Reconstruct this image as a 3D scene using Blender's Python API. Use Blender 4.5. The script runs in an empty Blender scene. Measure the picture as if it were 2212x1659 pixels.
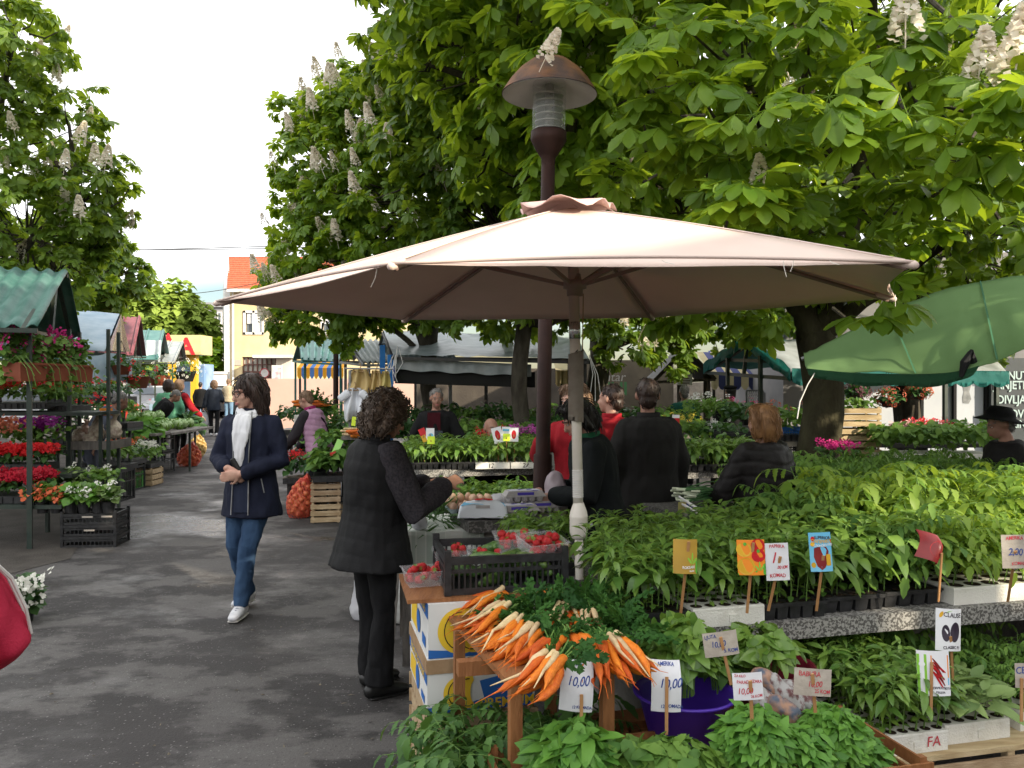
import bpy,math,random
import numpy as np
from mathutils import Vector,Matrix,noise as mnoise
R=math.radians
rng=np.random.default_rng(7)
random.seed(7)
scene=bpy.context.scene
COL=scene.collection
# ------------------------------------------------------------------ camera
CAMZ=1.63
cam_d=bpy.data.cameras.new("camera")
cam=bpy.data.objects.new("camera",cam_d);COL.objects.link(cam)
cam.location=(0,0,CAMZ)
cam.rotation_euler=(R(89.82),0,0)
cam_d.sensor_width=36;cam_d.lens=29.13
cam_d.clip_start=0.05;cam_d.clip_end=2000
scene.camera=cam
# ------------------------------------------------------------------ sun, sky, exposure
SUN_EL=R(21);SUN_AZ=(0.80,-0.60)
sd=bpy.data.lights.new("sun",'SUN');sun=bpy.data.objects.new("sun",sd);COL.objects.link(sun)
sd.energy=5.0;sd.angle=R(0.5);sd.color=(1.0,0.88,0.68)
_v=Vector((SUN_AZ[0]*math.cos(SUN_EL),SUN_AZ[1]*math.cos(SUN_EL),math.sin(SUN_EL)))
sun.rotation_euler=_v.to_track_quat('Z','Y').to_euler()
sun.location=(20,-15,14)
w=bpy.data.worlds.new("World");scene.world=w;w.use_nodes=True
nt=w.node_tree;nt.nodes.clear()
wo=nt.nodes.new("ShaderNodeOutputWorld");bg=nt.nodes.new("ShaderNodeBackground")
sky=nt.nodes.new("ShaderNodeTexSky");sky.sky_type='NISHITA';sky.sun_disc=False
sky.sun_elevation=SUN_EL;sky.sun_rotation=math.atan2(SUN_AZ[0],SUN_AZ[1])
tc=nt.nodes.new("ShaderNodeTexCoord");mp=nt.nodes.new("ShaderNodeMapping")
mp.inputs['Scale'].default_value=(1.6,1.6,5.0);mp.inputs['Location'].default_value=(0.3,0.9,0.1)
nz=nt.nodes.new("ShaderNodeTexNoise");nz.inputs['Scale'].default_value=1.1;nz.inputs['Detail'].default_value=5
sx=nt.nodes.new("ShaderNodeSeparateXYZ")
up=nt.nodes.new("ShaderNodeMapRange");up.inputs[1].default_value=0.03;up.inputs[2].default_value=0.27
up.inputs[3].default_value=-0.26;up.inputs[4].default_value=0.5
ad=nt.nodes.new("ShaderNodeMath");ad.operation='ADD'
cr=nt.nodes.new("ShaderNodeMapRange");cr.inputs[1].default_value=0.36;cr.inputs[2].default_value=0.6
mx=nt.nodes.new("ShaderNodeMixRGB");mx.inputs[2].default_value=(13.5,13.6,13.8,1)
nt.links.new(tc.outputs['Generated'],mp.inputs['Vector']);nt.links.new(mp.outputs[0],nz.inputs['Vector'])
nt.links.new(tc.outputs['Generated'],sx.inputs[0]);nt.links.new(sx.outputs['Z'],up.inputs[0])
nt.links.new(nz.outputs['Fac'],ad.inputs[0]);nt.links.new(up.outputs[0],ad.inputs[1])
nt.links.new(ad.outputs[0],cr.inputs[0]);nt.links.new(cr.outputs[0],mx.inputs[0])
nt.links.new(sky.outputs[0],mx.inputs[1]);nt.links.new(mx.outputs[0],bg.inputs['Color'])
bg.inputs['Strength'].default_value=0.1
nt.links.new(bg.outputs[0],wo.inputs[0])
scene.view_settings.view_transform='Standard';scene.view_settings.look='None'
scene.view_settings.exposure=0.65;scene.view_settings.gamma=1.0
scene.render.engine='CYCLES'
cy=scene.cycles
cy.max_bounces=6;cy.diffuse_bounces=3;cy.glossy_bounces=2;cy.transmission_bounces=4
cy.transparent_max_bounces=6;cy.use_adaptive_sampling=True;cy.adaptive_threshold=0.02
cy.use_denoising=True;cy.caustics_reflective=False;cy.caustics_refractive=False
cy.sample_clamp_indirect=6
# ------------------------------------------------------------------ placing helper: a direction in the view and a distance give a world point
FD,CX,HY=1790.0,1106.0,824.0
def P(x,y,Y):
 return Vector(((x-CX)/FD*Y,Y,CAMZ-(y-HY)/FD*Y))
def PG(x,y,z=0.0):
 Y=(CAMZ-z)*FD/(y-HY)
 return Vector(((x-CX)/FD*Y,Y,z))
E1=Vector((math.cos(R(14)),math.sin(R(14)),0));E2=Vector((-math.sin(R(14)),math.cos(R(14)),0))
UPZ=Vector((0,0,1))
# ------------------------------------------------------------------ objects
def tag(o,label=None,cat=None,group=None,kind=None):
 if label:o["label"]=label
 if cat:o["category"]=cat
 if group:o["group"]=group
 if kind:o["kind"]=kind
 return o
def wloc(o):
 v=Vector((0,0,0))
 while o is not None:
  v+=o.location;o=o.parent
 return v
def empty(name,loc,label=None,cat=None,group=None,kind=None):
 o=bpy.data.objects.new(name,None);COL.objects.link(o);o.location=loc
 o.empty_display_size=0.1
 return tag(o,label,cat,group,kind)
def link(name,me,parent=None,loc=None):
 o=bpy.data.objects.new(name,me);COL.objects.link(o)
 if parent is not None:o.parent=parent
 if loc is not None:o.location=loc
 return o
def copy_tree(o,parent=None):
 c=o.copy();COL.objects.link(c);c.parent=parent
 for ch in list(o.children):copy_tree(ch,c)
 return c
def np_mesh(name,V,F,mats,smooth=False,mi=None):
 """V (n,3); F: list of index arrays, one per face size"""
 me=bpy.data.meshes.new(name)
 V=np.asarray(V,dtype=np.float32)
 loops=np.concatenate([f.ravel() for f in F]).astype(np.int32)
 tot=np.concatenate([np.full(len(f),f.shape[1],np.int32) for f in F])
 start=np.concatenate([[0],np.cumsum(tot)[:-1]]).astype(np.int32)
 me.vertices.add(len(V));me.vertices.foreach_set("co",V.ravel())
 me.loops.add(len(loops));me.loops.foreach_set("vertex_index",loops)
 me.polygons.add(len(tot));me.polygons.foreach_set("loop_start",start);me.polygons.foreach_set("loop_total",tot)
 if mi is not None:me.polygons.foreach_set("material_index",np.asarray(mi,np.int32))
 if smooth:me.polygons.foreach_set("use_smooth",np.ones(len(tot),bool))
 for m in (mats if isinstance(mats,(list,tuple)) else [mats]):me.materials.append(m)
 me.update(calc_edges=True);me.validate()
 return me
class MB:
 """collects shapes in world coordinates; build() links them as one mesh object"""
 def __init__(s):s.v=[];s.f=[];s.m=[];s.cm=0
 def mat(s,i):s.cm=i;return s
 def add(s,V,F):
  o=len(s.v);s.v.extend([tuple(p) for p in V])
  for f in F:s.f.append(tuple(i+o for i in f));s.m.append(s.cm)
  return s
 def quad(s,*p):return s.add(p,[tuple(range(len(p)))])
 def box(s,c,size,rot=None,taper=1.0):
  hx,hy,hz=size[0]/2,size[1]/2,size[2]/2
  V=[Vector((x*hx*(taper if z > 0 else 1),y*hy*(taper if z > 0 else 1),z*hz)) for z in (-1,1) for y in (-1,1) for x in (-1,1)]
  if rot is not None:
   M=Matrix.Rotation(rot,3,'Z') if isinstance(rot,(int,float)) else rot
   V=[M @ v for v in V]
  c=Vector(c)
  return s.add([v+c for v in V],[(0,2,3,1),(4,5,7,6),(0,1,5,4),(2,6,7,3),(0,4,6,2),(1,3,7,5)])
 def bar(s,a,b,wd,th,upv=UPZ):
  a,b=Vector(a),Vector(b);d=(b-a);L=d.length;d.normalize()
  x=d.cross(upv)
  if x.length < 1e-4:x=d.cross(Vector((1,0,0)))
  x.normalize();z=x.cross(d)
  M=Matrix((x,d,z)).transposed()
  return s.box((a+b)/2,(wd,L,th),M)
 def tube(s,pts,rad,n=8,caps=True,flat=1.0,side=None):
  pts=[Vector(p) for p in pts]
  if isinstance(rad,(int,float)):rad=[rad]*len(pts)
  V=[];F=[]
  prev=None
  for i,p in enumerate(pts):
   d=(pts[min(i+1,len(pts)-1)]-pts[max(i-1,0)])
   if d.length < 1e-9:d=Vector((0,0,1))
   d.normalize()
   if prev is None:
    ref=Vector(side) if side is not None else (Vector((1,0,0)) if abs(d.x) < 0.8 else Vector((0,1,0)))
    x=ref-d*ref.dot(d)
    if x.length < 1e-5:x=Vector((0,0,1))-d*d.z
   else:x=prev-d*prev.dot(d)
   x.normalize();y=d.cross(x);prev=x
   r=rad[i];ra,rb=r if isinstance(r,(tuple,list)) else (r,r*flat)
   for k in range(n):
    t=2*math.pi*k/n
    V.append(p+x*(math.cos(t)*ra)+y*(math.sin(t)*rb))
  for i in range(len(pts)-1):
   for k in range(n):
    a=i*n+k;b=i*n+(k+1) % n
    F.append((a,b,b+n,a+n))
  if caps:
   F.append(tuple(range(n-1,-1,-1)));F.append(tuple(range((len(pts)-1)*n,len(pts)*n)))
  return s.add(V,F)
 def cyl(s,a,b,r,r2=None,n=12):return s.tube([a,b],[r,r if r2 is None else r2],n)
 def caps(s,pts,rad,n=10,flat=1.0,side=None):
  """tube with rounded ends"""
  pts=[Vector(p) for p in pts]
  if isinstance(rad,(int,float)):rad=[rad]*len(pts)
  g=lambda r:r if isinstance(r,(tuple,list)) else (r,r*flat)
  d0=(pts[0]-pts[1]).normalized();d1=(pts[-1]-pts[-2]).normalized()
  a=[(0.97,0.2),(0.8,0.55),(0.45,0.87)]
  P0=[];R0=[]
  for k,h in a[::-1]:
   ra,rb=g(rad[0]);P0.append(pts[0]+d0*(min(ra,rb)*h));R0.append((ra*k,rb*k))
  P1=[];R1=[]
  for k,h in a:
   ra,rb=g(rad[-1]);P1.append(pts[-1]+d1*(min(ra,rb)*h));R1.append((ra*k,rb*k))
  return s.tube(P0+pts+P1,R0+[g(r) for r in rad]+R1,n,True,1.0,side)
 def ell(s,c,r,nu=12,nv=8,M=None):
  if isinstance(r,(int,float)):r=(r,r,r)
  V=[];F=[];c=Vector(c)
  for j in range(nv+1):
   ph=math.pi*j/nv
   for i in range(nu):
    t=2*math.pi*i/nu
    p=Vector((r[0]*math.sin(ph)*math.cos(t),r[1]*math.sin(ph)*math.sin(t),r[2]*math.cos(ph)))
    V.append((M @ p if M is not None else p)+c)
  for j in range(nv):
   for i in range(nu):
    a=j*nu+i;b=j*nu+(i+1) % nu
    F.append((a,a+nu,b+nu,b))
  return s.add(V,F)
 def lathe(s,c,prof,n=24,M=None,closed=False):
  """prof: (radius, z)"""
  V=[];F=[];c=Vector(c)
  for r,z in prof:
   for i in range(n):
    t=2*math.pi*i/n;p=Vector((r*math.cos(t),r*math.sin(t),z))
    V.append((M @ p if M is not None else p)+c)
  for j in range(len(prof)-1):
   for i in range(n):
    a=j*n+i;b=j*n+(i+1) % n
    F.append((a,b,b+n,a+n))
  return s.add(V,F)
 def sheet(s,fn,nu,nv,th=0.0):
  """grid from fn(u,v)->Vector; th gives it a thickness downwards"""
  V=[fn(i/nu,j/nv) for j in range(nv+1) for i in range(nu+1)]
  F=[(j*(nu+1)+i,j*(nu+1)+i+1,(j+1)*(nu+1)+i+1,(j+1)*(nu+1)+i) for j in range(nv) for i in range(nu)]
  s.add(V,F)
  if th:
   n=len(V)
   s.add([Vector(v)-Vector((0,0,th)) for v in V],[f[::-1] for f in F])
   o=len(s.v)-2*n
   edge=[i for i in range(nu+1)] + [j*(nu+1)+nu for j in range(1,nv+1)] + [nv*(nu+1)+i for i in range(nu-1,-1,-1)] + [j*(nu+1) for j in range(nv-1,0,-1)]
   for a,b in zip(edge,edge[1:]+edge[:1]):
    s.f.append((o+b,o+a,o+n+a,o+n+b));s.m.append(s.cm)
  return s
 def mesh(s,name,mats,off=Vector((0,0,0)),smooth=False):
  me=bpy.data.meshes.new(name)
  me.from_pydata([(p[0]-off[0],p[1]-off[1],p[2]-off[2]) for p in s.v],[],s.f)
  for m in (mats if isinstance(mats,(list,tuple)) else [mats]):me.materials.append(m)
  if len(me.polygons)==len(s.m):me.polygons.foreach_set("material_index",s.m)
  if smooth:me.polygons.foreach_set("use_smooth",[True]*len(me.polygons))
  me.update()
  return me
 def build(s,name,mats,parent=None,smooth=False):
  if parent is None:
   a=np.array(s.v);lo=a.min(0);hi=a.max(0)
   off=Vector(((lo[0]+hi[0])/2,(lo[1]+hi[1])/2,lo[2]))
   return link(name,s.mesh(name,mats,off,smooth),None,off)
  return link(name,s.mesh(name,mats,wloc(parent),smooth),parent)
 def remesh(s,name,mats,parent,voxel,disp=None,sm=4,smooth=True,rootloc=None):
  """one continuous surface from overlapping closed shapes; disp(p, n) moves points along the normal"""
  off=wloc(parent) if parent is not None else Vector(rootloc)
  me=s.mesh(name+"_raw",mats,off)
  o=link("tmp",me)
  m=o.modifiers.new("r",'REMESH');m.mode='VOXEL';m.voxel_size=voxel
  if sm:
   k=o.modifiers.new("s",'SMOOTH');k.iterations=sm;k.factor=0.5
  dg=bpy.context.evaluated_depsgraph_get()
  me2=bpy.data.meshes.new_from_object(o.evaluated_get(dg))
  bpy.data.objects.remove(o);bpy.data.meshes.remove(me)
  me2.name=name
  if disp is not None:
   n=len(me2.vertices)
   co=np.empty(n*3,np.float32);me2.vertices.foreach_get("co",co);co=co.reshape(-1,3)
   no=np.empty(n*3,np.float32);me2.vertices.foreach_get("normal",no);no=no.reshape(-1,3)
   d=disp(co,no)
   co=co+(no*d[:,None] if d.ndim==1 else d)
   me2.vertices.foreach_set("co",co.astype(np.float32).ravel())
  me2.materials.clear()
  for q in (mats if isinstance(mats,(list,tuple)) else [mats]):me2.materials.append(q)
  me2.polygons.foreach_set("use_smooth",[smooth]*len(me2.polygons));me2.update()
  if parent is None:return link(name,me2,None,off)
  return link(name,me2,parent)
def vnoise(co,f,amp=1.0,seed=0.0):
 """cheap smooth noise on an array of points"""
 c=co*f+seed
 return amp*np.array([mnoise.noise(Vector(p)) for p in c])
# ------------------------------------------------------------------ materials
MATS={}
def material(name,col,rough=0.7,col2=None,scale=6.0,bump=0.0,bscale=None,spec=0.4,metal=0.0,trans=0.0,trcol=None,
   stretch=None,objrand=0.0,detail=4.0,sheen=0.0,contrast=(0.35,0.65),alpha=1.0,emit=None,rough2=None,generated=False):
 if name in MATS:return MATS[name]
 m=bpy.data.materials.new(name);m.use_nodes=True;MATS[name]=m
 n=m.node_tree;L=n.links;bs=n.nodes["Principled BSDF"];out=n.nodes["Material Output"]
 bs.inputs['Base Color'].default_value=(*col,1);bs.inputs['Roughness'].default_value=rough
 bs.inputs['Specular IOR Level'].default_value=spec;bs.inputs['Metallic'].default_value=metal
 if sheen:bs.inputs['Sheen Weight'].default_value=sheen
 csock=None
 if col2 is not None or bump or rough2 is not None:
  t=n.nodes.new("ShaderNodeTexCoord");mp=n.nodes.new("ShaderNodeMapping")
  if stretch:mp.inputs['Scale'].default_value=stretch
  L.new(t.outputs['Generated' if generated else 'Object'],mp.inputs['Vector'])
  nz=n.nodes.new("ShaderNodeTexNoise");nz.inputs['Scale'].default_value=scale;nz.inputs['Detail'].default_value=detail
  L.new(mp.outputs[0],nz.inputs['Vector'])
  rp=n.nodes.new("ShaderNodeMapRange");rp.inputs[1].default_value=contrast[0];rp.inputs[2].default_value=contrast[1]
  L.new(nz.outputs['Fac'],rp.inputs[0])
  if col2 is not None:
   mx=n.nodes.new("ShaderNodeMixRGB");mx.inputs[1].default_value=(*col,1);mx.inputs[2].default_value=(*col2,1)
   L.new(rp.outputs[0],mx.inputs[0]);csock=mx.outputs[0]
  if rough2 is not None:
   rr=n.nodes.new("ShaderNodeMapRange");rr.inputs[3].default_value=rough;rr.inputs[4].default_value=rough2
   L.new(rp.outputs[0],rr.inputs[0]);L.new(rr.outputs[0],bs.inputs['Roughness'])
  if bump:
   n2=n.nodes.new("ShaderNodeTexNoise");n2.inputs['Scale'].default_value=bscale or scale*4;n2.inputs['Detail'].default_value=3
   L.new(mp.outputs[0],n2.inputs['Vector'])
   b=n.nodes.new("ShaderNodeBump");b.inputs['Strength'].default_value=bump;b.inputs['Distance'].default_value=0.02
   L.new(n2.outputs['Fac'],b.inputs['Height']);L.new(b.outputs[0],bs.inputs['Normal'])
 if objrand:
  oi=n.nodes.new("ShaderNodeObjectInfo");hs=n.nodes.new("ShaderNodeHueSaturation")
  r1=n.nodes.new("ShaderNodeMapRange");r1.inputs[3].default_value=1-objrand;r1.inputs[4].default_value=1+objrand
  r2=n.nodes.new("ShaderNodeMapRange");r2.inputs[3].default_value=0.5-objrand*0.06;r2.inputs[4].default_value=0.5+objrand*0.06
  L.new(oi.outputs['Random'],r1.inputs[0]);L.new(oi.outputs['Random'],r2.inputs[0])
  L.new(r1.outputs[0],hs.inputs['Value']);L.new(r2.outputs[0],hs.inputs['Hue'])
  if csock is not None:L.new(csock,hs.inputs['Color'])
  else:hs.inputs['Color'].default_value=(*col,1)
  csock=hs.outputs[0]
 if csock is not None:L.new(csock,bs.inputs['Base Color'])
 if trans:
  tr=n.nodes.new("ShaderNodeBsdfTranslucent");mi=n.nodes.new("ShaderNodeMixShader");mi.inputs[0].default_value=trans
  if trcol is not None or csock is None:tr.inputs['Color'].default_value=(*(trcol or col),1)
  else:L.new(csock,tr.inputs['Color'])
  L.new(bs.outputs[0],mi.inputs[1]);L.new(tr.outputs[0],mi.inputs[2]);L.new(mi.outputs[0],out.inputs['Surface'])
 if alpha < 1.0:bs.inputs['Alpha'].default_value=alpha
 if emit:bs.inputs['Emission Color'].default_value=(*emit[:3],1);bs.inputs['Emission Strength'].default_value=emit[3]
 return m
def leaf_material(name,c1,c2,trcol,trans=0.4,rough=0.45,spec=0.35,veins=True):
 """leaf: per-leaf tint from the point attribute 'tint', fine mottling, light passing through"""
 if name in MATS:return MATS[name]
 m=bpy.data.materials.new(name);m.use_nodes=True;MATS[name]=m
 n=m.node_tree;L=n.links;bs=n.nodes["Principled BSDF"];out=n.nodes["Material Output"]
 at=n.nodes.new("ShaderNodeAttribute");at.attribute_name="tint"
 oi=n.nodes.new("ShaderNodeObjectInfo");ad=n.nodes.new("ShaderNodeMath");ad.operation='MULTIPLY_ADD'
 ad.inputs[1].default_value=0.35;L.new(oi.outputs['Random'],ad.inputs[0]);L.new(at.outputs['Fac'],ad.inputs[2])
 t=n.nodes.new("ShaderNodeTexCoord");nz=n.nodes.new("ShaderNodeTexNoise");nz.inputs['Scale'].default_value=30;nz.inputs['Detail'].default_value=2
 L.new(t.outputs['Object'],nz.inputs['Vector'])
 a2=n.nodes.new("ShaderNodeMath");a2.operation='MULTIPLY_ADD';a2.inputs[1].default_value=0.5;a2.inputs[2].default_value=-0.38
 L.new(nz.outputs['Fac'],a2.inputs[0]);a3=n.nodes.new("ShaderNodeMath");a3.operation='ADD';a3.use_clamp=True
 L.new(ad.outputs[0],a3.inputs[0]);L.new(a2.outputs[0],a3.inputs[1])
 mx=n.nodes.new("ShaderNodeMixRGB");mx.inputs[1].default_value=(*c1,1);mx.inputs[2].default_value=(*c2,1)
 L.new(a3.outputs[0],mx.inputs[0]);L.new(mx.outputs[0],bs.inputs['Base Color'])
 bs.inputs['Roughness'].default_value=rough;bs.inputs['Specular IOR Level'].default_value=spec
 tr=n.nodes.new("ShaderNodeBsdfTranslucent");m2=n.nodes.new("ShaderNodeMixRGB");m2.blend_type='MULTIPLY';m2.inputs[0].default_value=0.55
 m2.inputs[1].default_value=(*trcol,1);mm=n.nodes.new("ShaderNodeMixRGB");mm.inputs[1].default_value=(.55,.6,.5,1);mm.inputs[2].default_value=(1.0,1.0,1.0,1)
 L.new(a3.outputs[0],mm.inputs[0]);L.new(mm.outputs[0],m2.inputs[2]);L.new(m2.outputs[0],tr.inputs['Color'])
 mi=n.nodes.new("ShaderNodeMixShader");mi.inputs[0].default_value=trans
 L.new(bs.outputs[0],mi.inputs[1]);L.new(tr.outputs[0],mi.inputs[2]);L.new(mi.outputs[0],out.inputs['Surface'])
 return m
# ------------------------------------------------------------------ leaf templates and scattering
def blade(L,W,fold=0.3,droop=0.2,nseg=5,peak=0.55,serr=0.0,wave=0.0):
 """a leaf blade along +Y, upper side +Z: (V, quads)"""
 V=[];F=[]
 for i in range(nseg+1):
  u=i/nseg
  wv=W*(math.sin(math.pi*u**(math.log(0.5)/math.log(peak)))**0.8 if 0 < u < 1 else 0.0)+0.0006
  if serr and i % 2 and 0 < u < 1:wv *= 1+serr
  z=-droop*L*u*u;zz=z+fold*wv+wave*W*math.sin(u*9)
  V+=[(-wv,L*u,zz),(0,L*u,z),(wv,L*u,zz-wave*W*math.sin(u*9)*2)]
 for i in range(nseg):
  a=i*3
  F+=[(a,a+1,a+4,a+3),(a+1,a+2,a+5,a+4)]
 return np.array(V,float),np.array(F,int)
def rotm(axis,a):
 return np.array(Matrix.Rotation(a,3,axis))
def merge(parts):
 Vs=[];Fs=[];o=0
 for V,F in parts:
  Vs.append(V);Fs.append(F+o);o+=len(V)
 return np.concatenate(Vs),np.concatenate(Fs)
def stemq(a,b,r):
 """a thin three-sided stalk as quads"""
 a,b=np.array(a,float),np.array(b,float);d=b-a;d=d/ (np.linalg.norm(d)+1e-9)
 x=np.cross(d,[0.3,0.9,0.2]);x /= np.linalg.norm(x);y=np.cross(d,x)
 V=[]
 for p,k in ((a,1.0),(b,0.8)):
  for t in (0,2.094,4.189):V.append(p+(x*math.cos(t)+y*math.sin(t))*r*k)
 return np.array(V),np.array([(0,1,4,3),(1,2,5,4),(2,0,3,5)])
def palmate(L=0.2,droop=0.45,n=7,seg=6,pet=0.12,serr=0.12,fold=0.25,seed=0):
 rr=random.Random(seed);parts=[stemq((0,0,0),(0,pet,0),0.003)]
 for k in range(n):
  a=(k-(n-1)/2)*R(235)/(n-1)+rr.uniform(-.1,.1)
  l=L*(1-0.34*(abs(k-(n-1)/2)/((n-1)/2))**1.5)*rr.uniform(.9,1.08)
  V,F=blade(l,l*0.2,fold,rr.uniform(.05,.25),seg,0.66,serr)
  V=V @ rotm('X',-droop*rr.uniform(.6,1.3)).T @ rotm('Z',-a).T + np.array([0,pet,0])
  parts.append((V,F))
 return merge(parts)
def frames(dirs,ups):
 """rotation matrices whose +Y is dirs and whose +Z is near ups"""
 d=dirs/np.linalg.norm(dirs,axis=1,keepdims=True)
 x=np.cross(d,ups);x /= np.linalg.norm(x,axis=1,keepdims=True)+1e-9
 z=np.cross(x,d)
 return np.stack([x,d,z],axis=2)
def scatter(name,templates,pos,rot,scl,mat,parent,tint=None,smooth=False):
 """many copies of small templates in one mesh"""
 pos=np.asarray(pos,float);N=len(pos);scl=np.broadcast_to(np.asarray(scl,float),(N,))
 tint=rng.random(N) if tint is None else tint
 Vs=[];Fs=[];Ts=[];o=0;which=rng.integers(0,len(templates),N)
 for t,(V,F) in enumerate(templates):
  idx=np.where(which==t)[0]
  if not len(idx):continue
  W=np.einsum('nij,vj->nvi',rot[idx],V)*scl[idx,None,None]+pos[idx,None,:]
  FF=(F[None]+(np.arange(len(idx))*len(V))[:,None,None]+o).reshape(-1,F.shape[1])
  Vs.append(W.reshape(-1,3));Fs.append(FF);Ts.append(np.repeat(tint[idx],len(V)));o+=len(idx)*len(V)
 V=np.concatenate(Vs);off=np.array(wloc(parent)) if parent is not None else np.zeros(3)
 me=np_mesh(name,V-off,[np.concatenate(Fs)],mat,smooth)
 at=me.attributes.new("tint",'FLOAT','POINT');at.data.foreach_set("value",np.concatenate(Ts).astype(np.float32))
 return link(name,me,parent)
def add_tint(me,vals):
 at=me.attributes.new("tint",'FLOAT','POINT');at.data.foreach_set("value",np.asarray(vals,np.float32))
def sphere_dirs(n):
 v=rng.normal(size=(n,3));return v/np.linalg.norm(v,axis=1,keepdims=True)
# ------------------------------------------------------------------ the palette
M_=material
ASPH=None
M_bark=M_("bark",(.045,.038,.03),.95,(.1,.09,.07),9,.9,30,.1,stretch=(1,1,.35))
M_barkg=M_("mossy_bark",(.032,.028,.018),.95,(.065,.06,.035),5,1.0,26,.1,stretch=(1,1,.5))
M_wood=M_("raw_wood",(.4,.27,.14),.75,(.27,.17,.085),7,.3,40,.25,stretch=(1,1,8))
M_woodb=M_("brown_wood",(.3,.13,.05),.55,(.2,.08,.03),6,.25,30,.3,stretch=(8,1,1))
M_pale=M_("pale_wood",(.52,.4,.25),.8,(.36,.25,.14),5,.3,40,.2,stretch=(1,6,6),objrand=.15)
M_grey=M_("grey_wood",(.2,.18,.16),.85,(.12,.11,.1),8,.4,40,.2,stretch=(5,1,1))
M_blackp=M_("black_plastic",(.012,.012,.013),.42,(.028,.028,.03),30,.1,120,.4)
M_styro=M_("white_foam",(.74,.72,.66),.8,(.5,.46,.38),9,.3,150,.2,contrast=(.55,.8))
M_soil=M_("potting_soil",(.025,.017,.012),.95,(.05,.035,.025),60,1.0,90,.1)
M_terr=M_("terrazzo",(.085,.08,.075),.6,(.31,.3,.28),105,.2,150,.3,contrast=(.46,.54))
M_conc=M_("concrete",(.2,.19,.17),.85,(.13,.12,.11),6,.3,60,.2)
M_dmetal=M_("dark_green_metal",(.02,.035,.028),.5,(.035,.045,.035),12,.1,60,.4)
M_steel=M_("grey_steel",(.28,.29,.3),.45,(.2,.2,.2),14,.1,60,.5,.5)
M_blackm=M_("black_metal",(.015,.015,.015),.5,(.03,.025,.02),14,.1,60,.4)
M_lamp=M_("brown_enamel",(.026,.013,.011),.6,(.036,.017,.013),10,.1,40,.15)
M_rust=M_("rusty_brown",(.055,.028,.02),.65,(.17,.075,.032),5,.2,40,.4,contrast=(.42,.6))
M_white=M_("white_paint",(.75,.74,.72),.6,(.62,.6,.57),5,.05,40,.3)
M_cream=M_("cream_enamel",(.8,.75,.67),.4,(.72,.66,.58),6,.05,40,.45)
M_paper=M_("white_paper",(.8,.8,.82),.85,(.72,.72,.75),12,.1,50,.2,trans=.15)
M_card=M_("grey_cardboard",(.46,.41,.35),.9,(.38,.33,.28),20,.15,60,.15)
M_tan=M_("brown_cardboard",(.36,.24,.14),.9,(.28,.18,.1),14,.15,60,.15)
M_black=M_("black_mark",(.01,.01,.012),.8)
M_ink=M_("blue_ink",(.03,.06,.25),.7)
M_inkr=M_("red_ink",(.5,.04,.06),.7)
M_skin=M_("skin",(.5,.3,.22),.5,(.44,.23,.17),14,.08,120,.35)
M_skind=M_("weathered_skin",(.36,.2,.14),.55,(.28,.14,.1),14,.1,120,.3)
M_lips=M_("lips",(.4,.13,.12),.45)
M_eye=M_("eye_white",(.6,.58,.55),.3)
M_iris=M_("iris",(.02,.015,.01),.2)
ML_chest=leaf_material("chestnut_leaf",(.075,.155,.016),(.18,.29,.026),(.52,.68,.035),.42)
ML_chestd=leaf_material("chestnut_leaf_deep",(.062,.13,.018),(.145,.235,.03),(.46,.6,.04),.4)
ML_pepper=leaf_material("pepper_leaf",(.075,.17,.03),(.2,.33,.06),(.34,.5,.06),.28,.36,.5)
ML_tom=leaf_material("tomato_leaf",(.06,.145,.032),(.16,.28,.05),(.25,.42,.06),.28,.6,.25)
ML_lush=leaf_material("soft_green_leaf",(.06,.17,.025),(.14,.31,.045),(.24,.44,.06),.25,.5,.3)
ML_dark=leaf_material("dark_green_leaf",(.022,.07,.02),(.06,.14,.035),(.12,.24,.04),.25,.5,.3)
ML_carrot=leaf_material("carrot_top_leaf",(.02,.075,.015),(.06,.16,.03),(.1,.22,.03),.25,.6,.2)
ML_pale=leaf_material("pale_green_leaf",(.14,.22,.08),(.26,.36,.12),(.35,.5,.15),.25,.55,.25)
ML_far=leaf_material("lime_leaf",(.2,.3,.05),(.34,.44,.09),(.4,.5,.08),.3,.6,.2)
M_stem=M_("green_stem",(.16,.28,.06),.5,(.1,.2,.04),20)
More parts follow.
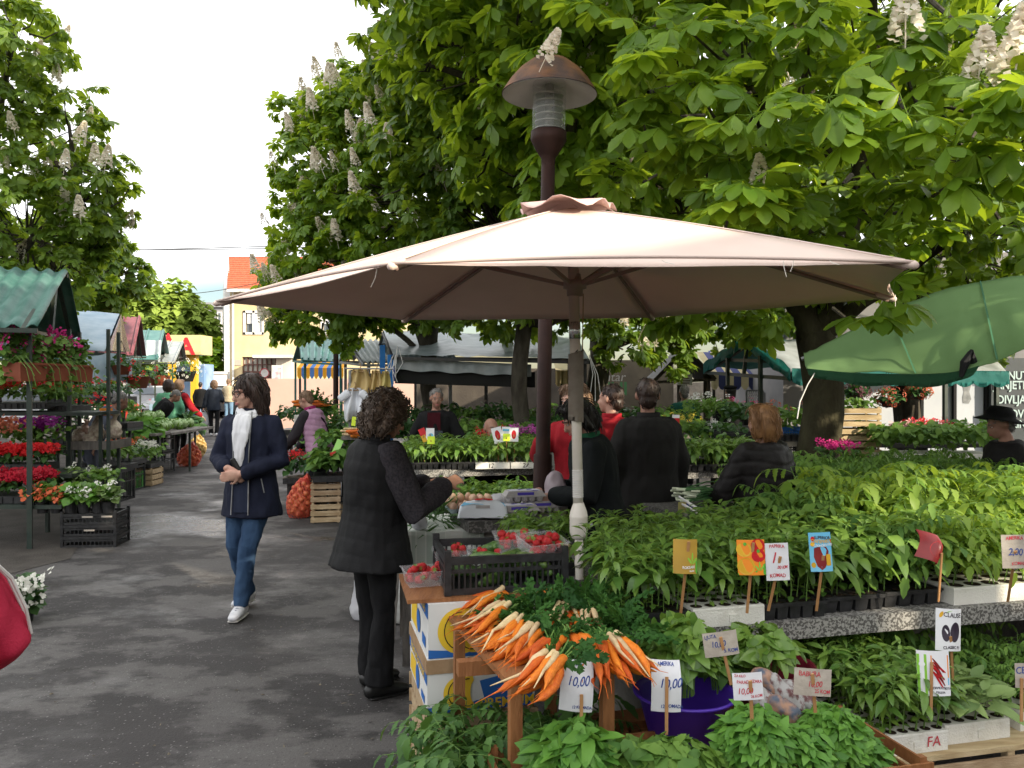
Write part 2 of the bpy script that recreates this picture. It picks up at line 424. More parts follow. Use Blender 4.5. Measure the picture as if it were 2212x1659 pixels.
# ================================================================== THE SETTING
def asphalt():
 m=bpy.data.materials.new("asphalt");m.use_nodes=True
 n=m.node_tree;L=n.links;bs=n.nodes["Principled BSDF"]
 t=n.nodes.new("ShaderNodeTexCoord")
 def noise(s,d,st=None,off=None):
  mp=n.nodes.new("ShaderNodeMapping");L.new(t.outputs['Object'],mp.inputs['Vector'])
  if st:mp.inputs['Scale'].default_value=st
  if off:mp.inputs['Location'].default_value=off
  z=n.nodes.new("ShaderNodeTexNoise");z.inputs['Scale'].default_value=s;z.inputs['Detail'].default_value=d;z.inputs['Roughness'].default_value=.66
  L.new(mp.outputs[0],z.inputs['Vector']);return z.outputs['Fac']
 def rng_(s,a,b,c=0.0,d=1.0):
  r=n.nodes.new("ShaderNodeMapRange");L.new(s,r.inputs[0])
  for i,v in enumerate((a,b,c,d)):r.inputs[i+1].default_value=v
  return r.outputs[0]
 def mix(f,a,b,mode='MIX'):
  x=n.nodes.new("ShaderNodeMixRGB");x.blend_type=mode
  if isinstance(f,float):x.inputs[0].default_value=f
  else:L.new(f,x.inputs[0])
  for i,v in ((1,a),(2,b)):
   if isinstance(v,tuple):x.inputs[i].default_value=(*v,1)
   else:L.new(v,x.inputs[i])
  return x.outputs[0]
 patch=rng_(noise(1.3,9,(1.0,1.35,1),(3.1,.7,0)),.475,.545)
 patch2=rng_(noise(.45,4,None,(9,2,0)),.4,.62)
 base=mix(patch,(.037,.034,.033),(.112,.105,.1))
 base=mix(rng_(noise(240,2),.3,.7,0,.55),base,mix(.5,base,(.012,.011,.011)))
 base=mix(patch2,base,mix(.4,base,(.075,.068,.066)))
 vo=n.nodes.new("ShaderNodeTexVoronoi");vo.inputs['Scale'].default_value=85;L.new(t.outputs['Object'],vo.inputs['Vector'])
 sp=n.nodes.new("ShaderNodeSeparateColor");L.new(vo.outputs['Color'],sp.inputs[0])
 dot=n.nodes.new("ShaderNodeMath");dot.operation='MULTIPLY'
 L.new(rng_(sp.outputs[0],.91,.95),dot.inputs[0]);L.new(rng_(vo.outputs['Distance'],.42,.28),dot.inputs[1])
 base=mix(dot.outputs[0],base,(.18,.172,.165))
 crack=rng_(noise(55,3),.3,.42)
 base=mix(crack,mix(.6,base,(.02,.018,.018)),base)
 stain=rng_(noise(4.2,3,None,(5,8,0)),.68,.74)
 base=mix(stain,base,(.025,.022,.02))
 L.new(base,bs.inputs['Base Color'])
 vd=n.nodes.new("ShaderNodeVectorMath");vd.operation='DISTANCE';L.new(t.outputs['Object'],vd.inputs[0]);vd.inputs[1].default_value=PG(345,1135)
 aw=n.nodes.new("ShaderNodeMath");L.new(noise(.9,6,(1,1.3,1),(2.4,6.2,0)),aw.inputs[0]);L.new(rng_(vd.outputs['Value'],0,1.3,.3,0),aw.inputs[1])
 wet=rng_(aw.outputs[0],.5,.72)
 L.new(rng_(wet,0,1,.85,.16),bs.inputs['Roughness'])
 bs.inputs['Specular IOR Level'].default_value=.4
 b=n.nodes.new("ShaderNodeBump");b.inputs['Strength'].default_value=.5;b.inputs['Distance'].default_value=.008
 L.new(noise(70,3),b.inputs['Height']);L.new(b.outputs[0],bs.inputs['Normal'])
 return m
M_asph=asphalt()
g=MB();g.quad((-400,-60,0),(400,-60,0),(400,900,0),(-400,900,0))
o=link("ground",g.mesh("ground",M_asph));tag(o,"dark patchy wet asphalt of the market lane","ground",kind="structure")
pv=MB();pv.add([(v.x,v.y,.004) for v in (PG(-600,1330),PG(0,1246),PG(150,1208),PG(205,1130),PG(262,1058),PG(330,985),PG(372,945),PG(-900,945))],[tuple(range(8))])
tag(link("pavement",pv.mesh("pavement",material("stall_pavement",(.05,.043,.037),.85,(.085,.075,.065),3.5,.4,60,.3))),"darker brown concrete strip under the left stalls","pavement",kind="structure")
n=420;xx=rng.uniform(-4.2,.2,n);yy=2.4+rng.random(n)**1.4*12;dv=rng.normal(size=(n,3))*np.array([1,1,.08])
o=scatter("litter",[blade(.022,.007,.1,.2,2),blade(.012,.007,.3,.1,2),blade(.035,.004,.2,.3,2)],np.stack([xx,yy,np.full(n,.006)],1),frames(dv,np.tile(np.array([0.,0,1]),(n,1))+rng.normal(size=(n,3))*.2),rng.uniform(.5,1.3,n),material("litter",(.2,.17,.12),.9,(.05,.04,.03),40),None);tag(o,"crumbs of leaves and paper trodden into the asphalt lane","litter",kind="stuff")
# ---- unseen hall added right of the frame; its steps shape the near shade
M_sunblock=M_("sunblock_render",(.5,.45,.38),.9,(.42,.38,.32),2,.1,40)
M_tile=M_("orange_roof_tile",(.36,.085,.045),.85,(.44,.13,.065),9,.6,14,.2)
S=Vector((SUN_AZ[0],SUN_AZ[1],0));T=Vector((-SUN_AZ[1],SUN_AZ[0],0))
hall=empty("sun_blocking_hall",S*12+T*0,"unseen hall added beside the stalls to block the low sun","building",kind="structure")
for t0,t1,z0,h in ((-14,3.38,0,7.25),(3.384,4.6,0,5.5),(3.384,4.1,6.2,6.85),(4.104,4.6,6.2,7.75),(4.604,5.42,0,7.2),(5.424,14,0,6.5)):  # slit under the added beam lets sun onto the rear tomatoes
 d=.2 if z0 else 4;mb=MB();c=S*(12+d/2)+T*((t0+t1)/2)
 mb.box((c.x,c.y,(h+z0)/2),(t1-t0,d,h-z0),math.atan2(T.y,T.x));mb.build("wall",M_sunblock,hall)
# ---- yellow house at the end of the lane
M_yel=M_("yellow_render",(.62,.5,.3),.9,(.55,.44,.25),1.5,.08,30)
M_brownd=M_("brown_garage_paint",(.11,.045,.035),.6,(.15,.065,.05),3,.1,30)
M_glassd=M_("dark_pane",(.12,.14,.16),.12,spec=.5)
M_shut=M_("grey_shutter",(.62,.62,.62),.6,(.5,.5,.5),30,stretch=(.01,.01,1))
YB=45.0
def atB(x,y,dy=0.0):
 v=P(x,y,YB);return Vector((v.x,YB+dy,v.z))
house=empty("yellow_house",(atB(490,880).x,YB,0),"yellow rendered house with red tiled roof and brown garage door","building")
xl,xr=atB(497,800).x,atB(497,800).x+9.5
ze,zr_=6.72,9.0;xl2,xl3=xl*49/45-.08,xl*53/45-.15
g0,g1=atB(523,771),atB(604,771);w0,w1=atB(531,676),atB(566,718)
mb=MB()
def wall_with_holes(mb,x0,x1,z0,z1,y,holes):
 xs=sorted({x0,x1,*[h[0] for h in holes],*[h[1] for h in holes]});zs=sorted({z0,z1,*[h[2] for h in holes],*[h[3] for h in holes]})
 for a,b in zip(xs,xs[1:]):
  for c,d in zip(zs,zs[1:]):
   mx_,mz_=(a+b)/2,(c+d)/2
   if any(h[0] < mx_ < h[1] and h[2] < mz_ < h[3] for h in holes):continue
   mb.quad((a,y,c),(b,y,c),(b,y,d),(a,y,d))
 for h in holes:
  for p,q in (((h[0],h[2]),(h[0],h[3])),((h[0],h[3]),(h[1],h[3])),((h[1],h[3]),(h[1],h[2])),((h[1],h[2]),(h[0],h[2]))):
   mb.quad((p[0],y,p[1]),(q[0],y,q[1]),(q[0],y+.3,q[1]),(p[0],y+.3,p[1]))
wall_with_holes(mb,xl,xr,0,ze,YB,[(g0.x,g1.x,0,g0.z),(w0.x,w1.x,w1.z,w0.z),(w0.x+4.2,w1.x+4.2,w1.z,w0.z)])
mb.quad((xr,YB,0),(xr,YB+8,0),(xr,YB+8,ze),(xr,YB,ze))
mb.build("wall",M_yel,house)
mb=MB();mb.add([(xl-.3,YB-.02,0),(xl-.003,YB-.02,0),(xl3-.003,YB+8,0),(xl3-.3,YB+8,0),(xl-.3,YB-.02,ze),(xl-.003,YB-.02,ze),(xl3-.003,YB+8,ze),(xl3-.3,YB+8,ze),(xl2-.3,YB+4,zr_+.12),(xl2-.003,YB+4,zr_+.12)],
 [(0,1,5,4),(0,4,8,7,3),(1,2,6,9,5),(2,3,7,6),(4,5,9,8),(6,7,8,9)])
mb.build("gable_wall",M_white,house)
mb=MB()
for k in range(16):
 f0,f1=k/16,(k+1)/16
 y0,y1=YB-.5+4.5*f0,YB-.5+4.5*f1;z0,z1=ze-.1+(zr_-ze+.1)*f0,ze-.1+(zr_-ze+.1)*f1
 a=xl+(xl2-xl)*f0;b=xl+(xl2-xl)*f1;mb.quad((a,y0,z0),(xr,y0,z0),(xr,y1+.05,z1-.02),(b,y1+.05,z1-.02))
 mb.quad((a,y0,z0-.09),(xr,y0,z0-.09),(xr,y0,z0),(a,y0,z0))
mb.quad((xl2,YB+4,zr_),(xr,YB+4,zr_),(xr,YB+8.5,ze),(xl3,YB+8.5,ze))
mb.build("roof",M_tile,house)
mb=MB();mb.box(((xl+xr)/2,YB-.42,ze-.2),(xr-xl,.22,.16));mb.build("gutter",M_white,house)
mb=MB();mb.tube([(xl+.2,YB-.12,ze-.2),(xl+.2,YB-.12,.2)],.06);mb.build("drainpipe",M_white,house)
mb=MB();dm=(g0.x+g1.x)/2;zt=g0.z*.72
for a,b in ((g0.x,dm-.02),(dm+.02,g1.x)):mb.box(((a+b)/2,YB+.2,zt/2),(b-a-.02,.1,zt))
gd=mb.build("garage_door",M_brownd,house)
mb=MB()
for i in range(9):mb.box((g0.x+(g1.x-g0.x)*i/8,YB+.2,(zt+g0.z)/2),(.06,.08,g0.z-zt))
for z in (zt+.03,(zt+g0.z)/2,g0.z-.03):mb.box((dm,YB+.2,z),(g1.x-g0.x,.074,.06))
mb.build("transom_bars",M_brownd,gd)
mb=MB();mb.quad((g0.x,YB+.26,zt),(g1.x,YB+.26,zt),(g1.x,YB+.26,g0.z),(g0.x,YB+.26,g0.z));mb.build("transom_glass",M_("milky_glass",(.45,.42,.36),.3),gd)
sg=MB();sg.cyl((atB(570,806).x,YB+.12,atB(570,806).z),(atB(570,806).x,YB+.14,atB(570,806).z),.27,n=20);o=sg.build("no_parking_disc",M_white,gd)
sg=MB();c=atB(570,806,.115);sg.tube([(c.x+.24*math.cos(a),c.y,c.z+.24*math.sin(a)) for a in np.linspace(0,2*math.pi,21)],.025,5);sg.build("red_ring",M_inkr,o)
for dx in (0,4.2):
 mb=MB();wc=(w0.x+w1.x)/2+dx;hw=(w1.x-w0.x)/2;hz=(w0.z-w1.z)
 for x in (wc-hw-.06,wc+hw+.06,wc):mb.box((x,YB-.01,w1.z+hz/2),(.12,.12,hz+.25))
 for z in (w1.z-.06,w0.z+.06):mb.box((wc,YB-.011,z),(hw*2+.24,.118,.12))
 f=mb.build("window",M_white,house)
 mb=MB();mb.quad((wc-hw,YB+.12,w1.z),(wc+hw,YB+.12,w1.z),(wc+hw,YB+.12,w0.z),(wc-hw,YB+.12,w0.z));mb.build("pane",M_glassd,f)
 mb=MB();mb.box((wc-hw/2,YB+.06,w1.z+hz*.72),(hw-.12,.05,hz*.56));mb.box((wc+hw/2,YB+.06,w1.z+hz*.5),(hw-.12,.05,hz-.04));mb.build("shutter",M_shut,f)
mb=MB();c=atB(511,783);mb.box((c.x,YB-.03,c.z),(.5,.04,.32));mb.build("number_plate",M_card,house)
M_wing=M_("white_render",(.72,.66,.58),.9,(.66,.6,.52),1.5)
wing=empty("white_annex",(atB(620,880).x,YB-.8,0),"white rendered annex wall beside the brown garage door","building")
mb=MB();a,b=atB(607,775),atB(640,775);mb.box(((a.x+b.x)/2,YB-.5,a.z/2),(b.x-a.x,.9,a.z));mb.build("wall",M_wing,wing)
mb=MB();mb.box(((a.x+b.x)/2-.4,YB-.8,a.z+.08),(b.x-a.x+1.2,1.9,.14));mb.build("canopy",M_white,wing)
M_pinkp=M_("faded_pink_print",(.55,.3,.32),.8,(.72,.62,.6),2.5,contrast=(.42,.55))
pst=empty("poster_board",(atB(614,850).x,YB-1.3,0),"white poster board with faded pink print on the annex","poster")
mb=MB();a,b=atB(601,790),atB(623,850);mb.box(((a.x+b.x)/2,YB-1.2,(a.z+b.z)/2),(b.x-a.x,.06,a.z-b.z));mb.build("board",M_white,pst)
mb=MB();mb.box(((a.x+b.x)/2,YB-1.24,(a.z+b.z)/2+.25),(b.x-a.x-.1,.01,(a.z-b.z)*.5));mb.build("print",M_pinkp,pst)
for x in (a.x+.04,b.x-.04):
 mb=MB();mb.cyl((x,YB-1.19,0),(x,YB-1.19,b.z),.035,n=6);mb.build("leg",M_steel,pst)
gt=empty("courtyard_gate",(atB(448,850).x,YB,0),"brown red sheet gate closing the yard beside the yellow house","gate")
mb=MB();a,b=atB(415,812),atB(478,812);mb.box(((a.x+b.x)/2,YB+.3,a.z/2),(b.x-a.x,.08,a.z));mb.build("panel",M_("red_brown_sheet",(.22,.05,.045),.6,(.27,.08,.07),3),gt)
mb=MB()
for i in range(7):mb.box((a.x+(b.x-a.x)*i/6,YB+.23,a.z/2),(.08,.05,a.z+.04))
mb.build("rib",M_brownd,gt)
mb=MB();c=atB(440,822);mb.cyl((c.x,YB+.17,c.z),(c.x,YB+.2,c.z),.24,n=16);mb.build("disc_sign",M_white,gt)
gp=MB();c=atB(484,808);gp.box((c.x,YB-.6,c.z/2),(.55,.55,c.z));gp.box((c.x,YB-.6,c.z+.06),(.7,.7,.12));tag(gp.build("gate_post",M_white),"white square gate post beside the yellow house","post")
# ---- grey apartment blocks far behind
M_blk=M_("grey_panel",(.3,.3,.32),.9,(.24,.24,.26),1.2)
M_blk2=M_("pale_panel",(.5,.48,.45),.9,(.44,.42,.4),1.2)
def block(x0,x1,ytop,Y,label,storeys,bays,m):
 a=P(x0,ytop,Y);b=P(x1,ytop,Y);H=a.z
 root=empty("apartment_block",((a.x+b.x)/2,Y,0),label,"building")
 mb=MB();mb.box(((a.x+b.x)/2,Y+5,H/2),(b.x-a.x,10,H));mb.build("wall",m,root)
 mb=MB();mb.box(((a.x+b.x)/2,Y+5,H+.2),(b.x-a.x+.6,10.6,.4));mb.build("roof",M_blk,root)
 sh=H/storeys
 for s in range(storeys):
  for k in range(bays):
   x=a.x+(b.x-a.x)*(k+.5)/bays;z=sh*(s+.55)
   mb=MB();ww=(b.x-a.x)/bays*.5
   mb.box((x,Y-.02,z),(ww,.1,sh*.5));w_=mb.build("window",M_white,root)
   mb=MB();mb.box((x,Y-.06,z),(ww-.2,.06,sh*.5-.2));mb.build("pane",M_glassd,w_)
  mb=MB()
  mb.box(((a.x+b.x)/2+(b.x-a.x)*.22,Y-.6,sh*s+sh*.14),((b.x-a.x)*.45,1.1,sh*.32));mb.build("balcony",M_blk2,root)
block(405,485,664,72,"grey concrete apartment block behind the lime green tree",4,4,M_blk)
block(255,350,664,78,"pale low apartment block half hidden by the lime green tree",4,5,M_blk2)
block(120,250,690,80,"far grey apartment block behind the flower stalls",4,5,M_blk)
# ---- yellow kiosk with red letters
M_yels=M_("pale_yellow_sign",(.64,.53,.26),.5,(.6,.5,.23),3)
M_yelk=M_("bright_yellow_paint",(.62,.37,.02),.5,(.58,.34,.02),3)
M_reds=M_("red_letter",(.65,.02,.03),.5)
def text(name,s,size,loc,mat,parent,rot=(math.pi/2,0,0),shear=0.0,ext=0.0,align='CENTER',xs=1.0,bold=0.0):
 cu=bpy.data.curves.new(name,'FONT');cu.body=s;cu.size=size;cu.align_x=align;cu.align_y='CENTER';cu.shear=shear
 cu.extrude=ext;cu.offset=bold;cu.resolution_u=3
 t=bpy.data.objects.new(name,cu);COL.objects.link(t)
 me=bpy.data.meshes.new_from_object(t.evaluated_get(bpy.context.evaluated_depsgraph_get()))
 bpy.data.objects.remove(t);me.materials.clear();me.materials.append(mat)
 o=link(name,me,parent,Vector(loc)-(wloc(parent) if parent else Vector((0,0,0))))
 o.rotation_euler=rot if not isinstance(rot,Matrix) else rot.to_euler();o.scale=(xs,1,1)
 return o
kY=36
ks=empty("yellow_kiosk",(P(395,850,kY).x,kY,0),"yellow kiosk with a pale sign box and red letters","kiosk")
a,b=P(352,724,kY),P(435,766,kY)
mb=MB();mb.box(((a.x+b.x)/2,kY+.6,(a.z+b.z)/2),(b.x-a.x,1.4,a.z-b.z));sb=mb.build("sign_box",M_yels,ks)
text("letter","A",1.0,(P(405,752,kY).x,kY-.12,P(405,750,kY).z),M_reds,sb,bold=.03,ext=.01)
text("letter","A",.5,(P(366,731,kY).x,kY-.12,P(366,731,kY).z),M_reds,sb,bold=.02,ext=.01)
for x in (411,362):
 mb=MB();c=P(x,800,kY);mb.box((c.x,kY+.5,b.z/2),(.26,.3,b.z));mb.build("column",M_yelk,ks)
mb=MB();c=P(385,800,kY);mb.sheet(lambda u,v:Vector((P(364,0,kY).x+(P(409,0,kY).x-P(364,0,kY).x)*u,kY+.4,b.z-(.05+.9*(abs(u-.5)*2)**2)*v)),12,2,.0);mb.build("arch",M_yelk,ks)
mb=MB();mb.box((c.x,kY+1.5,1.2),(b.x-a.x-.1,1.2,2.4));mb.build("cabin",M_("kiosk_blue",(.12,.25,.5),.5,(.3,.4,.6),.8),ks)
# ---- overhead wires
def wire(p0,p1,sag,label):
 mb=MB();p0,p1=Vector(p0),Vector(p1)
 mb.tube([p0.lerp(p1,t)-Vector((0,0,4*sag*t*(1-t))) for t in np.linspace(0,1,25)],.018,5)
 tag(mb.build("power_line",M_blackm),label,"cable")
wire(P(-200,520,34),P(900,522,34),.35,"lowest of the two long black wires crossing the sky above the roof")
wire(P(-200,545,30),P(900,520,30),.1,"upper thin wire crossing the sky above the red roof")
wire(P(420,634,44),P(600,600,44),.1,"short black wire running up to the yellow house")
# ================================================================== TREES
def petals():
 parts=[];rr=random.Random(3)
 for k in range(150):
  h=rr.random()**.8;r=.062*(1-h)**.75+.006;a=rr.random()*6.283
  c=np.array([r*math.cos(a),r*math.sin(a),.03+h*.24])
  V=np.array([(-.013,-.012,0),(.013,-.013,.004),(.012,.013,0),(-.012,.012,.005)],float)
  V=V @ np.array(Matrix.Rotation(rr.random()*3,3,'X') @ Matrix.Rotation(rr.random()*6,3,'Z')).T+c
  parts.append((V,np.array([(0,1,2,3)])))
 parts.append(stemq((0,0,-.06),(0,0,.27),.004))
 return merge(parts)
M_petal=M_("chestnut_blossom",(.88,.82,.7),.8,(.82,.64,.54),40,trans=.4,contrast=(.55,.75))
V_,F_=petals();ME_SPIKE=np_mesh("flower_spike",V_,[F_],M_petal)
CH=[palmate(.2,d,7,5,.13,.1,.22,s) for d,s in ((.25,1),(.5,2),(.75,3),(.95,4))]
CHB=[palmate(.2,d,7,12,.15,.16,.26,s) for d,s in ((.2,5),(.45,6),(.7,7),(.9,8),(.35,9))]
def cluster_leaves(cp,cd,per,L,spread=.35):
 """leaves set round twig tips: positions, rotations, scales"""
 n=len(cp);pos=np.repeat(cp,per,0);cd=np.repeat(cd,per,0)
 az=(np.tile(np.arange(per),n)/per)*2*np.pi+rng.random(n*per)*.9
 h=np.cross(cd,np.array([.31,.2,.93]));h /= np.linalg.norm(h,axis=1,keepdims=True);k=np.cross(cd,h)
 d=h*np.cos(az)[:,None]+k*np.sin(az)[:,None]+cd*rng.uniform(.1,.9,(n*per,1))
 d[:,2]-=rng.uniform(.05,.5,n*per)
 up=cd*.5+np.array([0,0,1.0])+rng.normal(size=(n*per,3))*.3
 return pos-d*.03,frames(d,up),L/.2*rng.uniform(.7,1.15,n*per)
def make_tree(name,label,base,trunk_r,fork,limbs,blobs,nclus,per,L,mat,spikes=0,group="chestnut trees round the market",templates=None,sprays=(),cat="tree",surf=.5,trunk_mat=None,twigs=True,lean=None):
 base=Vector(base);root=empty(name,base,label,cat,group)
 fork=Vector(fork)
 mb=MB();N=9
 pts=[base.lerp(fork,t)+Vector((.05*math.sin(t*7+base.x),.04*math.sin(t*5+1),0)) for t in np.linspace(0,1,N)]
 mb.tube(pts,[trunk_r*(1.35-.35*min(1,t*5)-.12*t) for t in np.linspace(0,1,N)],14)
 tips=[]
 for lb in limbs:
  lp=[fork-Vector((0,0,.1))]+[Vector(q) for q in lb[0]]
  fine=[]
  for a,b in zip(lp,lp[1:]):
   for t in np.linspace(0,1,5)[:-1]:fine.append(a.lerp(b,t)+Vector(rng.normal(size=3))*.02)
  fine.append(lp[-1]);r0=lb[1]
  mb.tube(fine,[r0*(1-.75*i/(len(fine)-1)) for i in range(len(fine))],8)
  tips+=fine[2:]
 mb.build("trunk",trunk_mat or M_bark,root,smooth=True)
 C=np.array([list(b[0]) for b in blobs]);Rr=np.array([b[1] for b in blobs])
 w_=Rr**2/np.sum(Rr**2);bi=rng.choice(len(blobs),nclus,p=w_)
 d=sphere_dirs(nclus);rad=Rr[bi]*(surf+(1-surf)*rng.random(nclus)**.6)*(1+.12*rng.normal(size=nclus))
 cp=C[bi]+d*rad[:,None]
 keep=np.ones(nclus,bool)
 for c,r in zip(C,Rr):keep &= np.linalg.norm(cp-c,axis=1) > r*(surf*.8)
 cp,d,bi=cp[keep],d[keep],bi[keep]
 cd=d*.7+np.array([0,0,.55])+rng.normal(size=d.shape)*.25;cd /= np.linalg.norm(cd,axis=1,keepdims=True)
 pos,rot,scl=cluster_leaves(cp,cd,per,L)
 tint=np.clip(np.repeat(rng.random(len(cp)),per)*.7+rng.random(len(pos))*.35-.1,0,1)
 ex=[]
 for q,n_ in sprays:
  q=np.array(q);ex.append((q,n_))
 scatter("crown",templates or CH,pos,rot,scl,mat,root,tint)
 if twigs:
  tw=MB();T_=np.array([list(t) for t in tips]) if tips else np.array([list(fork)])
  for i in rng.choice(len(cp),min(len(cp),260),replace=False):
   e=Vector(cp[i]);c=Vector(C[bi[i]]);s_=e.lerp(c,.75)+Vector((0,0,-.1))
   mid=e.lerp(s_,.5)+Vector((0,0,-.08))
   tw.tube([s_,mid,e],[.016,.011,.005],4,False)
  for c,r in zip(C,Rr):
   j=np.argmin(np.linalg.norm(T_-c,axis=1));a=Vector(T_[j]);b=Vector(c)
   tw.tube([a,a.lerp(b,.5)+Vector((0,0,.12)),b],[.05,.04,.025],6,False)
  tw.build("branches",trunk_mat or M_bark,root)
 if spikes:
  cand=np.where((d[:,1] < .15) & (d[:,2] > -.6))[0]
  for i in rng.choice(cand,min(spikes,len(cand)),replace=False):
   s_=link("flower_spike",ME_SPIKE,root);s_.location=Vector(cp[i]+cd[i]*.1+d[i]*.06)-root.location
   ax=Vector(d[i])*.45+Vector((0,0,1));s_.rotation_euler=ax.to_track_quat('Z','Y').to_euler();s_.scale=(rng.uniform(.85,1.35),)*3
 return root
def blob(x,y,Y,r):return (P(x,y,Y),r)
make_tree("chestnut_tree","big flowering chestnut tree rising over the green corrugated stall roof",(-8.6,13.5,0),.24,(-8.5,13.3,2.6),
 [([(-8.2,12.8,4.5),(-7.6,12.4,6)],.13),([(-9.5,12.5,4.5),(-10,12,7)],.13),([(-7.3,12.3,3.6),(-6.3,12,4.2)],.1)],
 [blob(40,55,11,.62),blob(-60,140,12,1.3),blob(-80,330,12,2.1),blob(105,330,12,1.0),blob(175,405,12,.8),blob(60,500,12,1.3),blob(195,480,12,.6),blob(150,270,12,.55),
 blob(225,440,12,.45),blob(-150,560,12,1.5),blob(120,580,12,.8),blob(40,220,12,.8)],760,6,.17,ML_chestd,100)
make_tree("chestnut_tree","smaller flowering chestnut behind the left one, low over the blue tarp",(-12.5,19.5,0),.22,(-12.2,19.3,3.0),
 [([(-11,19,4.2),(-9.6,18.5,4.4)],.1),([(-12,19,5)],.1)],
 [blob(235,585,18.5,.9),blob(165,600,18,1.3),blob(70,610,18,1.5),blob(290,600,19,.45),blob(215,540,19,.6),blob(200,640,18,.6)],330,6,.2,ML_chestd,24)
make_tree("chestnut_tree","flowering chestnut at the lane side with sunlit yellow green leaves",(P(935,824,12.3).x,12.3,0),.13,(P(930,760,12.3)),
 [([P(870,640,12),P(800,450,11.8)],.09),([P(900,600,12),P(760,560,12)],.07),([P(960,560,12),P(900,250,11.5)],.09),([P(820,690,12),P(700,660,12)],.05)],
 [blob(740,345,11.5,.85),blob(655,315,12,.3),blob(650,250,12,.35),blob(800,250,11.5,.8),blob(865,190,11.5,.7),blob(905,420,11,1.3),blob(705,450,11.5,.6),blob(620,372,12,.26),
 blob(700,560,11.5,.7),blob(790,540,11.5,1.0),blob(620,500,12,.25),blob(600,690,12.5,.28),blob(590,615,13,.3),blob(700,668,12,.5),blob(770,660,12,.55),blob(850,655,12,.5),blob(650,690,12.3,.36),blob(800,590,12,.6),blob(740,690,12,.35),blob(640,420,12,.4),blob(730,160,12,.3),blob(870,585,12,.7),
 blob(885,75,12,.35),blob(930,-150,11.5,1.0),blob(1090,-240,11,1.5),blob(600,600,12.5,.3),blob(640,590,12,.4)],1600,6,.145,ML_chest,100)
make_tree("chestnut_tree","dark chestnut tree growing through the plastic covered stall",(P(1130,824,11).x,11.0,0),.115,(P(1128,690,11)),
 [([P(1080,560,10.5),P(1040,350,10)],.1),([P(1180,560,10.5),P(1250,300,10)],.1),([P(1230,690,10.8),P(1290,650,10.5)],.08)],
 [blob(1010,300,10,1.4),blob(1100,500,10,1.15),blob(1000,555,10.5,.75),blob(1200,250,10,1.5),blob(1080,100,9.5,1.4),blob(1250,490,10.5,1.1),blob(950,170,10.5,.9),blob(900,668,11.5,.4),blob(965,662,11.5,.42),blob(1035,664,11.5,.42),blob(1100,664,11.5,.42),blob(1170,668,11.5,.4),blob(1240,672,11.5,.4),
 blob(1200,625,12,.5),blob(1150,-150,9,2.0),blob(1010,-90,10,.9)],1300,6,.17,ML_chestd,70)
make_tree("chestnut_tree","chestnut with low flowering boughs over the dark stall at the back",(P(1290,824,13).x,13.0,0),.18,(P(1290,740,13)),
 [([P(1350,650,13),P(1450,600,13)],.1),([P(1280,600,13),P(1380,450,13)],.1),([P(1500,690,13),P(1620,660,13)],.07)],
 [blob(1330,670,13,.75),blob(1430,690,13,.7),blob(1540,660,13,.75),blob(1640,690,13,.5),blob(1350,745,12.6,.45),blob(1440,750,12.8,.4),blob(1290,590,13,.9),blob(1500,560,14,1.4),blob(1650,560,14,1.3),blob(1400,420,14,1.8),blob(1620,350,14,1.6),blob(1720,640,13.5,.6)],
 800,6,.17,ML_chestd,70)
make_tree("chestnut_tree","chestnut at the far right behind the green awning",(P(1958,824,12.5).x,12.5,0),.2,(P(1956,700,12.5)),
 [([P(1900,500,12.5),P(1850,300,12.5)],.11),([P(2050,500,12.5),P(2150,250,12.5)],.11)],
 [blob(1900,300,13,1.8),blob(2080,450,12.5,1.6),blob(2250,300,12.5,2.0),blob(1850,560,13,1.0),blob(2180,590,12,1.1),blob(1780,150,14,1.6),blob(2060,100,13,1.8),blob(2300,550,12,1.3),blob(1960,590,12.5,.55)],
 620,6,.2,ML_chestd,0)
near=make_tree("chestnut_tree","large near chestnut with a forked mossy trunk beside the green awning",(P(1768,1180,8.2).x,8.2,0),.21,(P(1765,722,8.2)),
 [([P(1728,660,8.1),P(1690,420,7.8),P(1640,200,7.4),P(1560,0,7)],.14),([P(1800,640,8.1),P(1850,420,7.9),P(1900,200,7.6),P(1880,-50,7.4)],.15),([P(1860,650,8),P(2000,560,7.8),P(2200,380,7)],.1),
 ([P(1740,500,8),P(1790,330,7.6),P(1720,80,7.2)],.09),([P(1690,420,7.8),P(1500,150,7.2),P(1280,40,6.6)],.07),([P(1690,400,7.8),P(1440,420,7.6),P(1230,300,7.2)],.06)],
 [blob(1010,110,7.5,.75),blob(945,75,7.8,.4),blob(1130,60,7.2,1.0),blob(1260,180,7.2,1.0),blob(1330,380,7.6,1.1),blob(1430,90,7,1.1),blob(1480,500,7.8,.9),blob(1180,340,8,.9),blob(1560,330,7.6,1.1),blob(1640,560,8,.8),
 blob(1880,480,8,.8),blob(2040,500,7.8,.9),blob(2150,330,7.4,1.1),blob(2000,200,8.4,1.0),blob(1700,30,7.6,1.1),blob(2130,60,7.6,1.2),blob(1070,270,8,.6),blob(900,130,8,.35),blob(1150,-150,6.8,1.5),blob(1450,-250,6.6,1.8),blob(1800,-300,7,2.0),(Vector((.9,6.8,8.9)),1.8),(Vector((2,6,9.6)),2.0),blob(1600,-650,7,2.2),blob(1200,-550,7,2.0)],  # highest crown blobs added above the view to shade the left tree
 1400,6,.2,ML_chest,45,templates=CH,trunk_mat=M_barkg)
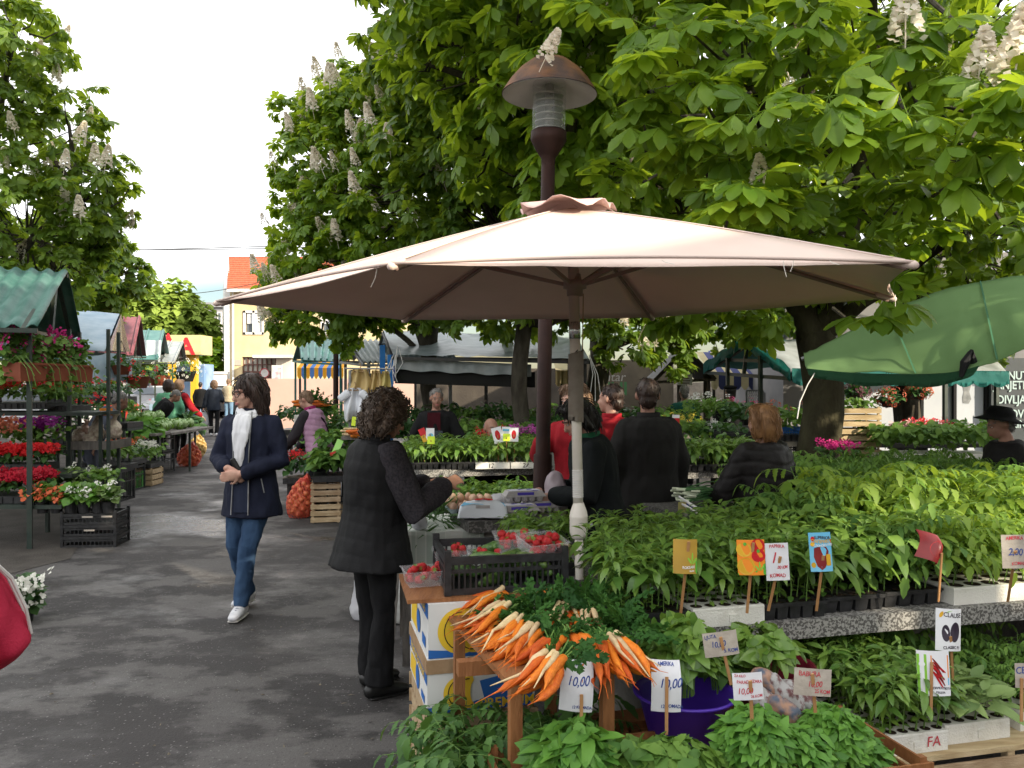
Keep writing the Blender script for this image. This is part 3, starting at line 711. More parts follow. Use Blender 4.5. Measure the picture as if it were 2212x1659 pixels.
sp=[(1545,175,4.6,6),(1500,320,4.9,6),(1625,250,4.3,6),(1700,330,4.7,6),(1790,210,4.2,6),(1870,300,4.5,7),(1850,130,4.6,6),(1960,250,4.2,7),(2040,160,4.4,6),(2060,310,4.1,7),(2150,230,4.0,7),
 (2130,400,4.2,7),(2010,410,4.5,6),(1930,400,4.8,6),(1820,400,5.0,6),(1600,430,4.4,6),(1700,455,4.5,6),(1540,440,4.7,5),(1770,500,4.9,6),(1880,520,5.0,6),(2000,520,5.0,6),(2190,480,4.5,6),
 (1385,140,4.7,5),(1392,268,4.8,6),(1400,210,5.0,5),(1430,330,5.1,5),(1400,60,4.9,5),(1480,60,4.8,6),(1600,60,4.8,6),(1700,120,4.8,6),(1960,60,4.6,6),(2120,60,4.5,6),(1340,360,5.6,5),
 (1925,640,4.85,6),(1650,560,5.2,5),(1260,15,5.2,5),(2240,330,4.0,6),(2230,150,4.1,6),(1750,60,4.5,6)]
cp=[];per_=[]
for x,y,Y,n_ in sp:
 for k in range(2):
  cp.append(np.array(P(x,y,Y))+rng.normal(size=3)*np.array([.14,.12,.09]) if k else np.array(P(x,y,Y)))
cp=np.array(cp);cd=np.tile(np.array([-.1,-.45,.75]),(len(cp),1))+rng.normal(size=cp.shape)*.25;cd /= np.linalg.norm(cd,axis=1,keepdims=True)
pos,rot,scl=cluster_leaves(cp,cd,6,.19)
o=scatter("near_boughs",CHB,pos,rot,scl,ML_chest,near)
tw=MB()
for c in cp:
 e=Vector(c);s_=e+Vector((rng.uniform(.1,.5),rng.uniform(.4,.9),rng.uniform(-.1,.25)))
 tw.tube([s_,s_.lerp(e,.5)+Vector((0,0,-.05)),e],[.013,.01,.006],5,False)
for x0,y0,Y0,x1,y1,Y1,r in ((1900,200,7.6,1960,250,4.9,.03),(1850,420,7.9,1820,400,5.4,.035),(1690,420,7.8,1620,300,5.0,.03),(2200,380,7,2120,330,4.8,.03),(1640,200,7.4,1400,200,5.4,.03),(1560,0,7,1330,130,5.1,.028),(1880,-50,7.4,2100,80,4.9,.03)):
 a,b=P(x0,y0,Y0),P(x1,y1,Y1);tw.tube([a,a.lerp(b,.5)+Vector((0,0,.12)),b],[r,r*.7,r*.4],6,False)
tw.build("bough_wood",M_bark,near)
for x,y,Y,sc,tl in ((1955,40,4.4,1.3,0),(2105,150,4.2,1.35,.1),(2185,120,4.1,1.6,.1),(1172,105,4.9,.8,.5),(1640,385,4.6,.9,0),(2215,40,4.2,1.4,.2)):
 s_=link("flower_spike",ME_SPIKE,near);s_.location=P(x,y,Y)-near.location-Vector((0,0,.12*sc));s_.rotation_euler=(tl,tl,0);s_.scale=(sc,)*3
make_tree("chestnut_tree","unseen chestnut added out of the frame to shade stalls and people",(6.6,-.4,0),.2,(6.5,-.3,3.4),[([(6,.1,4.6),(5.5,.5,5.6)],.1)],[(Vector((5.5,.5,5.75)),.85),(Vector((5.3,.2,6.4)),.8),(Vector((6.5,-.3,6.6)),1.2),(S*5+T*4.2+Vector((0,0,7.1)),1.15),(S*5.2+T*5.2+Vector((0,0,7.5)),1.15),(S*5+T*3.4+Vector((0,0,7.4)),1.1),(S*3+T*6.3+Vector((0,0,5.0)),.85),(S*3.2+T*7.4+Vector((0,0,4.5)),1.15),(S*3.2+T*8.6+Vector((0,0,4.6)),1.2),(S*3.4+T*9.8+Vector((0,0,5)),1.3)],1500,6,.19,ML_chestd,0)  # unseen crowns added to keep sun off the lane, stalls and middle tables
def round_tree(name,label,base,tr,h0,blobs,n,L,mat,group=None):
 tpl=[merge([blade(.2,.07,.2,.2,3)]),merge([blade(.2,.09,.3,.3,3)])]
 return make_tree(name,label,base,tr,(base[0],base[1],h0),[([Vector(b[0])],tr*.5) for b in blobs[:4]],blobs,n,7,L,mat,0,group,tpl,twigs=False)
bl=[blob(360,690,50,2.2),blob(300,710,50,1.9),blob(420,720,50,1.7),blob(370,740,50,2.2),blob(430,770,50,1.4),blob(290,660,50,1.3),blob(330,780,50,1.5),blob(345,650,50,.8),blob(405,655,50,.8)]
round_tree("leafy_tree","lime green leafy tree in front of the grey apartment block",(P(380,0,50).x,50,0),.25,3,bl,1100,.5,ML_far)
bl=[blob(440,790,46,1.2),blob(455,760,46,.8),blob(430,815,46,.9)]
round_tree("leafy_tree","small green tree just left of the yellow house",(P(440,0,46).x,46,0),.15,1.2,bl,220,.4,ML_chest)
bl=[blob(200,740,60,3),blob(90,740,60,3.2),blob(10,760,60,3)]
round_tree("leafy_tree","dark leafy tree far behind the flower stalls",(P(100,0,60).x,60,0),.3,2,bl,500,.5,ML_chestd)
# ================================================================== STALLS
QL=Vector((.94,.34,0))
M_gcor=M_("green_corrugated",(.035,.125,.1),.5,(.085,.19,.16),5,.12,40,.4,contrast=(.4,.62),trans=.12,trcol=(.05,.25,.12))
M_rcor=M_("maroon_sheet",(.2,.055,.075),.5,(.27,.09,.11),5,.1,40,.4)
M_tsheet=M_("teal_sheet",(.035,.13,.12),.45,(.07,.18,.16),4,.1,40,.4)
M_gsheet=M_("grey_corrugated",(.22,.25,.25),.55,(.33,.35,.34),5,.2,30,.35)
M_btarp=M_("pale_blue_tarp",(.3,.42,.52),.55,(.42,.52,.6),4,.4,10,.35,trans=.2)
M_plast=M_("cloudy_plastic",(.3,.36,.39),.38,(.46,.52,.55),3,.5,9,.5,stretch=(1,3,1),contrast=(.35,.7),trans=.15)
M_teal=M_("teal_tarp",(.02,.22,.2),.5,(.05,.3,.27),4,.3,14,.35,trans=.25)
M_wtarp=M_("white_tarp",(.5,.53,.54),.5,(.35,.38,.37),4,.4,10,.35,trans=.3)
M_canvas=M_("green_canvas",(.17,.29,.12),.85,(.19,.32,.135),3,.15,200,.15,trans=.18)
M_creamc=M_("cream_canvas",(.62,.54,.32),.85,(.52,.45,.27),4,.2,60,.15,trans=.2)
M_navyc=M_("navy_canvas",(.05,.06,.17),.85)
M_bluep=M_("blue_post_paint",(.01,.16,.5),.5,(.02,.2,.55),8,.1,40,.4)
M_dark=M_("dark_lining",(.025,.025,.022),.8)
def roof_slope(a0,a1,b0,b1,nw,amp,mat,root,name="roof_panel",th=.012,seg=8):
 n=(a1-a0).cross(b0-a0).normalized()
 if n.z < 0:n=-n
 nu=max(12,nw*6)
 def fn(u,v):
  p=a0.lerp(a1,u).lerp(b0.lerp(b1,u),v)
  return p+n*(amp*math.sin(2*math.pi*nw*u))+n*(.012*math.sin(v*5+u*3))
 mb=MB();mb.sheet(fn,nu,seg,th);return mb.build(name,mat,root,smooth=True)
def ribbed(a0,a1,b0,b1,nr,mat,root):
 n=(a1-a0).cross(b0-a0).normalized()
 if n.z < 0:n=-n
 mb=MB();mb.sheet(lambda u,v:a0.lerp(a1,u).lerp(b0.lerp(b1,u),v),2,2,.015)
 for i in range(nr+1):
  u=.01+.98*i/nr;mb.bar(a0.lerp(a1,u)+n*.025,b0.lerp(b1,u)+n*.025,.035,.045,n)
 return mb.build("roof_panel",mat,root)
def stall(label,fe,ri,be,wd,kind,mats,postm,group="roofed market stalls",nw=14,amp=.02,q=QL,shelf=None,flip=-1):
 """fe, ri, be: front eave, ridge and back eave at the lane end"""
 q=q*flip;f1,r1,b1=fe+q*wd,ri+q*wd,be+q*wd
 c=(fe+be)/2+q*(wd/2);root=empty("market_stall",(c.x,c.y,0),label,"market stall",group)
 if kind=='cor':
  roof_slope(ri,r1,fe,f1,nw,amp,mats[0],root);roof_slope(ri,r1,be,b1,nw,amp,mats[-1],root)
 else:
  ribbed(ri,r1,fe,f1,nw,mats[0],root);ribbed(ri,r1,be,b1,nw,mats[-1],root)
 ins=q*.12
 corners=[fe.lerp(be,.1)+ins,fe.lerp(be,.9)+ins,f1.lerp(b1,.1)-ins,f1.lerp(b1,.9)-ins]
 for p in corners:
  mb=MB();zt=min(fe.z,be.z)-.03;mb.box((p.x,p.y,zt/2),(.045,.045,zt),.35);mb.build("post",postm,root)
 mb=MB()
 for k in (0,1):
  a,b,t=(fe,be,ri) if k==0 else (f1,b1,r1);s_=ins if k==0 else -ins
  lo=Vector((0,0,-.05))
  mb.bar(a+s_+lo,b+s_+lo,.04,.04);mb.bar(a+s_+lo,t+s_+lo,.04,.04);mb.bar(b+s_+lo,t+s_+lo,.04,.04)
  mb.bar((a+b)/2+s_+lo,t+s_+lo,.04,.04,Vector((1,0,0)))
 for a,b in ((fe,f1),(be,b1),(ri,r1)):mb.bar(a+Vector((0,0,-.055)),b+Vector((0,0,-.055)),.042,.042)
 mb.build("roof_frame",postm,root)
 return root
st1=stall("near left stall under a green corrugated gable roof",P(81,702,7.8),P(147,586,9.6),P(177,727,10.7),4.2,'cor',(M_gcor,M_gcor),M_dmetal,nw=26,amp=.025)
st2=stall("left stall whose roof is covered by a pale blue tarp",P(226,757,13.1),P(258,678,15.4),P(272,760,17),4.0,'cor',(M_btarp,M_btarp),M_dmetal,nw=1,amp=.05)
mb=MB();fe,ri,be=P(226,757,13.1),P(258,678,15.4),P(272,760,17)
mb.sheet(lambda u,v:fe.lerp(be,u).lerp(ri,v)+QL*.03+QL*(.05*math.sin(u*14)*(1-v)),14,6,.0);mb.build("gable_cover",M_("black_foil",(.012,.012,.014),.25,(.03,.03,.034),8,.6,20),st2,True)
mb=MB();mb.sheet(lambda u,v:P(165,766,12.4).lerp(P(285,768,13.6),u)+Vector((0,.04*math.sin(u*19),-.42*v-.03*math.sin(u*8))),30,5);mb.build("side_sheet",M_btarp,st2,True)
st3=stall("left stall with a maroon ribbed metal roof",P(288,766,18.5),P(305,685,20),P(316,768,22.3),4.0,'rib',(M_rcor,M_rcor),M_dmetal,nw=12)
st4=stall("left stall with a teal metal roof and cloudy plastic hung over its front",P(342,776,23),P(356,714,25.5),P(366,766,28),4.2,'rib',(M_tsheet,M_tsheet),M_dmetal,nw=10)
mb=MB();a,b=P(300,735,23.2),P(350,735,23.4);mb.sheet(lambda u,v:a.lerp(b,u)+Vector((0,-.1*v+.06*math.sin(u*12),-.62*v)),16,5);mb.build("plastic_sheet",M_plast,st4,True)
st5=stall("farthest left stall with a grey sheet roof near the yellow kiosk",P(378,782,27),P(397,738,29.5),P(403,776,31),3.6,'rib',(M_gsheet,M_gsheet),M_dmetal,nw=10)
# ---- stalls in the middle
def beam_posts(root,pts,mat,r=.05):
 for p in pts:
  mb=MB();mb.box((p.x,p.y,p.z/2),(r,r,p.z),.25);mb.build("post",mat,root)
def open_stall(label,fe0,fe1,r0,r1,be0,be1,kind,mats,postm,nw,amp=.02,posts=True,cover=None):
 c=(fe0+fe1+be0+be1)/4;root=empty("market_stall",(c.x,c.y,0),label,"market stall","roofed market stalls")
 for a0,a1,m in ((fe0,fe1,mats[0]),(be0,be1,mats[-1])):
  if kind=='rib':ribbed(r0,r1,a0,a1,nw,m,root)
  else:roof_slope(r0,r1,a0,a1,nw,amp,m,root)
 mb=MB();lo=Vector((0,0,-.06))
 for a,b in ((fe0,fe1),(be0,be1),(r0,r1),(fe0,be0),(fe1,be1),(fe0,r0),(be0,r0),(fe1,r1),(be1,r1)):mb.bar(a+lo,b+lo,.04,.04)
 mb.build("roof_frame",postm,root)
 if posts:beam_posts(root,[fe0.lerp(be1,.06),fe1.lerp(be0,.06),be0.lerp(fe1,.06),be1.lerp(fe0,.06)],postm)
 return root
s6=open_stall("stall with a steep teal metal roof left of the second lamp post",P(653,777,17),P(735,781,16.6),P(647,730,18.5),P(752,731,18),P(633,775,20),P(740,775,20),'rib',(M_tsheet,M_tsheet),M_tsheet,6)
s7=open_stall("stall with a grey corrugated gable roof between teal roof and plastic roof",P(786,781,13),P(990,781,12.9),P(751,735,14),P(960,735,14),P(733,775,15),P(940,775,15),'cor',(M_gsheet,M_gsheet),M_steel,18,.025)
f0,f1,r0,r1,b0,b1=P(849,766,11.5),P(1272,775,10.8),P(828,713,13),P(1246,729,12.2),P(812,766,14.6),P(1230,770,14)
root=empty("market_stall",((f0+b1)/2).to_2d().to_3d(),"stall roofed with sagging cloudy plastic on bright blue posts","market stall","roofed market stalls")
mb=MB()
def sag(u,v):
 p=r0.lerp(r1,u).lerp(f0.lerp(f1,u),v);return p+Vector((0,0,-.06*math.sin(math.pi*v)*abs(math.sin(math.pi*u*3))+.02*mnoise.noise(Vector((u*14,v*5,1)))))
mb.sheet(sag,60,12);mb.sheet(lambda u,v:r0.lerp(r1,u).lerp(b0.lerp(b1,u),v)-Vector((0,0,.005)),12,4)
mb.build("plastic_roof",M_plast,root,True)
mb=MB();lo=Vector((0,.1,-.05));mb.sheet(lambda u,v:(f0+lo).lerp(f1+lo,u*.72)+Vector((0,.02*math.sin(u*40),-.16*v-.04*u+.012*math.sin(u*25)*v)),60,3);mb.build("gutter_sheet",M_gsheet,root,True)
mb=MB();mb.sheet(lambda u,v:(f0+lo).lerp(f1+lo,u*.74)+Vector((0,.08,-.14-.2*v)),20,2,.01);mb.build("valance",M_dark,root)
beam_posts(root,[Vector((P(843,0,11.6).x,11.6,f0.z)),Vector((P(826,0,11.95).x,11.95,f0.z+.15))],M_bluep,.075)
beam_posts(root,[Vector((f1.x-.05,f1.y+.1,f1.z)),Vector((b1.x,b1.y,b1.z))],M_blackm)
mb=MB()
for a,b in ((b0,b1),(r0,r1),(f0,r0),(b0,r0),(f1,r1),(b1,r1),(f0,f1)):mb.bar(a-Vector((0,0,.05)),b-Vector((0,0,.05)),.04,.04)
mb.build("roof_frame",M_blackm,root)
for k in range(7):
 mb=MB();a=f0+Vector((rng.uniform(-.05,.1),-.05,rng.uniform(-.05,.12)));mb.tube([a,a+Vector((rng.uniform(-.1,.1),-.03,-.2)),a+Vector((rng.uniform(-.15,.1),-.02,-rng.uniform(.3,.5)))],.006,4);mb.build("string_tie",M_white,root)
for k in range(3):
 mb=MB();a=f1+Vector((0,-.04,.05));mb.tube([a,a+Vector((.05+.03*k,0,-.25)),a+Vector((.08*k,0,-.6))],.005,4);mb.build("string_tie",M_white,root)
# ---- teal tarp stall on the right
e0,ap,e1=P(1521,792,14),P(1610,732,12.5),P(1709,802,11);e1r,apr,e0r=P(2177,808,11.6),P(2120,738,13.2),P(2080,800,15)
root=empty("market_stall",((e0+e1r)/2).to_2d().to_3d(),"long stall with teal tarp trim and a grey white sheet roof behind the forked trunk","market stall","roofed market stalls")
roof_slope(ap,apr,e1,e1r,5,.02,M_wtarp,root,"roof_sheet");roof_slope(ap,apr,e0,e0r,5,.02,M_teal,root,"roof_sheet")
mb=MB()
for a,b in ((e0,ap),(ap,e1)):mb.sheet(lambda u,v:a.lerp(b,u)+Vector((-.02,-.03,.05-.17*v+.02*math.sin(u*17))),24,2,.01)
mb.sheet(lambda u,v:e1.lerp(e1r,u)+Vector((0,-.04,.04-v*(.17+.05*abs(math.sin(u*38))))),150,3,.01)
mb.build("teal_trim",M_teal,root,True)
mb=MB();lo=Vector((.03,.03,-.1))
for a,b in ((e0,e1),(e0,ap),(e1,ap),(e0.lerp(ap,.5),e1.lerp(ap,.5)),(e0.lerp(e1,.5),ap)):mb.bar(a+lo,b+lo,.05,.05)
mb.build("roof_frame",M_dmetal,root)
beam_posts(root,[Vector((e0.lerp(e1,.32).x,e0.lerp(e1,.32).y,2.0)),Vector((e0.lerp(e1,.7).x,e0.lerp(e1,.7).y,2.0)),Vector((e1r.x-.1,e1r.y+.1,1.7)),Vector((e1.x+2.2,e1.y+.3,1.72))],M_dmetal)
# ---- dark stall with hanging boards and striped awnings behind
d0,d1,da=P(1410,826,14.5),P(1545,820,14.5),P(1482,752,14.5);off=Vector((.3,3.0,0))
root=empty("market_stall",P(1480,824,16).to_2d().to_3d(),"dark brown roofed stall with small boards hanging from its gable","market stall","roofed market stalls")
roof_slope(da,da+off,d0,d0+off,1,0,M_dark,root);roof_slope(da,da+off,d1,d1+off,1,0,M_dark,root)
mb=MB();mb.bar(d0,d1,.05,.05);mb.bar(d0,da,.06,.06);mb.bar(d1,da,.06,.06);mb.bar((d0+d1)/2,da,.05,.05,Vector((1,0,0)));mb.build("roof_frame",M_bark,root)
beam_posts(root,[Vector((P(1470,0,14.6).x,14.6,1.9)),Vector((P(1527,0,14.6).x,14.6,1.85)),Vector((P(1482,0,14.6).x,14.8,1.9))],M_bark,.09)
def board(name,x0,y0,x1,y1,Y,mat,label,cat="sign",lines=0,inkm=None,th=.012):
 a,b=P(x0,y0,Y),P(x1,y1,Y);root=empty(name,((a.x+b.x)/2,Y,b.z),label,cat)
 mb=MB();mb.box(((a.x+b.x)/2,Y,(a.z+b.z)/2),(b.x-a.x,th,a.z-b.z));mb.build("board",mat,root)
 if lines:
  mb=MB()
  for k in range(lines):
   z=a.z-(a.z-b.z)*(k+.8)/(lines+.6);w_=(b.x-a.x)*(.75 if k % 2==0 else .6);mb.box(((a.x+b.x)/2,Y-th/2-.003,z),(w_,.003,(a.z-b.z)/(lines+1)*.4))
  mb.build("print",inkm or M_black,root)
 return root
board("hanging_board",1447,807,1461,826,14.3,M_card,"small olive board hanging left of the white notice board",lines=3)
board("notice_board",1463,808,1495,832,14.2,M_paper,"white notice board hanging under the dark stall gable",lines=4,inkm=M_rust)
def striped(x0,y0,x1,y1,Y,n,ma,mb_,label,drop=.25,back=1.4,rise=.5,scal=True):
 a,b=P(x0,y1,Y),P(x1,y1,Y+.2);root=empty("striped_awning",((a+b)/2).to_2d().to_3d(),label,"awning","striped awnings at the back")
 mbs=[MB(),MB()]
 for k in range(n):
  p,q=a.lerp(b,k/n),a.lerp(b,(k+1)/n);m=mbs[k % 2]
  m.sheet(lambda u,v:p.lerp(q,u)+Vector((0,back*v,rise*v)),3,2)
  m.sheet(lambda u,v:p.lerp(q,u)+Vector((0,0,-v*(drop+.08*math.sin(math.pi*u)))),6,2)
 mbs[0].build("canvas",ma,root);mbs[1].build("pale_stripe",mb_,root)
 for e in (a.lerp(b,.05),a.lerp(b,.95)):
  m=MB();m.box((e.x,e.y+.05,e.z/2),(.05,.05,e.z));m.build("post",M_blackm,root)
 return root
striped(1536,805,1682,808,17,9,M_creamc,M_navyc,"navy and cream striped awning seen through the teal stall")
striped(1560,798,1706,800,19,7,M_navyc,M_creamc,"second navy and cream awning a little higher behind the first",.2)
M_ora=M_("orange_canvas",(.75,.35,.02),.8,trans=.3);M_blu2=M_("blue_canvas",(.08,.2,.5),.8,trans=.3)
striped(642,790,742,795,21,11,M_ora,M_blu2,"orange and blue striped awning behind the teal roofed stall",.2)
striped(835,795,900,800,17,6,M_ora,M_navyc,"orange and navy awning end seen between the blue posts",.15)
def scalloped(x0,x1,y,Y,drop,label,n):
 a,b=P(x0,y,Y),P(x1,y,Y);root=empty("scalloped_awning",((a+b)/2).to_2d().to_3d(),label,"awning")
 mb=MB();mb.sheet(lambda u,v:a.lerp(b,u)+Vector((0,.03*math.sin(u*30),-v*(drop+.05*abs(math.sin(u*math.pi*n))))),n*8,3,.006);mb.sheet(lambda u,v:a.lerp(b,u)+Vector((0,1.5*v,.45*v)),4,2);mb.build("canvas",M_creamc,root)
 for e in (a.lerp(b,.2),a.lerp(b,.65)):
  m=MB();m.box((e.x,e.y+.06,e.z/2),(.06,.06,e.z));m.build("post",M_blackm,root)
scalloped(938,1110,793,15,.2,"cream scalloped awning hanging inside the plastic roofed stall",14)
scalloped(1200,1262,800,14,.22,"short cream scalloped awning right of the dark trunk",5)
# ---- near green canvas awning
root=empty("canvas_awning",P(2000,824,5.4).to_2d().to_3d(),"bright green canvas awning with leaf shadows on the right","awning")
lowc=[P(1742,796,5.9),P(1860,806,5.6),P(2035,806,5.2),P(2140,782,4.95),P(2260,742,4.7),P(2500,690,4.4)]
upc=[P(1736,762,6.5),P(1800,734,6.45),P(1960,652,6.3),P(2100,612,6.15),P(2260,586,6.0),P(2500,540,5.8)]
def poly(c,t):
 t *= len(c)-1;i=min(int(t),len(c)-2);f=t-i
 p0,p1,p2,p3=c[max(i-1,0)],c[i],c[i+1],c[min(i+2,len(c)-1)]
 return 0.5*((2*p1)+(p2-p0)*f+(2*p0-5*p1+4*p2-p3)*f*f+(3*p1-p0-3*p2+p3)*f**3)
mb=MB();mb.sheet(lambda u,v:poly(lowc,u).lerp(poly(upc,u),v)+Vector((0,0,-.03*math.sin(math.pi*v)*(1-.4*u)+.02*mnoise.noise(Vector((u*6,v*2,4)))+.008*mnoise.noise(Vector((u*22,v*4,1))))),60,16,.004);mb.build("canvas",M_canvas,root,True)
mb=MB();mb.sheet(lambda u,v:poly(lowc,u*.55)+Vector((0,-.004,.0-.08*v*(1+.1*math.sin(u*21))*math.sin(math.pi*min(1,u*1.02))**.3)),40,2,.002);mb.sheet(lambda u,v:poly(lowc,.33).lerp(poly(upc,.35),u)+Vector((.012*v,-.004,.006)),10,1);mb.sheet(lambda u,v:poly(lowc,.62).lerp(poly(upc,.62),u)+Vector((.012*v,-.004,.006)),10,1)
mb.build("hem",M_("green_canvas_hem",(.04,.14,.07),.85),root,True)
mb=MB();c0=poly(lowc,.46);mb.tube([c0+Vector((0,-.02,-.04)),c0+Vector((.02,-.03,.05)),c0+Vector((.05,-.03,.1)),c0+Vector((.09,-.02,.03))],[.012,.03,.035,.02],8);mb.build("torn_flap",M_black,root)
mb=MB()
for a,b in ((upc[0],upc[4]),):mb.tube([Vector(a)-Vector((0,-.05,.05)),Vector(b)-Vector((0,-.05,.05))],.018,6)
mb.build("rail",M_steel,root)
for p in (Vector((P(2300,0,4.8).x,4.8,1.85)),Vector((P(2300,0,6).x,6.0,2.4))):
 mb=MB();mb.tube([(p.x,p.y,0),p],.02,8);mb.build("post",M_steel,root)
mb=MB();a=P(1760,806,5.85);mb.tube([a,P(1745,830,5.8),P(1728,868,5.7),P(1722,905,5.6)],.004,4);mb.build("guy_string",M_white,root)
# ---- butcher shop front at the right
SY=15.0
shop=empty("butcher_shop",P(2090,940,SY).to_2d().to_3d(),"butcher shop front with white panels and a dark lettered sign","shop")
xA,xB,xC=P(1700,0,SY).x,P(2134,0,SY).x,P(2420,0,SY).x
mb=MB();mb.box(((xA+xC)/2,SY+2.2,2.0),(xC-xA,4,4.0));mb.build("wall",M_("shop_grey_render",(.2,.2,.21),.9,(.26,.25,.25),2),shop)
mb=MB();x0=P(1991,0,SY).x
for a,b in ((1800,1988),(1994,2060),(2064,2128)):
 xa,xb=P(a,0,SY).x,P(b,0,SY).x;mb.box(((xa+xb)/2,SY+.08,1.0),(xb-xa,.06,1.45))
pn=mb.build("white_panel",M_("white_shop_panel",(.5,.54,.6),.35,(.62,.64,.68),1.0),shop)
mb=MB()
for x in (1991,2062,2132):mb.box((P(x,0,SY).x,SY+.02,1.0),(.05,.1,1.7))
mb.box(((xA+xB)/2,SY+.02,1.76),(xB-xA,.1,.06));mb.build("frame_bar",M_black,shop)
mb=MB();mb.box(((xB+xC)/2,SY-.06,1.1),(xC-xB,.1,1.9));sgn=mb.build("sign_panel",M_("slate_sign",(.045,.055,.06),.5,(.06,.07,.08),3),shop)
M_mint=M_("pale_mint_letter",(.45,.58,.58),.6)
for s_,x,y,sz in (("BRZNUTO",2140,812,.21),("JANJETINA",2146,833,.21),("DIVLJAČ",2154,864,.21),("MJEŠOVITO",2141,895,.21),("KOLINJE",2158,917,.2)):
 text("lettering",s_,sz,P(x,y,SY-.13),M_mint,sgn,align='LEFT',xs=.82,bold=.003)
M_pen=M_("grey_drawing",(.2,.21,.22),.8,(.32,.33,.34),12)
def flat(pts,Y,nm,mat,par):
 mb=MB();mb.quad(*[P(x,y,Y) for x,y in pts]);return mb.build(nm,mat,par)
flat([(2078,828),(2090,826),(2098,832),(2094,846),(2098,862),(2093,872),(2080,871),(2079,858),(2082,846)],SY+.045,"animal_drawing",M_pen,pn)
flat([(2055,902),(2064,905),(2074,912),(2082,906),(2094,914),(2102,934),(2060,934),(2062,918)],SY+.045,"animal_drawing",M_pen,pn)
def wall(name,x0,x1,ytop,Y,mat,label,cat="wall",z0=0):
 a,b=P(x0,ytop,Y),P(x1,ytop,Y);mb=MB();mb.box(((a.x+b.x)/2,Y+.15,(a.z+z0)/2),(b.x-a.x,.3,a.z-z0));return tag(mb.build(name,mat),label,cat)
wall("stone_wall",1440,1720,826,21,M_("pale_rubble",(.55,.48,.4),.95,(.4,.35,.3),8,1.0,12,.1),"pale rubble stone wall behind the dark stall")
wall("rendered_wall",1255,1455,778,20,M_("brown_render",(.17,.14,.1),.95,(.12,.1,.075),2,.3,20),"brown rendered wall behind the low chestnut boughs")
wall("rendered_wall",900,1262,796,22,M_("dark_backdrop",(.09,.075,.06),.95,(.06,.05,.042),2,.3,20),"dark wall added behind the plastic roofed stall to cover bright ground")  # added dark backdrop hides the sunlit ground beyond the stall
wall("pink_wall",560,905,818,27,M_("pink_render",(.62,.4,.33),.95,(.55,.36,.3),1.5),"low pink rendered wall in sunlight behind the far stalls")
b_=board("wall_sign",1275,793,1338,857,19.4,M_("brown_sign",(.2,.16,.11),.8,(.16,.13,.09),5),"brown wall sign with faint white and green lettering","sign")
text("lettering","icentar",.3,P(1312,815,19.38),M_("faint_white_letter",(.42,.4,.36),.8),b_,shear=.15)
text("lettering","UUUI",.42,P(1310,841,19.38),M_("faint_green_letter",(.07,.2,.08),.8),b_,bold=.01)
def mesh_panel(x0,y0,x1,y1,Y,label):
 a,b=P(x0,y0,Y),P(x1,y1,Y);root=empty("mesh_panel",((a.x+b.x)/2,Y,b.z),label,"panel")
 mb=MB()
 for k in range(9):
  t=k/8;mb.bar((a.x+(b.x-a.x)*t,Y,a.z),(a.x+(b.x-a.x)*t,Y,b.z),.012,.012,Vector((1,0,0)))
  mb.bar((a.x,Y,a.z+(b.z-a.z)*t),(b.x,Y,a.z+(b.z-a.z)*t),.012,.012)
 mb.build("grid",M_white,root);mb=MB()
 for p,q in (((a.x,a.z),(b.x,a.z)),((a.x,b.z),(b.x,b.z)),((a.x,a.z),(a.x,b.z)),((b.x,a.z),(b.x,b.z))):mb.bar((p[0],Y,p[1]),(q[0],Y,q[1]),.04,.03)
 mb.build("frame",M_steel,root)
mesh_panel(1612,844,1648,905,16,"white wire mesh panel leaning behind the capped man")
mesh_panel(1652,848,1678,905,16.3,"narrower mesh panel beside the shop corner")
# ---- lamps
def lamp_post(loc,top,lean,label,head=True,group="brown lamp posts"):
 x,y=loc;root=empty("street_lamp",(x,y,0),label,"lamp post",group)
 A=Vector((x,y,0));ax=Vector((lean,0,1)).normalized();at=lambda z:A+ax*z
 M=ax.to_track_quat('Z','Y').to_matrix()
 s=top/3.66
 mb=MB();zb=2.98*s
 mb.tube([at(0),at(1.15*s),at(1.16*s),at(zb)],[.058,.058,.046,.043],20);mb.build("pole",M_lamp,root,True)
 if head:
  mb=MB();mb.lathe(at(0),[(.043,zb-.05),(.045,zb),(.06,zb+.02),(.107,zb+.1),(.112,zb+.115),(.112,zb+.165),(.09,zb+.17)],28,M);mb.build("cup",M_lamp,root,True)
  mb=MB();mb.lathe(at(0),[(.105,zb+.17),(.105,zb+.47)],28,M);mb.build("glass_cylinder",material("lamp_glass",(.5,.52,.48),.08,alpha=.2,spec=.6),root,True)
  mb=MB()
  for k in range(6):
   z=zb+.19+k*.042;mb.lathe(at(0),[(.03,z),(.088,z-.012),(.09,z-.006),(.03,z+.008)],24,M)
  mb.tube([at(zb+.16),at(zb+.46)],.028,10);mb.build("louvre_rings",M_("lamp_louvre",(.22,.22,.19),.3,metal=.5),root,True)
  zs=zb+.4
  mb=MB();prof=[(.3,zs),(.292,zs+.015),(.25,zs+.08),(.19,zs+.15),(.12,zs+.205),(.05,zs+.232),(.001,zs+.238)]
  mb.lathe(at(0),prof,36,M);sh=mb.build("lamp_shade",M_rust,root,True)
  mb=MB();mb.lathe(at(0),[(.296,zs-.004),(.285,zs+.008),(.11,zs+.07),(.001,zs+.08)],36,M);mb.build("reflector",M_("lamp_reflector",(.55,.53,.52),.55,(.45,.43,.42),6),sh,True)
 return root
lx,ly=P(1181,0,5.2).x,5.2
lamp_post((lx-.045,ly),3.72,.018,"brown lamp post with a domed rusty shade rising behind the parasol")
lamp_post((P(725,0,14).x,14),3.2,.002,"plain dark pole in front of the teal roofed stall")
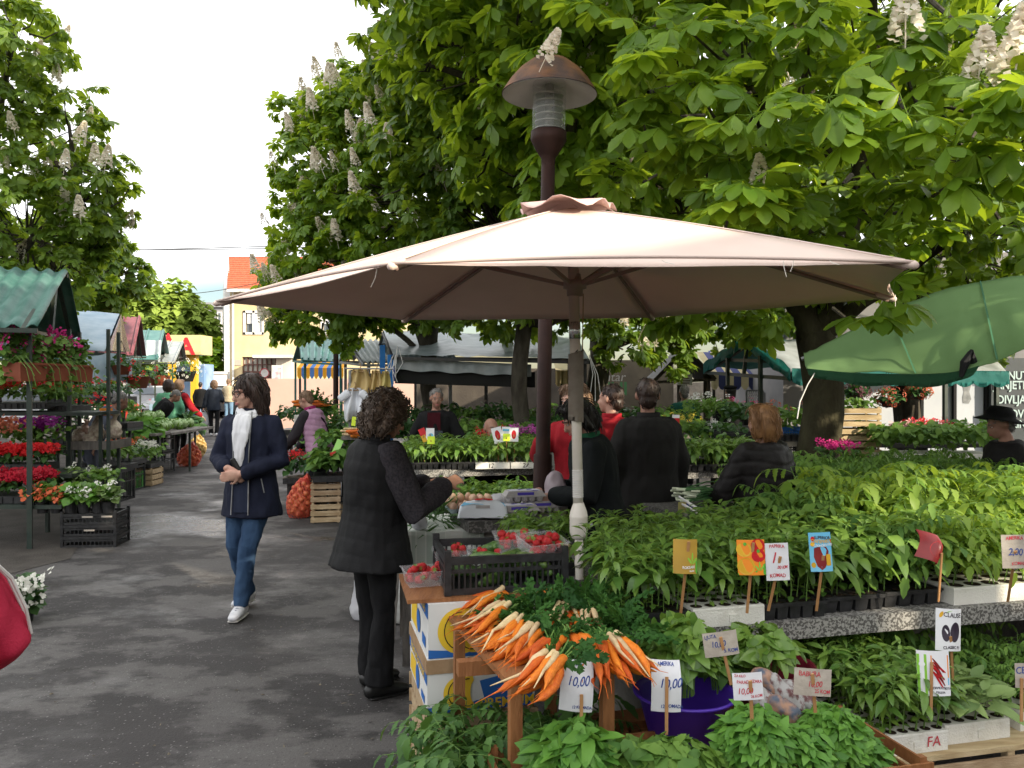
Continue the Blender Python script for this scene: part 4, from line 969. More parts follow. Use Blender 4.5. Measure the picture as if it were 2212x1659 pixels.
# ================================================================== PARASOL
M_par=M_("parasol_cloth",(.74,.6,.53),.9,(.66,.53,.46),2.2,.12,260,.1,trans=.14,trcol=(.62,.36,.3),contrast=(.45,.75))
M_parrib=M_("parasol_rib",(.28,.19,.16),.5,(.24,.16,.13),8)
par=empty("parasol",(.318,3.7,0),"large open beige parasol standing over the seedling table","parasol")
AP=Vector((.25,3.71,2.405))
CORN=[P(845,569,2.62),P(1975,566,2.6),P(1930,641,3.6),P(1410,685,4.76),P(872,690,4.92),P(467,651,3.82)]
def canopy(v0=0.0,sag=.05,lift=0.0):
 mb=MB();nu,nv=14,14
 for i in range(6):
  a,b=CORN[i],CORN[(i+1) % 6]
  def fn(u,v):
   v=v0+(1-v0)*v
   e=a.lerp(b,u);m=math.sin(math.pi*u)
   e=e+(AP-e)*(.035*m)
   p=AP.lerp(e,v);bow=.014*math.sin(math.pi*v**.8)
   wr=.004*mnoise.noise(Vector((p.x*5,p.y*5,i)))*v
   return p+Vector((0,0,bow-sag*m*v*(1-.35*v)+wr+lift+.012*m*v**6))
  mb.sheet(fn,nu,nv,.003)
 return mb
canopy().build("canopy",M_par,par,True)
mb=MB()
for i in range(6):
 a,b=CORN[i],CORN[(i+1) % 6]
 mb.tube([a.lerp(b,u)+(AP-a.lerp(b,u))*(.036*math.sin(math.pi*u))+Vector((0,0,.01*math.sin(math.pi*u))) for u in np.linspace(0,1,16)],.006,5)
 mb.tube([AP.lerp(a,t)+Vector((0,0,.014*math.sin(math.pi*t**.8)+.001)) for t in np.linspace(.1,.98,12)],.0035,4)
 d=(a-AP).normalized();mb.caps([a-d*.07-Vector((0,0,.012)),a-Vector((0,0,.01))],.014,8)
mb.build("hem",M_par,par,True)
mb=MB()
for k in range(6):
 a,b=CORN[k],CORN[(k+1) % 6]
 def cap_(u,v):
  e=a.lerp(b,u);d=Vector((e.x-AP.x,e.y-AP.y,0)).normalized();r=.21*v
  return AP+d*r*(1+.06*math.sin(u*6+k))+Vector((0,0,.034-.04*v*v+.02*v**3*math.sin(2*math.pi*(u*1.2+k*.37))))
 mb.sheet(cap_,8,6,.003)
mb.build("vent_cap",M_("parasol_cap_cloth",(.7,.5,.46),.9,(.64,.45,.41),4,.1,200,.1,trans=.15),par,True)
hub=Vector((.281,3.705,2.06));
for c in CORN:
 mb=MB();d=(c-AP);top=AP+Vector((0,0,-.03));rp=[]
 for t in np.linspace(.02,.985,8):rp.append(AP.lerp(c,t)+Vector((0,0,.014*math.sin(math.pi*t**.8)-.022)))
 mb.tube(rp,.0095,6);rb=mb.build("rib",M_parrib,par,True)
 mb=MB();m=AP.lerp(c,.42)+Vector((0,0,-.02));mb.bar(hub+(Vector((m.x,m.y,hub.z))-hub).normalized()*.03,m,.016,.016);mb.build("strut",M_parrib,rb)
ax=lambda z:Vector((.318-.0205*z,3.7,z))
mb=MB();mb.tube([ax(1.86),ax(2.4)],.024,16);mb.build("upper_pole",M_("parasol_pole_tan",(.4,.29,.24),.45,(.36,.26,.21),5),par,True)
mb=MB();mb.lathe(hub,[(.025,-.05),(.036,-.048),(.036,-.02),(.052,-.015),(.052,.02),(.03,.024),(.026,.05)],16);mb.build("runner",M_parrib,par,True)
mb=MB();mb.tube([ax(1.82),ax(1.895)],.026,14);mb.build("clamp",M_("chrome",(.5,.5,.5),.2,metal=.9),par,True)
mb=MB();mb.tube([ax(1.08),ax(1.82)],.0225,16);mb.tube([ax(1.5),ax(1.82)],.0235,16);mb.build("middle_pole",M_cream,par,True)
mb=MB()
for k in range(16):mb.lathe(ax(1.115+k*.0078),[(.0226,-.003),(.0255,0),(.0226,.003)],14)
mb.build("cord_binding",M_white,par,True)
mb=MB();mb.lathe(ax(1.0),[(.02,-.075),(.03,-.07),(.04,-.045),(.0405,.025),(.0415,.028),(.0405,.031),(.037,.05),(.028,.075),(.0225,.09)],24);jt=mb.build("joint",M_cream,par,True)
mb=MB();mb.cyl(ax(.99)+Vector((.04,0,0)),ax(.99)+Vector((.062,0,0)),.009);mb.build("screw",M_steel,jt)
mb=MB();mb.tube([ax(0.02),ax(.93)],.0195,14);mb.tube([ax(.8),ax(.83)],.0215,14);mb.build("lower_pole",M_cream,par,True)
mb=MB();mb.lathe(Vector((.318,3.7,0)),[(.001,.09),(.03,.09),(.035,.05),(.2,.04),(.22,.0)],24);mb.build("base",M_conc,par,True)
mb=MB()
for x,y,Y,dx,dz in ((815,585,2.72,-.02,-.06),(1690,568,2.6,.01,-.05),(1712,567,2.6,-.01,-.035),(1428,567,2.6,.04,-.012),(1790,568,2.6,.03,-.012),(1932,640,3.58,0,-.05)):
 a=P(x,y,Y)+Vector((0,-.008,.005));mb.tube([a,a+Vector((dx*.3,0,dz*.5)),a+Vector((dx,0,dz))],.0013,3)
mb.build("loose_thread",M_cream,par)
mb=MB();mb.tube([ax(2.02)+Vector((.04,-.02,0)),ax(1.9)+Vector((.036,-.02,0)),ax(1.75)+Vector((.03,-.026,0))],.0025,4);mb.build("cord",M_tan,par)
root=empty("cardboard_strip",ax(1.5),"long tan cardboard strip tied to the parasol pole","cardboard")
mb=MB();c=ax(1.62)
mb.sheet(lambda u,v:c+Vector((-.036+.068*u,-.032-.012*math.sin(u*3.1),.13-.29*v+.02*u-.03*u*v)),6,8,.002);mb.build("strip",M_card,root,True)
mb=MB();mb.tube([ax(1.77)+Vector((.01,-.03,0)),ax(1.74)+Vector((-.02,-.035,0)),ax(1.72)+Vector((.0,-.038,0)),ax(1.75)+Vector((.03,-.036,.02))],.002,4);mb.build("wire_hook",M_blackm,root)
# ================================================================== PLANT TEMPLATES (each becomes one mesh shared by its copies)
def plant_mesh(name,leaves,stems,ml,ms=None):
 """leaves: list of (V,F) ; stems likewise"""
 Vl,Fl=merge(leaves);tint=np.concatenate([np.full(len(v),rng.random()) for v,f in leaves])
 Vs,Fs=merge(stems)
 V=np.concatenate([Vl,Vs]);F=np.concatenate([Fl,Fs+len(Vl)])
 me=np_mesh(name,V,[F],[ml,ms or M_stem],False,np.concatenate([np.zeros(len(Fl),int),np.ones(len(Fs),int)]))
 add_tint(me,np.concatenate([tint,np.zeros(len(Vs))]));return me
def pose(VF,p,az,el,roll=0.0,s=1.0):
 V,F=VF
 M=Matrix.Rotation(az,3,'Z') @ Matrix.Rotation(el,3,'X') @ Matrix.Rotation(roll,3,'Y')
 return (V*s) @ np.array(M).T+np.array(p),F
def pepper_plant(seed,h=.25,nl=11,L=.085,ml=None,wid=.205,lowleaf=True,dro=(0,42)):
 r=random.Random(seed);lv,st=[],[]
 bx,by=r.uniform(-.015,.015),r.uniform(-.015,.015);prev=np.array([0,0,0.]);pts=[prev]
 for i in range(1,5):
  p=np.array([bx*(i/4)**2*1.5+r.uniform(-.003,.003),by*(i/4)**2*1.5,h*.86*i/4]);st.append(stemq(prev,p,.0035-.0004*i));prev=p;pts.append(p)
 at=lambda t:np.array([np.interp(t*4,range(5),[q[k] for q in pts]) for k in range(3)])
 az=r.random()*6
 for i in range(nl):
  t=.5+.5*(i/(nl-1))**.8;az+=2.4+r.uniform(-.3,.3)
  l=L*(.6+.5*math.sin(math.pi*min(1,.15+t*.8)))*r.uniform(.85,1.15)
  if t > .93:l *= .8
  el=R(r.uniform(5,35)) if t < .85 else R(r.uniform(20,60));pl=l*r.uniform(.25,.45)
  p=at(t);d=np.array([-math.sin(az)*math.cos(el),math.cos(az)*math.cos(el),math.sin(el)]);q=p+d*pl
  st.append(stemq(p,q,.0016))
  lv.append(pose(blade(l,l*wid,r.uniform(.15,.4),r.uniform(.3,.75),5,.42,0,.06),q,az,el-R(r.uniform(*dro)),r.uniform(-.35,.35)))
 if lowleaf:
  for i in range(3):
   az+=2.2;p=at(r.uniform(.06,.25));l=L*.45
   lv.append(pose(blade(l,l*.34,.2,.4,4,.45),p,az,R(r.uniform(-10,25)),0))
 return plant_mesh("seedling",lv,st,ml or ML_pepper)
def tomato_plant(seed,h=.3,nl=8,L=.13,ml=None,wid=.15):
 r=random.Random(seed);lv,st=[],[];prev=np.array([0,0,0.]);pts=[prev]
 for i in range(1,5):
  p=np.array([r.uniform(-.012,.012)*i,r.uniform(-.012,.012)*i,h*.85*i/4]);st.append(stemq(prev,p,.004-.0005*i));prev=p;pts.append(p)
 at=lambda t:np.array([np.interp(t*4,range(5),[q[k] for q in pts]) for k in range(3)])
 az=r.random()*6
 for i in range(nl):
  t=.25+.75*i/(nl-1);az+=2.4+r.uniform(-.3,.3);el=R(r.uniform(10,50));l=L*r.uniform(.75,1.15)*(1 if t < .9 else .7);drop=r.uniform(.3,.8)
  p0=at(t);pp=p0;dirxy=np.array([-math.sin(az),math.cos(az),0])
  for k in range(1,5):
   u=k/4;p=p0+dirxy*(l*u*math.cos(el))+np.array([0,0,l*(math.sin(el)*u-drop*u*u*.7)]);st.append(stemq(pp,p,.0013));
   if k < 4:
    for s_ in (-1,1):
     ll=l*.42*(1-.15*abs(k-2))*r.uniform(.8,1.1);lv.append(pose(blade(ll,ll*wid,.15,r.uniform(.2,.6),8,.4,.5),p,az+s_*R(r.uniform(50,75)),R(r.uniform(-30,5)),s_*.2))
   else:
    ll=l*.5;lv.append(pose(blade(ll,ll*(wid+.02),.2,r.uniform(.2,.6),6,.45,.3),p,az,R(r.uniform(-50,-15)),0))
   pp=p
 return plant_mesh("seedling",lv,st,ml or ML_tom)
ME_PEP=[pepper_plant(s,h,n,l) for s,h,n,l in ((1,.265,17,.074),(2,.285,18,.07),(3,.25,16,.078),(4,.275,18,.066),(5,.265,17,.072))]
ME_PEPS=[pepper_plant(s,.19,16,.055,None,.19) for s in (11,12,13,14)]
ME_PEPL=[pepper_plant(s,.26,14,.095,None,.25) for s in (21,22,23)]
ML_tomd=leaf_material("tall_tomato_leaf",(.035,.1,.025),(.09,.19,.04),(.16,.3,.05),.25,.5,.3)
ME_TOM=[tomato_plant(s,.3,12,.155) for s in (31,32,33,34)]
ML_tom_lit=leaf_material("tomato_leaf_lit",(.13,.25,.03),(.27,.38,.06),(.5,.65,.06),.4,.5,.35)  # sunlight put into the colour: a lighter, yellower copy of the tomato leaf
ME_TOML=[tomato_plant(s,.34,12,.155,ML_tom_lit) for s in (35,36,37)]
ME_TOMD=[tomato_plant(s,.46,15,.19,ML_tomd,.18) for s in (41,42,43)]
ME_EGG=[pepper_plant(s,.1,7,.085,ML_pale,.3,False,(-25,5)) for s in (51,52,53)]
ME_FARP=[pepper_plant(s,.2,9,.085,ML_pepper,.26,False) for s in (61,62,63)]
ME_DARK=[pepper_plant(s,.24,9,.1,ML_dark,.3,False) for s in (71,72,73)]
# ================================================================== TRAYS
def tray_body(mb,w_,d,h,nx,ny,deep,wall_=.006):
 """local mesh: rim sheet with round cells; front shows cells (black) or a plain block (foam)"""
 return mb
TRAY_CACHE={}
def tray(org,w_,d,kind,plants,nx,ny,label,group,e1=E1,e2=E2,hs=1.0,h=None,jit=.006,spread=.15,name="seedling_tray",text_=None,keep=1.0):
 """org: front left bottom corner"""
 org=Vector(org);c=org+e1*(w_/2)+e2*(d/2);root=empty(name,c,label,"seedling tray",group)
 ang=math.atan2(e1.y,e1.x);h=h or (.068 if kind=='foam' else .055)
 L_=lambda a,b,z:org+e1*a+e2*b+Vector((0,0,z))
 mb=MB()
 if kind=='foam':
  mb.box(c+Vector((0,0,h/2-.004)),(w_,d,h-.008),ang,.995)
  cw,cd=w_/nx,d/ny
  t=.004
  mb.add([L_(0,0,h-.0075),L_(w_,0,h-.0075),L_(w_,d,h-.0075),L_(0,d,h-.0075),L_(.002,.002,h),L_(w_-.002,.002,h),L_(w_-.002,d-.002,h),L_(.002,d-.002,h)],[(0,1,5,4),(1,2,6,5),(2,3,7,6),(3,0,4,7),(4,5,6,7)])
  cc=L_(w_*.55,-.002,h*.4);mb.box(cc,(.03,.006,h*.42),ang)
  mats=M_styro
 else:
  cw,cd=w_/nx,d/ny
  mb.box(L_(w_/2,d/2,h-.004),(w_,d,.008),ang);mb.box(L_(w_/2,.004,h+.003),(w_+.012,.01,.008),ang);mb.box(L_(w_/2,d-.004,h+.003),(w_+.012,.01,.008),ang)
  for a in (.003,w_-.003):mb.box(L_(a,d/2,h+.003),(.01,d,.008),ang)
  for i in range(nx):
   for j in range(ny):
    if j > 1 and 0 < i < nx-1:continue
    p=L_((i+.5)*cw,(j+.5)*cd,(h-.008)/2);mb.box(p,(cw*.72,cd*.72,h-.009),ang,1.2)
  mats=M_blackp
 cw,cd=w_/nx,d/ny;mb.mat(1);r_=min(cw,cd)*.4
 for i in range(nx):
  for j in range(ny):
   p=L_((i+.5)*cw,(j+.5)*cd,h+.0012);mb.add([p+Vector((r_*math.cos(a),r_*math.sin(a),0)) for a in np.linspace(0,2*math.pi,11)[:-1]],[tuple(range(10))])
 mb.build("tray_body",[mats,M_soil],root)
 if plants:
  for i in range(nx):
   for j in range(ny):
    if rng.random() > keep:continue
    o=link("seedling",plants[rng.integers(len(plants))],root)
    o.location=L_((i+.5)*cw+rng.normal()*jit,(j+.5)*cd+rng.normal()*jit,h)-root.location
    fl=(j+.5)/ny-.5;fa=(i+.5)/nx-.5
    lean=Matrix.Rotation(spread*fa+rng.normal()*.05,4,e2) @ Matrix.Rotation(-spread*fl+rng.normal()*.05,4,e1)
    o.rotation_euler=(lean @ Matrix.Rotation(rng.random()*6.283,4,'Z')).to_euler();o.scale=(hs*rng.uniform(.76,1.18),)*3
 if text_:
  tx=text("marker_text",text_[0],text_[1],L_(w_*text_[3],-.003,h*.5),text_[2],root,rot=(math.pi/2,0,ang),shear=.1)
 return root
def slab_table(org,ln,dp,zt,th,label,mat=M_terr,legs=None,e1=E1,e2=E2,group="market tables"):
 org=Vector(org);c=org+e1*(ln/2)+e2*(dp/2);root=empty("market_table",(c.x,c.y,0),label,"table",group);ang=math.atan2(e1.y,e1.x)
 mb=MB();mb.box((c.x,c.y,zt-th/2),(ln,dp,th),ang);mb.build("table_top",mat,root)
 for a in (legs or (.12,ln-.12)):
  p=org+e1*a+e2*(dp/2);thin="bench" in label or mat in (M_grey,M_dmetal,M_dark);mb=MB();mb.box((p.x,p.y,(zt-th)/2),(.035 if thin else .12,.035 if thin else dp*.7,zt-th),ang);mb.build("leg",M_dmetal if thin else M_conc,root)
 return root
T0=Vector((.385,2.885,0));AT=lambda a,b,z=0.0:T0+E1*a+E2*b+Vector((0,0,z))
slab_table(AT(-.2,0),2.75,1.3,.748,.068,"long speckled terrazzo table under the parasol full of pepper seedlings",legs=(.5,1.6,2.5))
G1="seedling trays on the long terrazzo table"
tray(AT(0,.01,.749),.258,.47,'black',ME_PEP,5,7,"black pepper tray at the front left of the table beside the carrots",G1,hs=.92)
tray(AT(.268,.0,.749),.285,.47,'foam',ME_PEP,5,7,"white foam pepper tray behind the paprika price sign",G1,hs=.92)
tray(AT(.562,.015,.749),.262,.47,'black',ME_PEP,5,7,"black pepper tray carrying the light blue seed packet",G1,hs=.95)
tray(AT(.832,.045,.749),.27,.47,'black',ME_PEPL,4,5,"black tray of large leaved peppers right of the light blue packet",G1)
tray(AT(1.11,.06,.749),.262,.47,'black',ME_PEPL+ME_TOM,4,5,"black tray holding the stick with the curled red packet",G1)
tray(AT(1.40,.03,.749),.5,.42,'foam',ME_TOML,6,5,"dirty white foam tomato tray at the right end of the table front",G1,hs=.85)
tray(AT(-.14,.86,.749),.26,.4,'black',ME_PEP,4,6,"black pepper tray just left of the parasol pole",G1,hs=.82)
tray(AT(.24,.52,.749),.2,.46,'black',ME_PEP,5,6,"rear black pepper tray just right of the parasol pole",G1,hs=.84)
tray(AT(.445,.52,.749),.27,.46,'black',ME_PEP,5,6,"rear pepper tray behind the white foam tray",G1,hs=.86)
tray(AT(.72,.54,.749),.27,.44,'black',ME_PEP,5,6,"rear pepper tray behind the light blue packet",G1,hs=.9)
tray(AT(.995,.55,.749),.29,.44,'black',ME_TOM,4,5,"rear tomato tray behind the curled red packet",G1)
tray(AT(1.29,.52,.749),.3,.46,'black',ME_TOML,4,5,"sunlit tomato tray at the back of the table",G1,hs=1.2)
tray(AT(1.6,.5,.749),.3,.48,'black',ME_TOML,4,5,"sunlit tall tomato tray at the back right of the table",G1,hs=1.25)
tray(AT(1.92,.3,.749),.4,.6,'black',ME_TOML,5,6,"tomato tray at the far right end of the table",G1,hs=1.2)
slab_table(P(1775,0,5.0).to_2d().to_3d(),2.0,1.3,.74,.06,"second terrazzo table beside the forked trunk full of tomato seedlings",legs=(.3,1.7))
G2="tomato trays on the second table"
T2=P(1775,0,5.0).to_2d().to_3d()
for k,(a,b,lb) in enumerate(((0.02,.02,"front left"),(.5,.02,"front middle"),(1.0,.02,"front second from the right"),(1.5,.02,"front right"),(.02,.65,"back left"),(.5,.65,"back middle"),(1.0,.65,"back second from the right"),(1.5,.65,"back right"))):
 tray(T2+E1*a+E2*b+Vector((0,0,.742)),.46,.56,'black',ME_TOM,6,6,"tomato tray at the %s of the second table by the trunk" % lb,G2,hs=.95)
# ---- the low shelf in front
def slat_crate(name,org,w_,d,h,label,group=None,mat=M_pale,e1=E1,e2=E2,ns=3,cat="wooden crate",bottom=True):
 org=Vector(org);c=org+e1*(w_/2)+e2*(d/2);root=empty(name,c,label,cat,group);ang=math.atan2(e1.y,e1.x);sh=h/ns
 L_=lambda a,b,z:org+e1*a+e2*b+Vector((0,0,z))
 mb=MB()
 for k in range(ns):
  z=sh*(k+.5)
  for b in (.004,d-.004):mb.box(L_(w_/2,b,z),(w_,.008,sh*.74),ang)
  for a in (.012,w_-.012):mb.box(L_(a,d/2,z),(.008,d-.018,sh*.74),ang)
 for a in (.028,w_-.028):
  for b in (.02,d-.02):mb.box(L_(a,b,h/2+.004),(.022,.022,h+.008),ang)
 mb.build("slatted_box",mat,root)
 if bottom:
  mb=MB();mb.box(L_(w_/2,d/2,.012),(w_-.03,d-.03,.01),ang);mb.build("floor_board",mat,root)
 return root
W0=Vector((1.236,2.786,0));AW=lambda a,b,z=0.0:W0+E1*a+E2*b+Vector((0,0,z))
def board_top(org,w_,d,zt,th,label,mat=M_pale,cat="shelf"):
 org=Vector(org);c=org+E1*(w_/2)+E2*(d/2);root=empty("wooden_shelf",(c.x,c.y,0),label,cat);ang=math.atan2(E1.y,E1.x)
 mb=MB()
 n=4
 for k in range(n):mb.box(org+E1*(w_/2)+E2*(d*(k+.5)/n)+Vector((0,0,zt-th/2)),(w_,d/n-.006,th),ang)
 mb.build("boards",mat,root)
 mb=MB()
 for z in np.arange(zt-th-.05,.02,-.075):mb.box(org+E1*(w_/2)+E2*.006+Vector((0,0,z)),(w_,.012,.06),ang)
 mb.build("front_slats",mat,root)
 for a in (.03,w_/2,w_-.03):
  for b in (.03,d-.03):mb=MB();mb.box(org+E1*a+E2*b+Vector((0,0,(zt-th)/2)),(.03,.03,zt-th),ang);mb.build("upright",mat,root)
 return root
board_top(AW(-.05,-.03),1.15,.95,.36,.018,"pale slatted wooden shelf under the white foam trays at the bottom right")
board_top(Vector((-.02,2.12,0)),1.1,.8,.42,.018,"low wooden shelf under the bundled seedlings and the purple basin",M_woodb)
G3="seedling trays on the low wooden shelf"
tray(AW(0,0,.361),.275,.46,'foam',ME_PEPS,6,8,"white foam tray marked FA with dense small leaved peppers",G3,hs=1.18,text_=("FA",.05,M_inkr,.78))
tray(AW(.29,.03,.361),.275,.4,'foam',ME_EGG,5,6,"white foam tray of pale grey green aubergine seedlings",G3)
tray(AW(-.03,.47,.361),.4,.44,'black',ME_PEPS,8,7,"dense pepper tray behind the babura price sign",G3,hs=1.35)
tray(AW(.4,.45,.361),.5,.44,'black',ME_TOM,7,6,"dark tomato tray behind the aubergine seedlings",G3,hs=.8)
tray(AW(.64,.06,.361),.4,.34,'foam',ME_TOM,5,4,"foam tray cut off by the right edge beside the aubergine seedlings",G3,hs=.6)
# ---- bundled seedlings
def bundle(c,rx,ry,hz,n,L,wid,mat,label,serr=0.0,droop=.45,dome=True,name="seedling_bundle",group="bundled seedlings"):
 c=Vector(c);root=empty(name,c,label,"seedling bundle",group)
 tp=[blade(L,L*wid,f,dr,6,.42,serr,.1) for f,dr in ((.2,.3),(.35,droop),(.1,.7),(.3,.15))]
 d=sphere_dirs(n*3);d=d[d[:,2] > -.25][:n];n=len(d)
 rr=.55+.45*rng.random(n)**.5
 pos=np.array(c)+d*np.array([rx,ry,hz])*rr[:,None]+np.array([0,0,.03]);
 az=d.copy();az[:,2]=0;az+=rng.normal(size=az.shape)*.45;az[:,2]=rng.uniform(-.5,.45,n)
 up=d*.8+np.array([0,-.2,.7])+rng.normal(size=d.shape)*.3
 scatter("leaves",tp,pos-az/np.linalg.norm(az,axis=1,keepdims=True)*L*.4,frames(az,up),rng.uniform(.6,1.15,n),mat,root)
 mb=MB()
 for k in range(26):
  a=k*2.4;q=c+Vector((rx*.75*math.cos(a)*rng.random(),ry*.75*math.sin(a)*rng.random(),hz*.7));b0=c+Vector((rx*.35*math.cos(a),ry*.35*math.sin(a),-.1));mb.tube([b0,q],.0035,4,False)
 mb.build("stems",M_stem,root);return root
bundle(P(1240,1668,2.3),.13,.12,.1,330,.09,.2,ML_lush,"bundle of broad wavy leaved seedlings at the bottom beside the front table leg",.06,.5)
bundle(P(1450,1700,2.3),.17,.13,.1,330,.07,.24,ML_tom,"bundle of grey green narrow leaved seedlings below the purple basin",.25)
bundle(P(1345,1705,2.3),.1,.12,.1,150,.08,.28,ML_tom,"small seedling bundle squeezed beside the broad wavy leaved one",.2)
bundle(P(1632,1628,2.36),.11,.11,.1,700,.05,.24,ML_lush,"dense bundle of small pointed leaves under the paradajzara sign",0)
bundle(P(1795,1622,2.48),.11,.11,.1,700,.05,.24,ML_lush,"dense bundle of small pointed leaves under the babura sign",0)
bundle(P(1720,1665,2.36),.12,.1,.1,480,.05,.24,ML_lush,"bundle of small pointed leaves lowest between the other two",0)
bundle(P(1850,1665,2.5),.1,.1,.09,320,.05,.24,ML_lush,"bundle of small pointed leaves at the edge of the foam tray marked FA",0)
bundle(P(1468,1432,2.7),.135,.12,.115,420,.075,.26,ML_pepper,"big bundle of pepper seedlings standing in the purple basin",0)
bundle(P(1640,1425,2.85),.13,.12,.09,170,.075,.3,ML_pepper,"bundle of pepper seedlings behind the paradajzara sign",0)
bundle(P(1560,1470,2.8),.07,.08,.06,70,.06,.3,ML_tom,"small sprig bundle at the right rim of the purple basin",0)
slat_crate("wooden_crate",Vector((.0,2.16,.421)),.75,.36,.1,"shallow wooden crate under the front bundles",mat=M_woodb,ns=2)
slat_crate("wooden_crate",Vector((.75,2.3,.421)),.5,.42,.1,"shallow wooden crate under the small pointed leaf bundles",mat=M_woodb,ns=2)
def basin(c,r,h,mat,label):
 c=Vector(c);root=empty("plastic_basin",c,label,"basin","plastic basins")
 mb=MB();mb.lathe(c,[(.001,0),(r*.68,0),(r*.74,.01),(r*.95,h*.9),(r*1.06,h*.96),(r*1.07,h),(r*1.02,h+.003),(r*.93,h*.94),(r*.7,.02),(.001,.015)],40);mb.build("shell",mat,root,True)
basin(Vector((P(1480,0,2.7).x,2.7,.47)),.158,.15,M_("purple_plastic",(.06,.02,.3),.32,(.07,.025,.34),4),"purple plastic basin holding a bundle of seedlings")
basin(Vector((P(1650,0,3.0).x,3.0,.47)),.17,.14,M_("maroon_plastic",(.12,.01,.02),.35),"dark red basin in the shadow under the terrazzo table")
slat_crate("wooden_crate",Vector((P(1480,0,2.7).x-.15,2.58,.421)),.3,.26,.046,"flat wooden crate under the purple basin",ns=1,mat=M_woodb)
slat_crate("wooden_crate",Vector((P(1650,0,3.0).x-.15,2.92,.361)),.34,.3,.107,"flat wooden crate under the dark red basin",ns=1,mat=M_woodb)
M_news=M_("printed_news",(.34,.33,.32),.7,(.12,.05,.05),38,.3,20,contrast=(.45,.6));M_news2=M_("colour_print",(.35,.2,.13),.6,(.08,.1,.14),26,.3,20,contrast=(.4,.6))
for k,(x,y,Y,a,m,lb) in enumerate(((1668,1480,2.62,.5,M_news2,"brown printed wrap right of the paradajzara sign"),(1695,1500,2.6,.9,M_news,"grey newspaper wrap among the others under the terrazzo edge"),(1700,1540,2.55,-.3,M_news2,"lowest coloured paper wrap between the two dense bundles"),(1650,1515,2.58,.2,M_news,"black and grey paper wrap beside the paradajzara sign"),(1728,1510,2.62,-.6,M_news,"paper wrap tucked behind the babura sign"))):
 root=empty("paper_wrap",P(x,y,Y),lb,"paper wrap","newspaper wrapped seedling roots");mb=MB();c=P(x,y,Y)
 d=Vector((math.cos(a),-.3,-.7)).normalized();mb.caps([c-d*.045,c,c+d*.05],[.03,.036,.03],10)
 mb.remesh("wrap",m,root,.006,lambda co,no:vnoise(co,28,.007,k*3.1)+vnoise(co,70,.003,k),1)
# ================================================================== PRICE SIGNS
def sign(name,x,y,w_px,h_px,Y,texts,mat,label,tilt=0.0,curl=0.0,curlv=0.0,stick=None,shapes=(),yaw=0.0,cat="price sign",th=.0012,pitch=-.06,corner=0.0):
 """texts: (string, x, y, size, material, shear) in fractions of the sign; shapes: (kind, args, material)"""
 w_,h_=w_px*Y/FD,h_px*Y/FD;C=P(x,y,Y);root=empty(name,C,label,cat,"price signs and seed packets on sticks")
 Rm=(Matrix.Rotation(yaw,3,'Z') @ Matrix.Rotation(pitch,3,'X') @ Matrix.Rotation(tilt,3,'Y'))
 X=Rm @ Vector((1,0,0));Z=Rm @ Vector((0,0,1));N=Rm @ Vector((0,-1,0))
 def sf(fx,fy,off=0.0):
  b=curl*(fx-.1)**2*4*w_+curlv*(fy)**2*4*h_*(1 if fy > 0 else .2)+corner*max(0,fx+fy-.35)*w_
  return C+X*(fx*w_)+Z*(fy*h_)-N*b+N*off
 mb=MB();mb.sheet(lambda u,v:sf(u-.5,.5-v),10,10);mb.sheet(lambda u,v:sf(.5-u,.5-v,-th),10,10);bd=mb.build("card",mat,root,True)
 def mapped(nm,me_pts,faces,m,off):
  mb=MB();mb.add([sf(p[0],p[1],off) for p in me_pts],faces);return mb.build(nm,m,bd)
 for i,(s_,fx,fy,sz,m,sh) in enumerate(texts):
  cu=bpy.data.curves.new("t",'FONT');cu.body=s_;cu.size=sz;cu.align_x='CENTER';cu.align_y='CENTER';cu.shear=sh;cu.resolution_u=3;cu.space_character=.95;cu.offset=.002
  t=bpy.data.objects.new("t",cu);COL.objects.link(t);me=bpy.data.meshes.new_from_object(t.evaluated_get(bpy.context.evaluated_depsgraph_get()));bpy.data.objects.remove(t)
  r_=random.Random(s_);ph=r_.random()*6
  pts=[(fx+v.co.x*h_/w_*.86,fy+v.co.y+.012*math.sin(v.co.x*9+ph)) for v in me.vertices]
  mapped("lettering",pts,[tuple(f.vertices) for f in me.polygons],m,.0012+.0002*i);bpy.data.meshes.remove(me)
 for i,(nm,pts,m) in enumerate(shapes):
  mapped(nm,pts,[tuple(range(len(pts)))],m,.0006+.0001*i)
 if stick:
  (bx,by,bY),(tx,ty)=stick;mb=MB();a=P(bx,by,bY);b=P(tx,ty,Y)+N*.006 ;mb.bar(a,b,.0095,.004,N);mb.build("stick",M_stick,root)
 return root
M_stick=M_("split_stick",(.5,.27,.12),.7,(.4,.2,.08),10,.1,40)
def ellp(cx,cy,rx,ry,n=20,rot=0.0):
 return [(cx+rx*math.cos(t)*math.cos(rot)-ry*math.sin(t)*math.sin(rot),cy+rx*math.cos(t)*math.sin(rot)+ry*math.sin(t)*math.cos(rot)) for t in np.linspace(0,2*math.pi,n+1)[:-1]]
def rect(x0,y0,x1,y1):return [(x0,y0),(x1,y0),(x1,y1),(x0,y1)]
m_yel=M_("print_yellow",(.75,.42,.03),.4,(.6,.34,.02),8);m_red=M_("print_red",(.6,.015,.02),.35,(.42,.01,.015),8);m_dred=M_("print_dark_red",(.16,.012,.015),.35,(.24,.02,.02),12)
m_grn=M_("print_green",(.09,.38,.04),.4);m_lgrn=M_("print_lime",(.25,.55,.06),.4);m_blu=M_("print_sky",(.12,.45,.7),.4,(.2,.52,.72),3);m_pur=M_("print_purple",(.025,.015,.03),.35,(.06,.05,.07),10)
